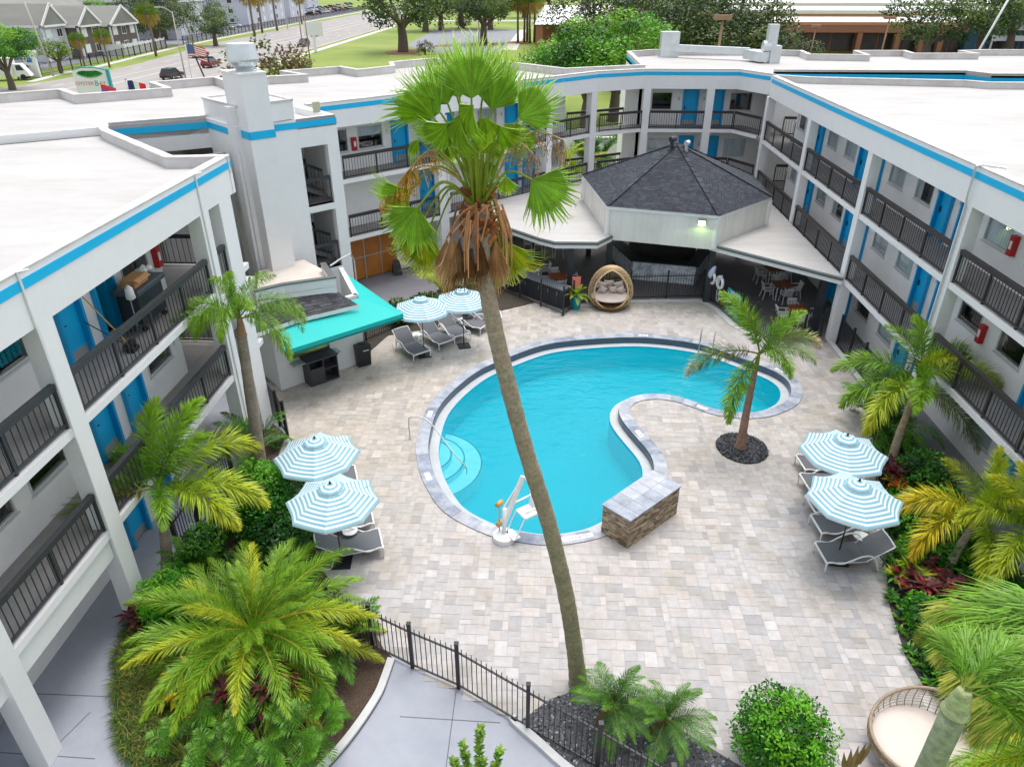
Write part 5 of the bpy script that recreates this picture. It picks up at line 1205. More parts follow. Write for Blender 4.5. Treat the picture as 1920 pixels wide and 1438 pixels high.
species('queen', 2.7, 84, .66, .024, 2, gr_m, gr_l, sag=1.2, vee=5, elev=(('up', 76, 105), ('mid', 52, 135), ('low', 22, 115), ('hang', -15, 70)))
DE = (('up', 62, 60), ('mid', 36, 62), ('low', 12, 55), ('hang', -10, 40))
species('date', 3.0, 92, .5, .015, 2, gr_m, gr_l, sag=.25, vee=26, fwd=(58, 26), pet=.14, rach=G(196, 186, 70), elev=DE)
species('dateyellow', 3.0, 92, .5, .015, 2, gr_l, yel, sag=.25, vee=26, fwd=(58, 26), pet=.14, rach=G(210, 190, 60), elev=DE)
species('pygmy', 1.15, 62, .26, .012, 1, gr_d, gr_m, sag=.6, vee=18)
species('areca', 1.7, 46, .42, .03, 1, gr_d, gr_m, sag=.5, vee=28)
species('arecayellow', 1.7, 46, .42, .032, 1, gr_l, yel, sag=.5, vee=28)
species('philo', .95, 17, .3, .024, 1, G(60, 120, 26), gr_m, sag=.5, vee=10, pet=.4, fwd=(75, 35))
M['trunk_g'] = attr_mat('palm_trunk', .85, var=.3, scale=16, bump=.5, bscale=26)
def trunk(T, pts, r0, r1, col, name='trunk', ring=.0, col2=None, n=12, swell=1.5):
    sp = spline([Vector(p) for p in pts], 10, False); m = len(sp); mb = MB(); rr = []; cc = []
    for i in range(m):
        t = i / (m - 1); r = r0 + (r1 - r0) * t; r *= 1 + (swell - 1) * math.exp(-t * 16); r *= 1 + rnd.uniform(-.02, .02); rr.append(r); c = vmix(col, col2 or col, t); cc.append(jit(c, .12))
    mb.tube(sp, rr, n, True, 0, cc); return mb.build(name, M['trunk_g'], T, True)
def palm(label, pts, r0, r1, col, fronds, shaft=None, name='palm_tree', group=None, cat='palm tree', col2=None):
    pts = [Vector(p) for p in pts]; T = thing(name, label, cat, tuple(pts[0]), 0, group); trunk(T, pts, r0, r1, col, col2=col2)
    top = pts[-1]; d = (pts[-1] - pts[-2]).normalized() if len(pts) > 1 else Vector((0, 0, 1))
    if shaft:
        h, c = shaft; trunk(T, [top - d * .05, top + d * h * .5, top + d * h], r1 * 1.08, r1 * .5, c, 'crown_shaft', swell=1.1); top = top + d * h
    for sp, az, v, s in fronds:
        me = rnd.choice(SP[sp][v]); o = bpy.data.objects.new('frond', me); COL.objects.link(o); o.parent = T; o.location = WM[T].inverted() @ (top + Vector((0, 0, rnd.uniform(-.08, .04))))
        o.rotation_euler = (rnd.uniform(-.25, .25), rnd.uniform(-.06, .06), R(az + rnd.uniform(-4, 4))); o.scale = (s * (1.14 if sp[:3] == 'fox' else 1),) * 3; WM[o] = WM[T]
    return T
bark_g, bark_b, bark_pale = lin(150, 138, 124), lin(128, 104, 88), lin(172, 166, 150)
Y = lambda y, *ps: [atY(px, py, y) for px, py in ps]
# pool palm in its ring of slate
b0 = at(1388, 840); palm('slim foxtail palm growing from a slate ring inside the pool bend', [b0, *Y(20.75, (1399, 775), (1410, 720), (1417, 690))], .15, .085, lin(150, 116, 100), [('foxolive', 178, 'low', 1.0), ('foxtail', 214, 'hang', .95), ('foxtail', 135, 'up', .9), ('foxyellow', 160, 'up', .85), ('foxtail', 285, 'mid', .75), ('foxtail', 30, 'up', .75), ('foxolive', 5, 'mid', .85), ('foxtail', 330, 'mid', .7)], (.55, G(120, 140, 50)))
palm('leaning foxtail palm with a yellow crown shaft beside the right umbrellas', [at(1665, 890), at(1683, 825, 1.0), at(1700, 778, 1.7), at(1710, 745, 2.3)], .15, .085, bark_g, [('foxtail', 165, 'mid', 1.05), ('foxtail', 195, 'low', 1.1), ('foxyellow', 218, 'low', 1.1), ('foxtail', 240, 'mid', 1.0), ('foxtail', 25, 'mid', 1.0), ('foxyellow', 350, 'mid', 1.0), ('foxolive', 315, 'hang', 1.05), ('foxtail', 95, 'up', .85), ('foxtail', 140, 'up', .8), ('foxyellow', 285, 'up', .7)], (.6, G(200, 180, 50)), col2=lin(170, 150, 110))
palm('golden yellow foxtail palm in the right bed by the blue ground floor door', [at(1775, 1082), at(1788, 1045, .5), at(1822, 990, 1.2)], .15, .09, bark_g, [('foxgold', 172, 'mid', 1.0), ('foxgold', 205, 'low', 1.0), ('foxyellow', 65, 'up', .75), ('foxyellow', 280, 'up', .75), ('foxyellow', 250, 'low', .95), ('foxyellow', 150, 'up', .7), ('foxyellow', 20, 'mid', .8), ('foxyellow', 320, 'mid', .9)], (.4, G(180, 180, 60)))
palm('yellow green foxtail palm at the right picture edge below the golden one', [at(1935, 1090), at(1935, 1050, .7), at(1940, 1010, 1.5)], .15, .09, bark_g, [('foxyellow', 185, 'mid', .9), ('foxyellow', 215, 'low', .9), ('foxtail', 240, 'low', .9), ('foxyellow', 150, 'up', .8), ('foxyellow', 90, 'up', .7), ('foxtail', 270, 'mid', .8)], (.4, G(180, 180, 60)))
palm('tall slender palm with drooping feathery fronds in front of the left wing', [at(490, 890), *Y(18.48, (480, 810), (468, 730), (457, 655), (453, 625))], .2, .13, bark_g, [('queen', 178, 'mid', .85), ('queen', 205, 'low', 1.0), ('queen', 110, 'up', .7), ('queen', 60, 'up', .75), ('queen', 8, 'mid', .85), ('queen', 335, 'low', .85), ('queen', 275, 'mid', .7), ('queen', 240, 'mid', .75), ('queen', 150, 'up', .7), ('queen', 310, 'up', .65), ('queen', 30, 'low', .8)], (.5, lin(168, 128, 96)), col2=lin(150, 134, 120))
palm('foxtail palm with broad plumes standing by the left walkway columns', [at(315, 1075), *Y(14.0, (309, 1000), (302, 945))], .16, .1, bark_g, [('foxtail', 95, 'up', .95), ('foxyellow', 35, 'mid', 1.1), ('foxyellow', 5, 'low', 1.05), ('foxyellow', 340, 'low', 1.0), ('foxtail', 150, 'mid', .9), ('foxtail', 188, 'low', .85), ('foxolive', 216, 'low', 1.15), ('foxtail', 70, 'up', .95), ('foxtail', 300, 'mid', .75), ('foxtail', 20, 'up', .8)], (.55, G(140, 160, 90)))
fr = []
for i in range(62):
    v = 'up' if i % 4 == 0 else ('mid' if i % 4 in (1, 3) else 'low'); fr.append(('dateyellow' if rnd.random() < .25 else 'date', i * 137.5 % 360, v, rnd.uniform(.92, 1.06) * (.62 if v == 'up' else 1)))
palm('wide date palm with arching fronds filling the front left bed', [(-6.55, 11.5, 0), (-6.55, 11.5, .4), (-6.55, 11.5, .7)], .26, .24, lin(120, 84, 52), fr)
for (bx, by), l, cp in (((1.45, 9.95), 'small feathery date palm with its back to the gate fence', (1150, 1325)), ((2.55, 9.75), 'small feathery date palm nearer the round clipped shrub', (1248, 1350))):
    c = atY(*cp, by); fr = [('pygmy', i * 137.5 % 360, ('up', 'mid', 'mid', 'low')[i % 4], rnd.uniform(.85, 1.1)) for i in range(22)]
    palm(l, [(bx, by, 0), (bx, by, c.z * .5), (c.x, by, max(.45, c.z))], .08, .07, lin(110, 80, 56), fr)
fr = [('dateyellow' if rnd.random() < .4 else 'date', i * 137.5 % 360, ('up', 'mid', 'low')[i % 3], rnd.uniform(.8, 1)) for i in range(30)]
palm('feathery date palm cut by the bottom right corner', [(10.2, 9.0, 0), (10.2, 9.0, .5), (10.25, 9.0, 1.0)], .24, .22, lin(120, 84, 52), fr)
def clump(label, x, y, sp, n, s, name='areca_palm', cat='palm', stems=5):
    T = thing(name, label, cat, (x, y, 0)); mb = MB()
    for k in range(stems): a = k * 2.4; mb.tube([(x + math.cos(a) * .02, y + math.sin(a) * .02, 0), (x + math.cos(a) * .22, y + math.sin(a) * .22, .55 * s)], .03, 6, True, 0, jit(G(140, 140, 60)))
    mb.build('stem', M['trunk_g'], T)
    for i in range(n):
        a = i * 137.5; v = ('up', 'up', 'mid', 'low')[i % 4]; o = bpy.data.objects.new('frond', rnd.choice(SP[sp][v])); COL.objects.link(o); o.parent = T; WM[o] = WM[T]
        o.location = (math.cos(R(a)) * .12, math.sin(R(a)) * .12, .4 * s); o.rotation_euler = (rnd.uniform(-.2, .2), 0, R(a)); o.scale = (s * rnd.uniform(.8, 1.1),) * 3
    return T
clump('dark green palm clump behind the tall left palm trunk', -9.35, 19.3, 'areca', 16, .95)
clump('arching palm clump under the leaning foxtail palm', 11.75, 21.6, 'areca', 20, 1.25)
clump('yellow tinted palm clump by the lobby behind the umbrellas', -4.7, 32.6, 'arecayellow', 16, 1.1)
clump('small yellow green palm by the right canopy post', 10.9, 29.9, 'arecayellow', 12, .5)
clump('fine leaved palm clump against the gate fence beside the big date palm', -4.5, 11.6, 'areca', 18, .8)
clump('low palm beside the ground floor column on the left', -9.1, 13.9, 'areca', 14, .6)
T = [o for o in bpy.data.objects if o.name.startswith('planter')][0]
for i in range(16):
    o = bpy.data.objects.new('frond', rnd.choice(SP['arecayellow'][('up', 'mid', 'low')[i % 3]])); COL.objects.link(o); o.parent = T; o.location = (0, 0, .6); o.rotation_euler = (0, 0, R(i * 137.5)); o.scale = (.42,) * 3; WM[o] = WM[T]
# tall palm close to the viewer at bottom right
species('near', 1.3, 70, .5, .015, 2, gr_m, gr_l, sag=.6, fwd=(38, 14), vee=4, tipcol=G(200, 196, 90))
c = Vector((0, 0, CAMZ)) + ray(1792, 1330) * 5.6
palm('pale trunked palm rising close in the bottom right corner', [(c.x, c.y, 0), (c.x, c.y, c.z * .5), (c.x + .02, c.y + .02, c.z)],   .11, .096, lin(150, 156, 132), [('near', 62, 'low', .75), ('near', 40, 'low', .8), ('near', 20, 'low', .8), ('near', 0, 'low', .8), ('near', 85, 'low', .6), ('near', 345, 'hang', .7), ('near', 30, 'mid', .6), ('near', 100, 'mid', .5)], (.2, lin(146, 160, 110)), col2=lin(146, 156, 122))
c = Vector((0, 0, CAMZ)) + ray(2110, 1215) * 6.6
palm('palm just outside the right edge with fronds arching into view', [(c.x, c.y, 0), (c.x, c.y, c.z * .5), (c.x, c.y, c.z)], .13, .11, lin(178, 170, 150), [('near', a_, v_, 1.3) for a_, v_ in ((172, 'low'), (186, 'low'), (200, 'low'), (158, 'low'), (192, 'hang'), (178, 'hang'), (210, 'hang'), (218, 'low'), (165, 'hang'), (205, 'low'))], (.1, G(170, 190, 80)))

# ------------------------------------------------------------------ the tall fan palm in the middle
def fan_mesh(Rr, nseg, spread, fold, droop, c0, c1, tip=None, split=.56, curl=0):
    """palmate blade: hub at origin, midrib along +x, face +z"""
    mb = MB(); h = spread / 2
    for i in range(nseg):
        a0, a1 = -h + spread * i / nseg, -h + spread * (i + 1) / nseg; am = (a0 + a1) / 2; rr = Rr * (1 - .32 * (abs(am) / h) ** 2) * rnd.uniform(.94, 1.05)
        c = jit(vmix(c0, c1, rnd.random()), .16)
        def P(r, a, z): 
            q = r / Rr; return Vector((r * math.cos(a) - curl * q * q * .3, r * math.sin(a), z - droop * q ** 3 * Rr - curl * q * q * Rr))
        zf = fold * .5; da = a1 - a0; ks = (.0, .3, split)
        for r0, r1 in zip(ks, ks[1:]):
            A, B, C = P(r0 * rr, a0, 0), P(r0 * rr, am, zf * r0), P(r0 * rr, a1, 0); D, E, Fp = P(r1 * rr, a0, 0), P(r1 * rr, am, zf * r1), P(r1 * rr, a1, 0)
            mb.face([A, D, E, B], 0, c); mb.face([B, E, Fp, C], 0, mul(c, .93))  # fold shading put into the colour: one half of each pleat darker
        A, B, C = P(split * rr, a0, 0), P(split * rr, am, zf * split), P(split * rr, a1, 0); w = .3; rr *= rnd.choice((1, 1, .93, 1.04)); mid_ = P(rr * .82, am + rnd.uniform(-.05, .05), -droop * .12 * Rr - rnd.uniform(0, .08)); tipp = P(rr * rnd.uniform(.9, 1.02), am + rnd.uniform(-.12, .12), -droop * .5 * Rr - rnd.uniform(.06, .3))
        L0 = mid_ + (A - C) * .22; R0 = mid_ + (C - A) * .22; ct = tip and jit(tip, .2) or vmix(c, yel, .25)
        mb.face([A, L0, mid_, B], 0, c); mb.face([B, mid_, R0, C], 0, c); mb.face([L0, tipp, R0], 0, ct)
    return mb.mesh('fan_blade', M['foliage'])
fg0, fg1 = G(142, 190, 62), G(172, 214, 80)
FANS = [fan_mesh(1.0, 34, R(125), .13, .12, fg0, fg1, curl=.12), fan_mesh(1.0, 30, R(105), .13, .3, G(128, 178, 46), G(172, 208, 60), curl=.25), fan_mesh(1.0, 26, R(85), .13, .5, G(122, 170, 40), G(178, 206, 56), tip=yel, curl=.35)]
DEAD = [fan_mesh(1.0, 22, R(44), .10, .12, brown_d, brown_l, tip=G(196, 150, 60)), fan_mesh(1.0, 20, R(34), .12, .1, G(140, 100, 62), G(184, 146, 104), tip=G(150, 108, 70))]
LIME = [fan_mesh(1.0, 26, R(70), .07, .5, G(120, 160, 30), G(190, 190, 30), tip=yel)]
yb = 11.0
tp = [at(1085, 1300), *Y(yb, (1075, 1200), (1060, 1110), (1030, 985), (985, 840), (945, 690), (920, 580), (905, 480), (898, 400))]
tp[0] = Vector((1.02, 11.0, 0))
T = thing('fan_palm', 'tall leaning fan palm with a skirt of dead brown leaves in front of the pool', 'palm tree', tuple(tp[0]))
sp = spline(tp, 14, False); mb = MB(); m = len(sp); rr, cc = [], []
for i in range(m):
    t = i / (m - 1); rr.append((.185 - .05 * min(1, t * 1.2) + .05 * math.exp(-t * 25)) * rnd.uniform(.96, 1.04) * (1.25 if t > .9 else 1)); cc.append(jit(vmix(lin(128, 124, 92), lin(158, 142, 124), min(1, max(0, (t - .1) * 1.3))), .1))
mb.tube(sp, rr, 18, True, 0, cc)
tk = mb.build('trunk', M['trunk_g'], T, True)
hub = atY(897, 375, yb)
mb = MB()                                     # old leaf bases
for i in range(34):
    a = i * 2.4; z = rnd.uniform(-.75, .15); p = hub + Vector((math.cos(a) * .16, math.sin(a) * .16, z)); mb.tube([p, p + Vector((math.cos(a) * .14, math.sin(a) * .14, .12))], [.06, .03], 5, True, 0, jit(rnd.choice([lin(140, 80, 40), lin(110, 60, 34), lin(170, 110, 60)]), .2))
mb.build('leaf_base', M['trunk_g'], T)
def fan(px, py, ang, rad, face, y=0, kind=FANS, k=0, cpet=G(150, 170, 50), start=None, arch=.18, name='fan_leaf', roll=0):
    """one fan leaf: hub at a measured point, ang = midrib direction in the picture plane, face = tilt of the blade away from the viewer"""
    h = atY(px, py, yb + y); a = R(ang); mid_ = Vector((math.cos(a), 0, math.sin(a))); view = (Vector((0, 0, CAMZ)) - h).normalized()
    ax = Vector((mid_.x, 0, mid_.z)); ax = Matrix.Rotation(R(face), 4, mid_.cross(view)) @ ax if face else ax
    nz = (view - ax * view.dot(ax)).normalized(); nz = Matrix.Rotation(R(roll), 4, ax) @ nz; ay = nz.cross(ax)
    X = Matrix((( ax.x, ay.x, nz.x, h.x), (ax.y, ay.y, nz.y, h.y), (ax.z, ay.z, nz.z, h.z), (0, 0, 0, 1))) @ Matrix.Scale(rad, 4)
    o = bpy.data.objects.new(name, kind[k % len(kind)]); COL.objects.link(o); o.parent = T; o.matrix_local = WM[T].inverted() @ X; WM[o] = X
    s = start or hub + Vector(((h.x - hub.x) * .08 + rnd.uniform(-.07, .07), (h.y - hub.y) * .08, rnd.uniform(-.1, .08))); q = (s + h) / 2 + Vector((rnd.uniform(-.06, .06), rnd.uniform(-.06, .06), arch * rnd.uniform(.8, 1.2))); mb = MB(); mb.tube(spline([s, q, h], 6, False), [.03, .028, .026, .024, .022, .02, .018, .018, .017, .016, .016, .015, .015][:13], 6, False, 0, cpet); WM[o] = X
    p = mb.build('petiole', M['foliage'], T, True); return o
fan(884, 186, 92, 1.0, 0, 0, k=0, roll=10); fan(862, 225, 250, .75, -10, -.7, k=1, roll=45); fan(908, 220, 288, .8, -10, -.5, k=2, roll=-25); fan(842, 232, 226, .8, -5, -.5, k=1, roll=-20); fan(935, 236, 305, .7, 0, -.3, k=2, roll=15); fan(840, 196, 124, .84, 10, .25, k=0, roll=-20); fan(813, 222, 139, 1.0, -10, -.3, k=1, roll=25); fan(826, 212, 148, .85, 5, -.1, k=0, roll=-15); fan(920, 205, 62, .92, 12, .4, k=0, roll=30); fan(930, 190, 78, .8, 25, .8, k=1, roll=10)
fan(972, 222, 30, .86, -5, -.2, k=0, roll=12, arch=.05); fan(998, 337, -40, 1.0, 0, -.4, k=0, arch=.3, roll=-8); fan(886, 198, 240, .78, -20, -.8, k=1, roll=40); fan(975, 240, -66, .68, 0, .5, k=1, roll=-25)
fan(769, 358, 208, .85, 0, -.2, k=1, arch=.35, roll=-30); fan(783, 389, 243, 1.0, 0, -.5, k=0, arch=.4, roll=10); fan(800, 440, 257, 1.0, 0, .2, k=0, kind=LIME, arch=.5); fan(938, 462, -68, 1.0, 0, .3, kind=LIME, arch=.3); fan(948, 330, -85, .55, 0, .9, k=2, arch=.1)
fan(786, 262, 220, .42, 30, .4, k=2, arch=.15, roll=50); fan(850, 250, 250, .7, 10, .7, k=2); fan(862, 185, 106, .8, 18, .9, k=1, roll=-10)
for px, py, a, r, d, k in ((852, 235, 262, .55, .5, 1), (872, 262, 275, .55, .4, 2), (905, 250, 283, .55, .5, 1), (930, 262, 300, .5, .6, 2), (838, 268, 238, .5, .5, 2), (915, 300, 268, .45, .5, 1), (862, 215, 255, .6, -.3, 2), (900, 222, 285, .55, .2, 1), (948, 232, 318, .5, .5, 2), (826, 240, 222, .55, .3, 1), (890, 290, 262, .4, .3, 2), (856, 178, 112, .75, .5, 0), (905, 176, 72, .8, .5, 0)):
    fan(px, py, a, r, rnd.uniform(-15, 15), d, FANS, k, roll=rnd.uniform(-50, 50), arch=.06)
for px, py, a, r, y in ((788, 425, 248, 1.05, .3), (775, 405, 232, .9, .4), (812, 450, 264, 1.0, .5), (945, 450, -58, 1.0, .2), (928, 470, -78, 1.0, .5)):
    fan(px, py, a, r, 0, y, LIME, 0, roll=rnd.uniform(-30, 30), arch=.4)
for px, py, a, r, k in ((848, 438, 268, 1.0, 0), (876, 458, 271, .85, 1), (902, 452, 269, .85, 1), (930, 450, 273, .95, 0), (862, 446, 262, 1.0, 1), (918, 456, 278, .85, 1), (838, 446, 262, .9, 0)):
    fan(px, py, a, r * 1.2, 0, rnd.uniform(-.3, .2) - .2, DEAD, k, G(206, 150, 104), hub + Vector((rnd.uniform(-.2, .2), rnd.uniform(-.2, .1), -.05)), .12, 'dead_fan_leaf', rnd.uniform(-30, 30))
mb = MB()                                     # loose dead strips and seed sprays
for i in range(18):
    a = rnd.uniform(0, 6.28); p = hub + Vector((math.cos(a) * .2, math.sin(a) * .2, rnd.uniform(-.3, .05))); o = Vector((math.cos(a) * .16, math.sin(a) * .16, 0)); mb.tube([p, p + o + Vector((0, 0, .08)), p + o * 1.9 + Vector((0, 0, -.35)), p + o * 2 + Vector((0, 0, -.8))], [.018, .02, .016, .01], 4, False, 0, jit(rnd.choice([G(206, 150, 104), G(220, 170, 124), G(180, 124, 82)]), .2))
mb.build('dead_petiole', M['foliage'], T)
def spray(p, q, ln, col):
    mb = MB(); m_ = (p + q) / 2 + Vector((0, 0, .35)); arc = spline([p, m_, q], 8, False); mb.tube(arc, .012, 5, False, 0, G(196, 170, 130))
    for i in range(34):
        s = arc[-1 - int(rnd.random() ** 2 * 9)]; e = s + Vector((rnd.uniform(-.14, .14), rnd.uniform(-.14, .14), -rnd.uniform(.15, ln))); mb.tube([s, (s + e) / 2 + Vector((rnd.uniform(-.05, .05), 0, .03)), e], .006, 3, False, 0, jit(col, .25))
        for k in range(3): leaf2(mb, s.lerp(e, .5 + .5 * k / 3), Vector((rnd.uniform(-1, 1), rnd.uniform(-1, 1), -1)), Vector((0, 1, 0)), .035, .02, jit(col, .3))
    mb.build('seed_spray', M['foliage'], T)
for a, b_ in (((862, 330), (745, 345)), ((862, 335), (768, 318)), ((870, 340), (722, 372)), ((930, 330), (1055, 262)), ((930, 335), (1000, 290))):
    spray(atY(*a, yb - .1), atY(*b_, yb - .2), .45, G(214, 168, 60) if b_[0] < 900 else G(176, 150, 112))

# ------------------------------------------------------------------ shrubs, hedges, rosettes, ground cover
def shrub(label, c, r, n, leaf, cols, name='shrub', cat='shrub', lumps=26, top=None, group=None):
    c = Vector(c); T = thing(name, label, cat, (c.x, c.y, 0), 0, group); mb = MB(); L = []
    for i in range(lumps):
        z = 1 - 2 * (i + .5) / lumps; a = i * 2.4; q = math.sqrt(max(0, 1 - z * z)); k = rnd.uniform(.62, .8); L.append((Vector((math.cos(a) * q * k, math.sin(a) * q * k, z * k)), rnd.uniform(.26, .4), jit(rnd.choice(cols), .12)))
    for i in range(n):
        lc, lr, col = rnd.choice(L); d = Vector((rnd.gauss(0, 1), rnd.gauss(0, 1), rnd.gauss(.3, 1))).normalized(); p = lc + d * lr * rnd.uniform(.75, 1.08); w = c + Vector((p.x * r[0], p.y * r[1], p.z * r[2]))
        if w.z < .03: continue
        o = (Vector((p.x / r[0], p.y / r[1], p.z / r[2])) + Vector((rnd.gauss(0, .5), rnd.gauss(0, .5), rnd.gauss(.4, .5)))).normalized(); t = Vector((rnd.gauss(0, 1), rnd.gauss(0, 1), rnd.gauss(0, 1)))
        t = (t - o * t.dot(o) * .7).normalized(); leaf2(mb, w, (t + o * .5), o, leaf * rnd.uniform(.7, 1.3), leaf * .55, jit(col, .25), rnd.uniform(0, .3))
    mb.build('foliage', M['foliage'], T)
    mb = MB()
    for i in range(6): a = i * 1.05; mb.tube([(c.x, c.y, 0), (c.x + math.cos(a) * r[0] * .3, c.y + math.sin(a) * r[1] * .3, c.z), (c.x + math.cos(a) * r[0] * .55, c.y + math.sin(a) * r[1] * .55, c.z + r[2] * .4)], [.035, .025, .01], 5, True, 0, lin(90, 70, 54))
    mb.build('branches', M['trunk_g'], T); return T
vivid = [G(78, 150, 26), G(52, 122, 22), G(104, 172, 34), G(40, 100, 18)]
deep = [G(40, 96, 24), G(58, 122, 28), G(30, 78, 20), G(80, 138, 34)]
c = atY(1458, 1385, 9.3); shrub('round clipped green shrub at the bottom edge left of the nest chair', (5.0, 9.35, .78), (.98, .95, .85), 9000, .085, vivid, name='clipped_shrub', lumps=44)
shrub('dense rounded green shrub beside the nearest left lounger', (-7.95, 16.25, .85), (1.15, 1.35, .95), 8000, .11, vivid)
shrub('dark dense shrub behind the big date palm, next to the loungers', (-6.9, 14.6, .7), (1.0, 1.2, .8), 6000, .11, deep)
shrub('bright green clipped shrub beside the left walkway column', (-8.85, 12.3, .75), (.8, .95, .85), 7000, .09, [G(92, 176, 30), G(70, 150, 26), G(120, 192, 40)])
shrub('low dark shrub at the foot of the left foxtail palm', (-9.2, 14.6, .4), (.6, .9, .5), 3000, .1, deep)
for x, y, r, l in ((10.8, 16.9, (.75, .9, .55), 'green shrub beside the yellow palm and the right umbrella'), (11.9, 18.6, (.8, .9, .8), 'dark leafy shrub behind the leaning palm trunk'), (11.2, 15.6, (.9, .8, .5), 'low green shrub by the golden palm trunk'), (12.2, 21.9, (.6, 1.2, .6), 'dark green shrub under the arching palm clump'), (9.6, 12.9, (.55, .9, .45), 'low green shrub along the deck edge right of the nearest lounger'), (9.5, 11.5, (.55, .8, .45), 'low green shrub along the deck edge near the nest chair'), (12.0, 17.0, (.6, 1.0, .6), 'green shrub against the ground floor walkway on the right'), (10.2, 15.2, (.4, .6, .4), 'small green shrub beside the seat of the nearest right lounger'), (11.6, 13.4, (.9, 1.0, .55), 'dark green shrub below the golden palm')):
    shrub(l, (x, y, r[2] * .8), r, 3200, .11, deep if 'dark' in l else vivid)
for i, (x, y, l) in enumerate(((-6.6, 30.6, 'hedge shrub next to the turquoise awning tip'), (-5.6, 31.6, 'hedge shrub behind the nearer striped umbrella of the row'), (-4.4, 32.6, 'hedge shrub behind the farther striped umbrella of the row'), (-3.2, 33.5, 'hedge shrub ending at the bar fence'))):
    shrub(l, (x, y, .45), (.8, .8, .55), 2600, .13, [G(90, 120, 30), G(70, 104, 28), G(120, 140, 40), G(110, 80, 50)], group='hedge behind the lounger row')
def rosette(mb, p, n, L, w, cols, up=.8, bend=.5):
    for i in range(n):
        a = i * 2.4 + rnd.uniform(-.2, .2); e = rnd.uniform(.15, 1) * up; d = Vector((math.cos(a), math.sin(a), e * 1.4)).normalized(); leaf2(mb, p + Vector((0, 0, rnd.uniform(0, .12))), d, Vector((0, 0, 1)) if e < .9 else Vector((math.cos(a), math.sin(a), 0)), L * rnd.uniform(.75, 1.15), w, jit(rnd.choice(cols), .25), bend)
def rosettes(label, c, rad, k, n, L, w, cols, name, cat, hz=(.15, .6), up=.8):
    T = thing(name, label, cat, (c[0], c[1], 0)); mb = MB(); st = MB()
    for i in range(k):
        a = i * 2.4; q = rad * math.sqrt((i + .3) / k); p = Vector((c[0] + math.cos(a) * q, c[1] + math.sin(a) * q, rnd.uniform(*hz))); rosette(mb, p, n, L, w, cols, up); st.tube([(p.x, p.y, 0), p], .016, 5, True, 0, lin(110, 90, 70))
    mb.build('foliage', M['foliage'], T); st.build('stem', M['trunk_g'], T); return T
redp = [G(92, 38, 46), G(112, 44, 56), G(72, 32, 38), G(128, 52, 60), G(84, 56, 46)]
crot = [G(220, 190, 30), G(170, 180, 36), G(90, 140, 36), G(230, 170, 30)]
rosettes('dark red ti plants under the front of the big date palm', (-6.0, 10.2), .75, 15, 16, .45, .12, redp, 'ti_plant', 'ti plant', (.3, .75))
rosettes('yellow and green croton under the left side of the big date palm', (-7.4, 10.3), .7, 13, 16, .42, .12, crot, 'croton', 'croton', (.25, .65))
rosettes('dark red ti plant at the foot of the left walkway column', (-9.55, 12.15), .35, 6, 14, .42, .1, redp, 'ti_plant', 'ti plant', (.3, .8))
rosettes('dark red ti plants at the base of the leaning palm', (11.25, 18.9), .55, 12, 16, .42, .09, redp, 'ti_plant', 'ti plant', (.2, .7))
rosettes('dark red ti plants beside the golden palm trunk', (10.15, 14.3), .7, 14, 16, .42, .1, redp + [G(150, 52, 46)], 'ti_plant', 'ti plant', (.15, .5))
rosettes('yellow green dracaena behind the nearest right lounger', (9.75, 14.55), .35, 6, 16, .5, .08, [G(160, 190, 40), G(200, 200, 60), G(80, 140, 40)], 'dracaena', 'dracaena', (.1, .35))
rosettes('orange tipped ginger lily beside the red plants of the leaning palm', (11.0, 18.35), .2, 3, 10, .4, .08, [G(220, 120, 30), G(200, 90, 30), G(120, 140, 40)], 'ginger_lily', 'flower', (.3, .6))
rosettes('broad leaved green plant by the right bed', (11.9, 14.6), .8, 12, 12, .6, .2, deep, 'philodendron', 'philodendron', (.15, .4), .6)
for i, (x, y) in enumerate(((-4.9, 9.6), (-5.6, 9.1), (-4.8, 8.7), (-6.2, 8.5), (-5.3, 8.2), (-7.0, 8.7), (-4.5, 9.2), (-6.4, 9.3))):
    clump(['lacy philodendron nearest the curved kerb', 'lacy philodendron in front of the red ti plants', 'lacy philodendron at the bottom edge by the mulch', 'yellowish lacy philodendron at the bottom edge', 'lacy philodendron in the bottom middle of the left bed', 'lacy philodendron beside the grassy border', 'small lacy philodendron beside the mulch', 'lacy philodendron under the date palm tips'][i], x, y, 'philo', 20, rnd.uniform(.75, .95), 'philodendron', 'philodendron', 2)
mb = MB(); bedpoly = [(-10.1, 12.3), (-9.9, 11.4), (-9.32, 10.15), (-8.64, 9.11), (-7.93, 8.5), (-6.8, 8.0), (-7.0, 9.2), (-7.9, 10.2), (-8.5, 11.2), (-9.1, 11.7)]
k = 0
while k < 620:
    p = (rnd.uniform(-10.2, -6.7), rnd.uniform(8, 12.4))
    if inside(p, bedpoly): k += 1; rosette(mb, Vector((*p, .02)), 13, .36, .018, [G(74, 112, 34), G(50, 90, 30), G(110, 130, 50), G(150, 140, 70)], 1.0, .8)
stuff(mb, 'ground_cover', M['foliage'], 'grassy liriope border along the left walkway')
mb = MB(); k = 0
while k < 900:
    p = (rnd.uniform(8.8, 13), rnd.uniform(6, 24))
    if inside(p, bedR): k += 1; rosette(mb, Vector((*p, .02)), 7, .26, .07, deep + [G(110, 140, 40)], .9, .5)
stuff(mb, 'ground_cover', M['foliage'], 'low leafy ground cover filling the right bed')
mb = MB()
for i in range(260):
    p = (rnd.uniform(-10, -4), rnd.uniform(12, 21)); 
    if inside(p, [(-9.7, 21), (-9.0, 20.2), (-8.7, 18.6), (-7.6, 16.8), (-6.4, 15), (-5.4, 13.4), (-4, 12.2), (-6, 12.4), (-9.6, 13.5)]): rosette(mb, Vector((*p, .02)), 9, .3, .05, deep, .9, .5)
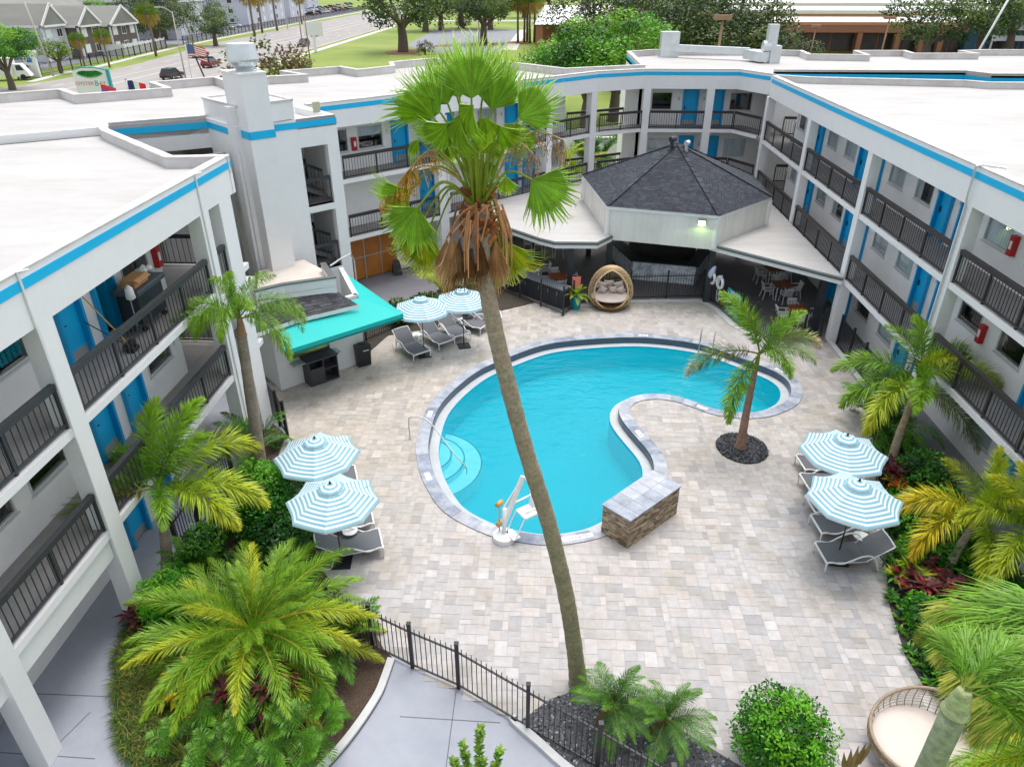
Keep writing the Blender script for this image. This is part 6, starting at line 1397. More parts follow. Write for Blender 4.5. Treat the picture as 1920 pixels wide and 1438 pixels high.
stuff(mb, 'ground_cover', M['foliage'], 'dark leafy ground cover between the left fence and deck')
# crepe myrtle twig tips rising at the bottom centre
T = thing('myrtle_shrub', 'leafy flowering myrtle twigs rising into view at the bottom centre', 'shrub', (-1.0, 8.0, 0)); mb = MB(); st = MB()
for bx, by in ((900, 1362), (940, 1405), (868, 1395), (850, 1425), (905, 1425)):
    e = atY(bx, by, 8.0); b_ = Vector((-1.0, 7.8, 0)); arc = spline([b_, b_.lerp(e, .5) + Vector((0, 0, .12)), e], 12, False); st.tube(arc, .012, 5, True, 0, G(150, 140, 60))
    for q, q2 in zip(arc[6:], arc[7:]):
        for s in range(6): a = rnd.uniform(0, 6.28); leaf2(mb, q.lerp(q2, rnd.random()), Vector((math.cos(a), math.sin(a), .6)), Vector((0, 0, 1)), .13, .06, jit(rnd.choice([G(110, 160, 50), G(150, 176, 70), G(90, 140, 40)]), .2), .2)
mb.build('foliage', M['foliage'], T); st.build('twigs', M['trunk_g'], T)
T = thing('ginger_plant', 'single bronze tipped leaf shoot beside the round clipped shrub', 'plant', (6.2, 9.0, 0)); mb = MB()
for k in range(5): leaf2(mb, Vector((6.25 + .05 * k, 9.0, .1 + .1 * k)), Vector((.1 * (k - 2), .1, 1)), Vector((0, -1, 0)), .7, .12, jit(G(130, 110, 60), .2), .05)
mb.build('foliage', M['foliage'], T)
# ================================================================== STREET, CAR PARKS, FAR BUILDINGS, TREES
asph = mat('asphalt', lin(150, 146, 142), .9, var=.08, scale=.6, dirt=lin(120, 116, 112), dscale=.15, damt=.5, stretch=(3, .3, 1))
mb = MB(); mb.prism([(-84, -50), (-54, -50), (-54, 900), (-85, 900), (-85, 264), (-82.5, 198), (-81, 182), (-79, 160), (-77.5, 148), (-76.5, 134), (-77.6, 120), (-80, 109)], -.058, -.03); mb.prism([(-140, 100), (-80.5, 100), (-79.6, 108), (-84, 113), (-140, 113)], -.058, -.034); structure(mb, 'road', asph)
mb = MB()
for x, dash in ((-77.5, 1), (-73.8, 1), (-70.0, 0), (-66.2, 0), (-62.4, 1), (-58.6, 1)):
    y = 40
    while y < 500:
        L = 3 if dash else 30; mb.box(x - .08, x + .08, y, y + L, -.029, -.024); y += 12 if dash else 30
structure(mb, 'road_marking', mat('road_paint', (.62, .6, .55, 1), .8))
pave = mat('pavement_concrete', (.5, .48, .44, 1), .85, var=.08, scale=1)
mb = MB(); fw = [(-79.5, 117), (-81.2, 128), (-81.2, 140), (-83.6, 160), (-85.6, 180), (-87, 210), (-88.4, 264), (-89, 900)]; mb.ring(fw, offset(fw, 1.4), -.058, .0); mb.prism([(-52.3, -50), (-50.5, -50), (-50.5, 900), (-52.3, 900)], -.058, .0); structure(mb, 'pavement', pave)
mb = MB(); mb.prism([(-54, -50), (-53.6, -50), (-53.6, 900), (-54, 900)], -.058, .06); pass; structure(mb, 'kerb', pave)
lot = mat('car_park_asphalt', lin(128, 130, 136), .9, var=.08, scale=.4)
mb = MB(); mb.prism([(-34, 190), (-35.5, 250), (-9, 250), (-10, 178), (-12, 165), (-25, 168)], -.058, -.03); mb.prism([(-150, 128), (-89, 128), (-92, 420), (-150, 420)], -.058, -.03); mb.prism([(20, 75), (160, 75), (160, 168), (45, 168)], -.058, -.03); mb.prism([(-14, 62), (6, 62), (6, 67), (-14, 67)], -.058, -.03); structure(mb, 'car_park', lot)
mb = MB(); mb.prism([(-10, 178), (-9, 250), (-6.5, 250), (-7, 176)], -.058, .0); mb.prism([(-60, 300), (20, 300), (20, 306), (-60, 306)], -.058, 0); structure(mb, 'footpath', pave)
mulch = mat('red_mulch', lin(128, 84, 60), .95, var=.3, scale=3)
mb = MB()
for cx, cy, r in ((-31.5, 171, 4), (-15.6, 193, 3.5), (-7, 199, 3), (-25, 188, 2)): mb.prism([(cx + math.cos(a / 2) * r, cy + math.sin(a / 2) * r * 1.4) for a in range(12)], -.058, .02)
mb.prism([(0, 66), (9, 66), (9, 71), (0, 71)], -.058, .01); structure(mb, 'mulch_bed', mulch)

# trees
def tree_meshes(seed, H, Rc, n, leaf, cols, th, flat=.62, lumps=34, gap=0):
    rs = random.Random(seed); mb = MB(); cz = H - Rc * flat; blobs = []
    for i in range(lumps):
        z = 1 - 2 * (i + .5) / lumps; a = i * 2.4 + rs.uniform(-.4, .4); q = math.sqrt(max(0, 1 - z * z)); k = rs.uniform(.45, .95); blobs.append((Vector((math.cos(a) * q * k * Rc, math.sin(a) * q * k * Rc, cz + max(z, -.55) * k * Rc * flat)), Rc * rs.uniform(.16, .32), jit(rs.choice(cols), .18)))
    for i in range(n):
        c, r, col = rs.choice(blobs); d = Vector((rs.gauss(0, 1), rs.gauss(0, 1), rs.gauss(.25, .9))).normalized(); p = c + Vector((d.x, d.y, d.z * .75)) * r * rs.uniform(.55, 1.15)
        t = Vector((rs.gauss(0, 1), rs.gauss(0, 1), rs.gauss(0, .6))).normalized(); leaf2(mb, p, t, (d + Vector((0, 0, .4))).normalized(), leaf * rs.uniform(.6, 1.4), leaf * .6, jit(col, .28), rs.uniform(0, .4))
    crown = mb.mesh('crown', M['foliage']); mb = MB(); tc = lin(96, 84, 72)
    mb.tube(spline([Vector((0, 0, -.1)), Vector((.1, 0, th * .5)), Vector((0, .1, th))], 4, False), [Rc * .075 * (1.5 - .6 * k / 8) for k in range(9)], 9, True, 0, tc)
    for k in range(9):
        b = blobs[(k * 4 + 1) % lumps][0]; mb.tube(spline([Vector((0, .05, th * rs.uniform(.75, 1))), Vector((b.x * .45, b.y * .45, th + (b.z - th) * .4)), b], 4, False), [Rc * .045 * (1 - .85 * q / 8) for q in range(9)], 6, False, 0, tc)
    return crown, mb.mesh('trunk', M['trunk_g'], None, True)
oakc = [G(64, 92, 36), G(86, 112, 44), G(48, 76, 32), G(104, 126, 56)]; vivc = [G(70, 128, 28), G(96, 156, 34), G(48, 100, 24), G(120, 170, 44)]; dkc = [G(62, 86, 36), G(48, 70, 32), G(78, 100, 44), G(94, 108, 54)]
TM = {'oak': [tree_meshes(1, 11, 7.5, 4200, .42, oakc, 3.6), tree_meshes(2, 11, 7, 4200, .42, oakc, 3.6)], 'green': [tree_meshes(3, 11, 6, 6500, .34, vivc, 3), tree_meshes(4, 10, 5.5, 6000, .34, vivc, 3)], 'dark': [tree_meshes(5, 13, 8.5, 8500, .38, dkc, 4, .72, 44), tree_meshes(6, 12, 8, 8000, .38, dkc, 4, .7, 44)], 'small': [tree_meshes(7, 5.5, 3, 2200, .26, [G(110, 140, 50), G(140, 160, 60), G(90, 120, 40)], 2)], 'bush': [tree_meshes(8, 3.4, 2.6, 2600, .2, [G(96, 110, 44), G(110, 90, 60), G(76, 110, 34), G(120, 96, 70)], .6, .7)]}
def tree(kind, x, y, s, label, group='trees beyond the hotel', k=0, z=0, nm=None):
    T = thing(nm or {'bush': 'shrub'}.get(kind, 'shade_tree'), label, 'shrub' if kind == 'bush' else 'tree', (x, y, z), rnd.uniform(0, 6), group)
    c, t = TM[kind][k % len(TM[kind])]
    for nm_, me in (('crown', c), ('trunk', t)): o = bpy.data.objects.new(nm_, me); COL.objects.link(o); o.parent = T; o.scale = (s, s, s); WM[o] = WM[T]
    return T
tree('oak', -31.5, 171, 1.5, 'spreading oak on the green lawn left of the empty car park')
tree('oak', -37, 240, 1.35, 'oak behind the empty car park, farther left', k=1); tree('oak', -33, 246, 1.2, 'oak at the far left corner of the empty car park'); tree('oak', -28, 257, 1.5, 'oak with a shrub at its foot behind the car park', k=1)
tree('oak', -15.6, 193, 1.3, 'oak growing from the middle island of the car park', k=1); tree('oak', -18, 250, 1.2, 'oak at the far side of the car park, behind the lamp post')
for i, (x, y) in enumerate(((-60, 420), (-40, 400), (-20, 420), (0, 380), (15, 360), (-80, 480), (30, 330), (-10, 330), (-48, 330))): tree('oak', x, y, rnd.uniform(1.3, 1.8), ['far oak at the top edge of the picture beyond the lawn'][0], 'distant oaks beyond the lawn', i)
for (px, y, s, l, k) in ((1052, 84, .85, 'bright green tree at the left of the clump behind the rear roof', 0), (1105, 80, 1.0, 'bright green tree in the middle of the clump behind the rear roof', 1), (1160, 86, 1.05, 'bright green tree at the right of the clump behind the rear roof', 0), (1030, 92, .6, 'small bright green tree at the edge of the clump by the brick pier', 1)):
    q = atY(px, 60, y); tree('green', q.x, y, s, l, k=k)
for (px, y, s, l, k) in ((1225, 112, .95, 'grey green tree between the bright clump and the dark trees', 0), (1290, 100, 1.05, 'dark green tree behind the silver roof duct', 1), (1350, 102, 1.05, 'dark green tree behind the short lamp post', 0), (1420, 104, 1.0, 'dark green tree left of the long brick building', 1), (1200, 130, 1.1, 'grey green tree with bare twigs behind the bright clump', 1), (1120, 135, 1.1, 'tall tree behind the bright green clump', 0), (1300, 130, 1.2, 'dark tree in the second row behind the roof duct', 0)):
    q = atY(px, 60, y); tree('dark', q.x, y, s, l, k=k)
for (px, y, s, l, k) in ((1745, 150, 1.15, 'spreading tree in front of the brick building', 0), (1845, 150, 1.35, 'large forked tree in front of the teal building', 1), (1900, 170, 1.2, 'tree at the right edge behind the tall pole', 0)):
    q = atY(px, 60, y); tree('oak', q.x, y, s, l, k=k)
for (px, py, y, s, kd, l) in ((2, 100, 108, .8, 'green', 'leafy tree at the left edge over the white van'), (38, 75, 135, .62, 'green', 'leafy tree behind the left edge tree'), (105, 100, 128, 1.0, 'small', 'small olive tree in front of the grey apartments'), (285, 40, 185, 1.0, 'dark', 'dark tree behind the far round headed palm'), (300, 30, 205, 1.0, 'dark', 'tall dark tree in the apartment car park'), (400, 60, 185, .75, 'oak', 'broad green tree by the street fence'), (395, 25, 230, .8, 'oak', 'tree beside the pale apartment block'), (170, 5, 200, .9, 'green', 'green tree behind the apartment roofs')):
    q = atY(px, py, y); tree(kd, q.x, y, s, l)
q = at(500, 150); q = atY(512, 118, 90); tree('bush', q.x, 90, 2.3, 'brown and green bush behind the chimney', nm='shrub'); q = atY(556, 118, 88); tree('bush', q.x, 88, 1.55, 'brownish bush on the lawn edge behind the rear roof', nm='shrub'); q = atY(437, 138, 84); tree('bush', q.x, 84, 1.25, 'small yellow green bush left of the chimney', nm='shrub'); tree('bush', -26, 166, .8, 'small dark round bush beside the oak trunk', nm='shrub'); tree('bush', -27.5, 259, 1.2, 'wide low bush at the foot of the far oak', nm='shrub')
# cabbage palms
hd = MB()
for i in range(900):
    d = Vector((rnd.gauss(0, 1), rnd.gauss(0, 1), rnd.gauss(.15, .9))).normalized(); leaf2(hd, d * rnd.uniform(.5, 1.5), (d + Vector((0, 0, -.35))), Vector((d.y, -d.x, .3)), .8, .09, jit(G(110, 140, 44) if d.z > .1 else G(170, 150, 70), .25), .5)
cab = hd.mesh('crown', M['foliage']); tb = MB(); tb.tube([(0, 0, 0), (.1, 0, 3), (0, 0, 6)], [.22, .18, .2], 8, True, 0, lin(120, 106, 92)); cabt = tb.mesh('trunk', M['trunk_g'], None, True)
def cabbage(x, y, s, label, group='round headed palms along the street'):
    T = thing('cabbage_palm', label, 'palm tree', (x, y, 0), rnd.uniform(0, 6), group)
    for nm_, me, z in (('crown', cab, 6.2), ('trunk', cabt, 0)): o = bpy.data.objects.new(nm_, me); COL.objects.link(o); o.parent = T; o.location.z = z * s; o.scale = (s,) * 3; WM[o] = WM[T]
for (px, py, s, l) in ((293, 106, 1.25, 'round headed palm beside the white fence across the street'), (160, 131, .75, 'small palm left of the shop sign'), (206, 127, .8, 'small thin palm across the street behind the sign'), (478, 68, 1.6, 'palm before the pale apartment block, left one'), (492, 62, 1.5, 'palm before the pale apartment block, middle one'), (520, 58, 1.7, 'palm before the pale apartment block, right one'), (566, 45, 1.3, 'farther palm by the parked cars')):
    q = at(px, py); cabbage(q.x, q.y, s, l)
for i, (dx, dy) in enumerate(((0, 0), (1.5, 1), (3, -1), (4, 2), (2.2, 3))): cabbage(-7.5 + dx, 198 + dy, 1.45, 'slim dark palm in the group beside the white footpath', 'palms in a row by the footpath')
for x, y, s, sp in ((2.6, 55.5, 1.25, 'arecayellow'), (4.4, 60, 1.5, 'areca'), (1.2, 57.5, 1.3, 'arecayellow'), (3.2, 61, 1.4, 'areca')): clump({'arecayellow': 'yellow green palm seen through the open passage at the back', 'areca': 'dark palm seen through the open passage at the back'}[sp], x, y, sp, 16, s * 1.4)['group'] = 'palms outside the rear passage'

# far buildings
brick = mat('brown_brick', lin(150, 102, 76), .85, var=.12, scale=4); tan = mat('tan_band', lin(182, 132, 96), .8); shopglass = mat('dark_shopfront', lin(62, 56, 52), .25, var=.3, scale=.5); teal = mat('teal_render', lin(44, 84, 104), .7, var=.08); wroof = mat('white_far_roof', (.78, .76, .76, 1), .7, var=.05, scale=.2)
T = thing('brick_building', 'long low brown brick building with white roof behind the right wing', 'building', (68, 172, 0))
zt = atY(1600, 42, 172).z
mb = MB(); mb.box(44, 88, 172, 200, 4.0, zt - .6); mb.box(44, 88, 174.5, 200, 0, 3.99); mb.build('wall', brick, T)
mb = MB(); mb.box(43.9, 88.1, 171.9, 172.4, zt - .6, zt); mb.build('trim_band', tan, T); mb = MB(); mb.box(44, 88, 172.5, 200, zt - .5, zt - .2); mb.build('roof', wroof, T)
for i in range(9): x = 46 + i * 5; mb = MB(); mb.box(x, x + 4.6, 174.3, 174.45, .3, 3.6); mb.build('window', shopglass, T)
for x in (52, 66, 74, 79, 83): mb = MB(); mb.box(x - .5, x + .5, 172.1, 172.9, 0, 3.98); mb.build('column', brick, T)
T = thing('teal_building', 'dark teal shop building with a gabled porch at the right edge', 'building', (103, 172, 0))
mb = MB(); mb.box(88.3, 125, 172.5, 200, 0, zt - .2); mb.build('wall', teal, T); mb = MB(); mb.box(88.3, 125, 172.4, 200, zt - .19, zt + .1); mb.build('roof', wroof, T)
for x in (93, 100): mb = MB(); mb.box(x, x + 6, 172.3, 172.45, .2, 3.4); mb.build('window', shopglass, T)
mb = MB()
for z in (2.6, 4.6): mb.box(92.5, 100, 170.3, 170.6, z, z + 1.0)
for x in (92.6, 99.8): mb.beam((x, 170.45, 0), (x, 170.45, 5.6), .25)
mb.build('awning_frame', M['frame'], T)
mb = MB(); mb.hexa([(104, 166, 4.6), (112, 166, 4.6), (112, 172.4, 4.6), (104, 172.4, 4.6), (107.9, 166, 7.2), (108.1, 166, 7.2), (108.1, 172.4, 7.2), (107.9, 172.4, 7.2)]); mb.build('porch_roof', shopglass, T)
for x in (104.5, 111.5): mb = MB(); mb.beam((x, 166.5, 0), (x, 166.5, 4.6), .3); mb.build('porch_post', M['frame'], T)
T = thing('flat_roof_store', 'white roofed store with a brown parapet behind the brick building', 'building', (75, 235, 0))
mb = MB(); mb.box(40, 150, 225, 260, 0, 5.5); mb.build('wall', tan, T); mb = MB(); mb.box(39.8, 150.2, 224.8, 260, 5.5, 6.4); mb.build('roof', wroof, T)
T = thing('flat_roof_store', 'farther pale warehouse roof at the top right of the picture', 'building', (75, 330, 0)); mb = MB(); mb.box(60, 210, 320, 380, 0, 5.0); mb.build('wall', mat('pale_blue_wall', lin(190, 200, 210), .7), T); mb = MB(); mb.box(59, 211, 319, 380, 5.0, 5.8); mb.build('roof', wroof, T)
T = thing('brick_building', 'small brick building with a white sloping roof beside the bright green trees', 'building', (4, 190, 0))
mb = MB(); mb.box(-2.5, 20, 186, 205, 0, 5.2); mb.box(-2.8, -1.2, 176, 178, 0, 5.2); mb.build('wall', brick, T); mb = MB(); mb.hexa([(-3, 175.5, 5.2), (20, 175.5, 5.2), (20, 206, 5.6), (-3, 206, 5.6), (-1, 182, 8.0), (20, 182, 8.0), (20, 200, 8.2), (-1, 200, 8.2)]); mb.build('roof', wroof, T); mb = MB(); mb.box(8, 9.5, 190, 191, 8.2, 9.4); mb.build('chimney', brick, T)
T = thing('low_wall', 'long low white wall seen through the rear passage', 'wall', (2, 66, 0)); mb = MB(); mb.box(-6, 8, 64, 64.3, 0, 2.2); mb.build('panel', M['wall'], T)
# apartments across the street
gwall = mat('grey_clapboard', lin(196, 198, 208), .7, var=.04, scale=2); bwall = mat('taupe_siding', lin(104, 94, 90), .75, var=.1, scale=3); groof = mat('weathered_shingle_roof', lin(122, 122, 116), .85, var=.15, scale=.25, stretch=(.3, 1, 1)); wtrim = mat('white_house_trim', (.72, .72, .73, 1), .6)
def apt(label, x0, x1, y0, y1, h, rh, wall, ridge='x', bays=3, floors=2, group=None, lowback=0):
    T = thing('apartment_block', label, 'building', ((x0 + x1) / 2, (y0 + y1) / 2, 0), 0, group); mb = MB(); mb.box(x0, x1, y0, y1, 0, h); mb.build('wall', wall, T); mb = MB(); my = (y0 + y1) / 2; mx = (x0 + x1) / 2; e = .6
    if ridge == 'x': mb.hexa([(x0 - e, y0 - e, h), (x1 + e, y0 - e, h), (x1 + e, y1 + e, h), (x0 - e, y1 + e, h), (x0 - e, my - .1, h + rh), (x1 + e, my - .1, h + rh), (x1 + e, my + .1, h + rh), (x0 - e, my + .1, h + rh)])
    else: mb.hexa([(x0 - e, y0 - e, h), (x1 + e, y0 - e, h), (x1 + e, y1 + e, h), (x0 - e, y1 + e, h), (mx - .1, y0 - e, h + rh), (mx + .1, y0 - e, h + rh), (mx + .1, y1 + e, h + rh), (mx - .1, y1 + e, h + rh)])
    mb.build('roof', groof, T); mb = MB()
    if ridge == 'y':
        for yy in (y0 - .65, y1 + .65): mb.beam((x1 + e, yy, h), (mx, yy, h + rh), .1, .5); mb.beam((x0 - e, yy, h), (mx, yy, h + rh), .1, .5)
    else:
        for xx in (x0 - .65, x1 + .65): mb.beam((xx, y0 - e, h), (xx, my, h + rh), .1, .5); mb.beam((xx, y1 + e, h), (xx, my, h + rh), .1, .5)
    mb.beam((x1 + .7, y0, h - .1), (x1 + .7, y1, h - .1), .12, .35); mb.beam((x0, y0 - .7, h - .1), (x1, y0 - .7, h - .1), .12, .35)
    for yy in (y0, y1): mb.beam((x1 + .03, yy, 0), (x1 + .03, yy, h - .3), .3)
    mb.build('trim', wtrim, T)
    for f in range(floors):
        for i in range(bays):
            yy = y0 + (y1 - y0) * (i + .5) / bays; z = h * (f + .3) / floors; mb = MB(); mb.box(x1 + .02, x1 + .12, yy - .9, yy + .9, z, z + 1.6); wd = mb.build('window', wtrim, T); mb = MB(); mb.box(x1 + .121, x1 + .14, yy - .75, yy - .06, z + .15, z + 1.45); mb.box(x1 + .121, x1 + .14, yy + .06, yy + .75, z + .15, z + 1.45); mb.build('pane', shopglass if i % 2 else M['curtain'], wd)
    for f in range(floors):
        for i in range(2):
            xx = x0 + (x1 - x0) * (i + .5) / 2; z = h * (f + .3) / floors; mb = MB(); mb.box(xx - .9, xx + .9, y0 - .12, y0 - .02, z, z + 1.6); wd = mb.build('window', wtrim, T); mb = MB(); mb.box(xx - .75, xx + .75, y0 - .14, y0 - .121, z + .15, z + 1.45); mb.build('pane', shopglass, wd)
    return T
q0, q1 = at(130, 110), at(280, 100)
apt('grey clapboard apartment house with steep weathered roof, left front', -108, -95, 146, 153, 6.2, 3.6, gwall, 'x', 2); apt('taupe sided apartment house between white trimmed corners', -106, -92.5, 153.5, 161, 5.8, 3.2, bwall, 'x', 2); apt('taupe sided apartment house behind the white picket fence', -104, -90.5, 161.5, 172, 5.6, 3.4, bwall, 'x', 3)
apt('long apartment roof behind the front houses', -135, -110, 160, 200, 6.5, 4.2, gwall, 'y', 4); apt('white gabled apartment at the top left corner', -128, -114, 132, 145, 6.5, 4, gwall, 'x', 2)
for i, (y, x1, l) in enumerate(((205, -97, 'pale apartment block behind the street trees'), (262, -99, 'pale three storey apartment block with a tall gable, left one'), (290, -102, 'pale three storey apartment block with a tall gable, middle one'), (322, -104, 'pale three storey apartment block with a tall gable, right one'), (400, -120, 'far pale apartment block above the parked cars'))):
    apt(l, x1 - 22, x1, y, y + 18, 8.8, 4.5, gwall, 'x', 3, 3)
# street fences
def railfence(label, pts, h=1.8, gap=3.0):
    T = thing('street_fence', label, 'fence', (*pts[0], 0))
    for a, b in zip(pts, pts[1:]):
        p, q = Vector(a), Vector(b); L = (q - p).length; n = max(1, round(L / gap)); mb = MB(); k = int(L / .3)
        for z in (.2, h - .15): mb.beam((*p, z), (*q, z), .06)
        for i in range(k): c = p.lerp(q, i / k); mb.beam((*c, .1), (*c, h), .035)
        mb.build('fence_panel', M['black'], T); mp = MB()
        for i in range(n + 1): c = p.lerp(q, i / n); mp.beam((*c, 0), (*c, h + .1), .14)
        mp.build('post', M['black'], T)
railfence('black railing along the far side of the street', [(-83.4, 119), (-83.6, 140), (-85.6, 160), (-87.4, 178)]); railfence('black railing in front of the far parked cars', [(-88.0, 188), (-89.2, 210), (-91, 262), (-92, 330), (-94, 420)])
T = thing('picket_fence', 'white vinyl fence enclosing the taupe apartment garden', 'fence', (-90, 165, 0)); mb = MB(); mb.box(-87.7, -87.6, 160, 178, .05, 2.1); mb.box(-96, -87.7, 159.9, 160, .05, 2.1); mb.build('panel', wtrim, T)
for i in range(10): mb = MB(); mb.box(-87.75, -87.55, 160 + i * 2 - .1, 160 + i * 2 + .1, 0, 2.3); mb.build('post', wtrim, T)
# cars
tyre = mat('tyre_rubber', (.02, .02, .02, 1), .8); cglass = mat('car_glass', (.03, .035, .04, 1), .08); chrome = mat('wheel_rim', (.5, .5, .52, 1), .3, metal=.8); tail = mat('tail_light', lin(190, 20, 24), .3); headm = mat('head_light', (.75, .77, .78, 1), .2)
def car_meshes(suv):
    H = 1.68 if suv else 1.45; pr = [(-2.2, .35), (-2.25, .75), (-2.1, .98), (-1.1, 1.02 if not suv else 1.05), (1.3, .98), (2.1, .86), (2.25, .6), (2.2, .35)]
    mb = MB(); W = .9; n = len(pr)
    for s0, s1 in zip(pr, pr[1:] + pr[:1]): mb.face([(s0[0], -W, s0[1]), (s1[0], -W, s1[1]), (s1[0], W, s1[1]), (s0[0], W, s0[1])][::-1])
    mb.face([(x, -W, z) for x, z in pr][::-1]); mb.face([(x, W, z) for x, z in pr])
    r0, r1 = (-1.75 if suv else -1.1), .35; mb.hexa([(r0, -.66, H - .06), (r1, -.66, H - .06), (r1, .66, H - .06), (r0, .66, H - .06), (r0 + .08, -.6, H), (r1 - .08, -.6, H), (r1 - .08, .6, H), (r0 + .08, .6, H)]); body = mb
    gb = MB(); gb.hexa([(-2.1 if suv else -1.8, -.84, .98), (1.15, -.84, .98), (1.15, .84, .98), (-2.1 if suv else -1.8, .84, .98), (r0, -.66, H - .061), (r1, -.66, H - .061), (r1, .66, H - .061), (r0, .66, H - .061)])
    return body, gb
CB = {k: car_meshes(k) for k in (0, 1)}; CG = {k: CB[k][1].mesh('car_window', cglass) for k in (0, 1)}; wm_ = MB(); wm_.tube([(0, -.1, 0), (0, .1, 0)], .34, 16); WMESH = wm_.mesh('tyre', tyre); rm_ = MB(); rm_.tube([(0, -.105, 0), (0, .105, 0)], .21, 12); RMESH = rm_.mesh('rim', chrome)
lm = MB(); lm.box(-.03, .03, -.2, .2, -.08, .08); TL = lm.mesh('tail_light', tail); HL = lm.mesh('headlight', headm); paint = {}; CM = {}
def car(x, y, rz, col, label, suv=0, group=None):
    T = thing('car', label, 'car', (x, y, -.03), R(rz), group)
    if col not in paint: paint[col] = mat('car_paint', lin(*col), .25)
    if (col, suv) not in CM: CM[(col, suv)] = CB[suv][0].mesh('body', paint[col])
    def add(nm_, me, loc=(0, 0, 0), par=T): o = bpy.data.objects.new(nm_, me); COL.objects.link(o); o.parent = par; o.location = loc; WM[o] = WM[T]; return o
    add('body', CM[(col, suv)]); add('window', CG[suv])
    for sx in (-1.35, 1.4):
        for sy in (-.82, .82): w_ = add('wheel', WMESH, (sx, sy, .34)); add('rim', RMESH, (0, 0, 0), w_)
    for sy in (-.62, .62): add('tail_light', TL, (-2.25, sy, .78)); add('headlight', HL, (2.22, sy, .68))
for px, py, rz, col, l, s in ((324, 148, 88, (40, 42, 48), 'dark grey car with bright tail lights driving away on the street', 1), (396, 126, 90, (110, 24, 34), 'dark red car behind the striped flag', 1), (377, 108, 90, (150, 40, 56), 'red car farther along the street in the far lane', 0), (570, 87, -90, (52, 54, 58), 'dark car approaching near the white sign', 1), (592, 68, -90, (70, 72, 76), 'grey car beside the white roadside sign', 0)):
    q = at(px, py); car(q.x, q.y, rz, col, l, s)
cols = [((196, 200, 204), 'silver'), ((150, 30, 36), 'red'), ((60, 62, 66), 'dark grey'), ((226, 228, 230), 'white'), ((30, 44, 80), 'navy blue'), ((40, 40, 44), 'black'), ((130, 136, 142), 'grey')]
for i, (px, py) in enumerate(((425, 56), (440, 52), (462, 47), (484, 44), (505, 40), (522, 37), (537, 34))):
    q = at(px, py); c, nm_ = [cols[0], cols[0], cols[1], cols[2], cols[3], cols[6], cols[4]][i]; car(q.x, q.y, 5, c, ['silver car at the near end of the fenced car park', 'silver car beside the red one behind the street fence', 'red van parked behind the street fence', 'dark grey car beside the white parked car', 'white car parked in the row behind the fence', 'grey car between the white and blue parked cars', 'navy blue car parked past the palms'][i], int(i == 2), 'cars parked behind the street fence')
for i in range(22):
    q = at(580 + (i % 11) * 7.5, 22 - (i % 11) * 1.2 + (i // 11) * 8); c, nm_ = cols[(i * 3) % 7]; car(q.x, q.y, rnd.choice((5, 185)), c, 'far %s car in the packed rows at the top edge' % nm_, i % 2, 'far parked cars at the top left')
T = thing('van', 'white box van parked at the left picture edge', 'van', (*at(18, 150)[:2], 0), R(20)); X = WM[T]
mb = MB(X); mb.box(-4.5, 1.2, -1.1, 1.1, .6, 3.2); mb.build('box_body', M['frame'], T); mb = MB(X); mb.hexa([(1.25, -1.05, .5), (3.4, -1.05, .5), (3.4, 1.05, .5), (1.25, 1.05, .5), (1.25, -1, 2.3), (2.3, -1, 2.3), (2.3, 1, 2.3), (1.25, 1, 2.3)]); mb.build('cab', M['frame'], T); mb = MB(X); mb.hexa([(1.6, -1.07, 1.4), (2.7, -1.07, 1.4), (2.7, 1.07, 1.4), (1.6, 1.07, 1.4), (1.6, -1.02, 2.15), (2.25, -1.02, 2.15), (2.25, 1.02, 2.15), (1.6, 1.02, 2.15)]); mb.build('window', cglass, T)
for sx in (-3.2, 2.3):
    for sy in (-.95, .95): mb = MB(X); mb.tube([(sx, sy - .12, .42), (sx, sy + .12, .42)], .42, 14); mb.build('wheel', tyre, T)
# poles, lamps, signs, flags
conc = mat('concrete_pole', (.46, .43, .38, 1), .8); wpole = mat('timber_pole', lin(150, 120, 96), .85); gpole = mat('grey_lamp_pole', (.5, .5, .48, 1), .5)
def pole(label, px, pyb, H, arm=0, m=conc, name='lamp_post', cat='lamp post', r=.14, box=False, lean=0):
    q = at(px, pyb); T = thing(name, label, cat, (q.x, q.y, 0)); mb = MB(); mb.tube([(q.x, q.y, -.05), (q.x + lean, q.y, H)], [r, r * .65], 8); mb.build('pole', m, T, True)
    if arm: mb = MB(); mb.tube(spline([Vector((q.x + lean, q.y, H - .2)), Vector((q.x + lean + arm * .5, q.y, H + .5)), Vector((q.x + lean + arm, q.y, H + .6))], 4, False), .06, 6); mb.build('arm', m, T, True); mb = MB(); mb.box(q.x + lean + arm - .4, q.x + lean + arm + .4, q.y - .15, q.y + .15, H + .5, H + .68); mb.build('lamp_head', gpole, T)
    if box: mb = MB(); mb.box(q.x - .7, q.x + .7, q.y - .3, q.y + .3, H, H + .35); mb.build('lamp_head', m, T)
pole('concrete utility pole leaning at the left edge', 100, 143, 13, name='utility_pole', cat='pole', r=.17, lean=-1.5); pole('street lamp with a curved arm beside the street', 348, 146, 9.5, -2.2, r=.12); pole('utility pole behind the street lamp', 362, 84, 14, name='utility_pole', cat='pole', r=.2, lean=-2); pole('wooden pole beyond the chimney, left of the white sign', 568, 92, 7.5, m=wpole, name='utility_pole', cat='pole'); pole('wooden pole with a cross bar beside the white sign', 581, 112, 8.0, m=wpole, name='utility_pole', cat='pole'); pole('tall pale pole between the pale apartments', 540, 56, 15, name='utility_pole', cat='pole', m=gpole); pole('car park lamp post with a bent arm by the island oak', 898, 80, 9.5, 2, m=gpole)
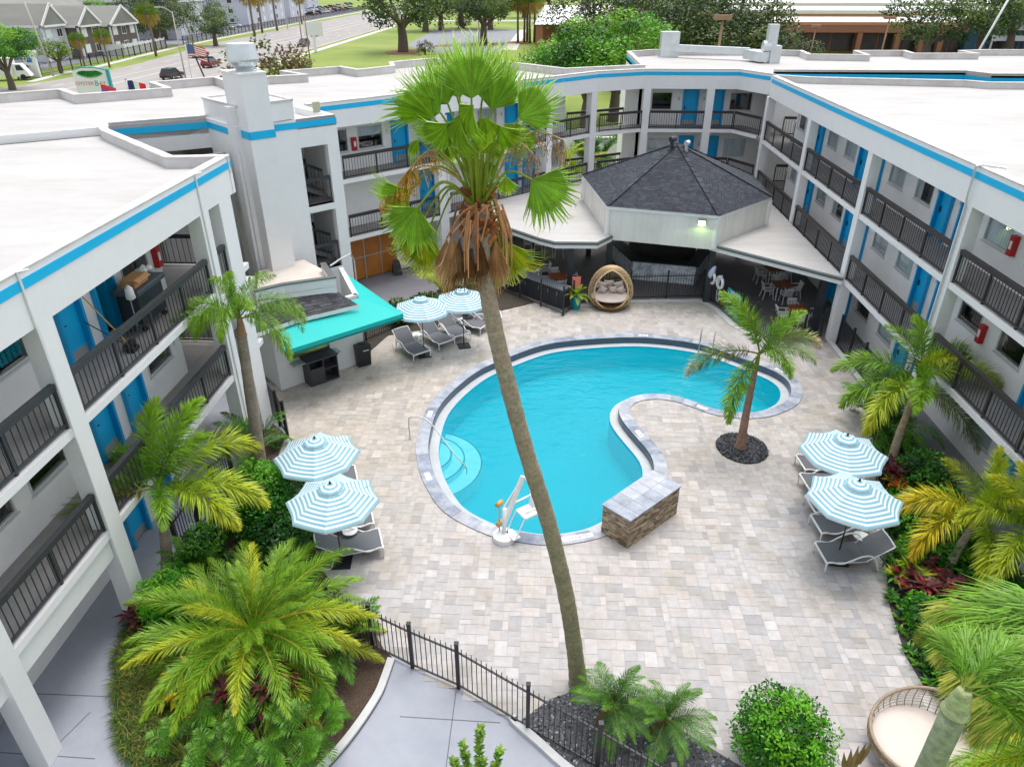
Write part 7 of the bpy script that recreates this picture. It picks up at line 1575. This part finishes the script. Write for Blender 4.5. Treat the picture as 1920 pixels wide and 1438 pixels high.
for px, y, top, l in ((1355, 72, 38, 'short lamp post with a flat head behind the rear roof'), (1668, 120, 37, 'lamp post before the brick building, right one'), (1530, 140, 52, 'thin pole before the brick building')):
    a = atY(px, top, y); T = thing('lamp_post', l, 'lamp post', (a.x, y, 0)); mb = MB(); mb.tube([(a.x - .2, y, 0), (a.x, y, a.z)], .12 if '1530' not in l else .08, 8); mb.build('pole', wpole, T, True); mb = MB(); mb.box(a.x - .75, a.x + .75, y - .3, y + .3, a.z, a.z + .4); mb.build('lamp_head', wpole, T)
a = atY(1912, -20, 100); T = thing('utility_pole', 'tall pale leaning pole at the right edge', 'pole', (a.x - 3, 100, 0)); mb = MB(); mb.tube([(a.x - 4.6, 100, 0), (a.x, 100, a.z + 2)], .13, 8); mb.build('pole', M['frame'], T, True)
# roadside hotel sign
s0 = atY(173, 155, 80); T = thing('roadside_sign', 'white roadside sign with green palm leaves and red and teal lettering', 'sign', (s0.x, 80, 0), R(12)); X = WM[T]; zc = s0.z
mb = MB(X); mb.box(-1.65, 1.65, -.15, .15, zc - 1.3, zc + 1.15)
pts = [(-1.65, zc + 1.151), (-.8, zc + 1.38), (.2, zc + 1.42), (1.65, zc + 1.151)]
mb.hexa([(-1.65, -.15, zc + 1.151), (1.65, -.15, zc + 1.151), (1.65, .15, zc + 1.151), (-1.65, .15, zc + 1.151), (-.7, -.15, zc + 1.42), (.5, -.15, zc + 1.42), (.5, .15, zc + 1.42), (-.7, .15, zc + 1.42)]); mb.build('panel', M['frame'], T)
mb = MB(X); mb.box(1.66, 1.9, -.25, .25, zc - 1.3, zc + 1.2); mb.box(-1.0, .7, -.2, .2, 0, zc - 1.31); mb.beam((-1.7, 0, zc + 1.2), (-.7, 0, zc + 1.48), .34, .08); mb.beam((-.7, 0, zc + 1.48), (.5, 0, zc + 1.48), .34, .08); mb.beam((.5, 0, zc + 1.48), (1.9, 0, zc + 1.2), .34, .08); mb.build('frame', M['teal_sign'], T)
mb = MB(X @ Matrix.Translation((0, -.16, 0)))
for i in range(34): a = R(198 + i * 4.2); leaf2(mb, Vector((-.05 + .04 * i - .6, 0, zc + 1.15)), Vector((math.cos(a), 0, math.sin(a))), Vector((0, -1, 0)), .8, .15, jit(G(30, 150, 80) if i % 3 else G(110, 190, 60), .2), .1)
mb.build('palm_emblem', M['foliage'], T)
XX = X @ Matrix.Translation((0, -.165, 0)) @ Matrix.Rotation(R(90), 4, 'X'); pink = mat('red_sign_letters', lin(214, 92, 112), .5)
text('lettering', 'OYSTER', .5, XX @ Matrix.Translation((-.72, zc - .1, 0)), pink, T); text('lettering', 'B', .75, XX @ Matrix.Translation((.45, zc - .1, .003)), M['teal_sign'], T); text('lettering', 'AY', .5, XX @ Matrix.Translation((1.05, zc - .1, 0)), pink, T)
def flag(label, px, py, y, pyb, w, h, stripes, vertical, canton=None, m=gpole, wave=.12):
    a = atY(px, py, y); T = thing('flag', label, 'flag', (a.x, y, 0)); mb = MB(); mb.tube([(a.x, y, 0), (a.x, y, a.z + .1)], .05, 8); mb.lathe([(.07, a.z + .1), (.09, a.z + .2), (.03, a.z + .28)], (a.x, y, 0), 8); mb.build('flagpole', m, T, True)
    mats = []; mb = MB(); N = 16; S = len(stripes)
    for c in stripes:
        if c not in mats: mats.append(c)
    ms = [mat('flag_cloth', lin(*c), .85) for c in mats + ([canton] if canton else [])]
    P = lambda u, v: (a.x + .06 + u * w, y + wave * math.sin(u * 7 + v), a.z - (1 - v) * h - .25 * u * u * h + .05 * math.sin(u * 5))
    if vertical:
        for i in range(N): c = mats.index(stripes[min(S - 1, int(i / N * S))]); mb.face([P(i / N, 0), P((i + 1) / N, 0), P((i + 1) / N, 1), P(i / N, 1)], c)
    else:
        for j in range(S):
            for i in range(N):
                v0, v1 = 1 - (j + 1) / S, 1 - j / S; c = mats.index(stripes[j]); 
                if canton and i < N * .4 and j < S * .54: c = len(mats)
                mb.face([P(i / N, v0), P((i + 1) / N, v0), P((i + 1) / N, v1), P(i / N, v1)], c)
    mb.build('cloth', ms, T)
flag('red and white striped flag with blue corner waving by the street', 347, 84, 75, 150, 1.8, 1.25, [(196, 40, 52), (238, 232, 236)] * 6 + [(196, 40, 52)], False, (88, 100, 160)); flag('blue white and red flag on a pole behind the left roof', 236, 152, 72, 170, 1.7, 1.0, [(40, 56, 110), (236, 236, 238), (214, 40, 48)], True); flag('red and blue flag flying beside the roadside sign', 186, 160, 76, 170, 1.5, 1.0, [(206, 60, 80), (84, 100, 190)], False)
a = atY(383, 108, 55); T = thing('roof_mast', 'dark thin mast with a small crossbar behind the tower', 'mast', (a.x, 55, 0)); mb = MB(); b_ = atY(390, 180, 45); mb.tube([(b_.x, 45, 8.9), (b_.x - .3, 45, atY(383, 108, 45).z)], .05, 6); p = atY(383, 108, 45); mb.beam((p.x - .7, 45, p.z), (p.x + .5, 45, p.z), .1); mb.build('mast_pole', M['rail'], T)
q = at(592, 98); T = thing('roadside_sign', 'blank white signboard on two legs beside the street pavement', 'sign', (q.x, q.y, 0)); mb = MB(); mb.box(q.x - 2, q.x + 2, q.y - .15, q.y + .15, 3.2, 5.8); mb.build('board', M['frame'], T); mb = MB(); mb.beam((q.x, q.y, 0), (q.x, q.y, 3.19), .5); mb.build('post', M['frame'], T)
q = at(66, 145); T = thing('roadside_sign', 'white post sign with a blue emblem at the apartment entrance', 'sign', (q.x, q.y, 0)); mb = MB(); mb.box(q.x - 1.0, q.x + 1.0, q.y - .25, q.y + .25, 0, 3.6); mb.box(q.x - 1.2, q.x + 1.2, q.y - .35, q.y + .35, 3.6, 3.9); mb.build('panel', M['frame'], T); mb = MB(); mb.hexa([(q.x - .5, q.y - .27, 2.2), (q.x + .5, q.y - .27, 2.2), (q.x + .5, q.y - .251, 2.2), (q.x - .5, q.y - .251, 2.2), (q.x - .2, q.y - .27, 3.3), (q.x + .2, q.y - .27, 3.3), (q.x + .2, q.y - .251, 3.3), (q.x - .2, q.y - .251, 3.3)]); mb.build('emblem', mat('blue_emblem', lin(40, 96, 180), .5), T)
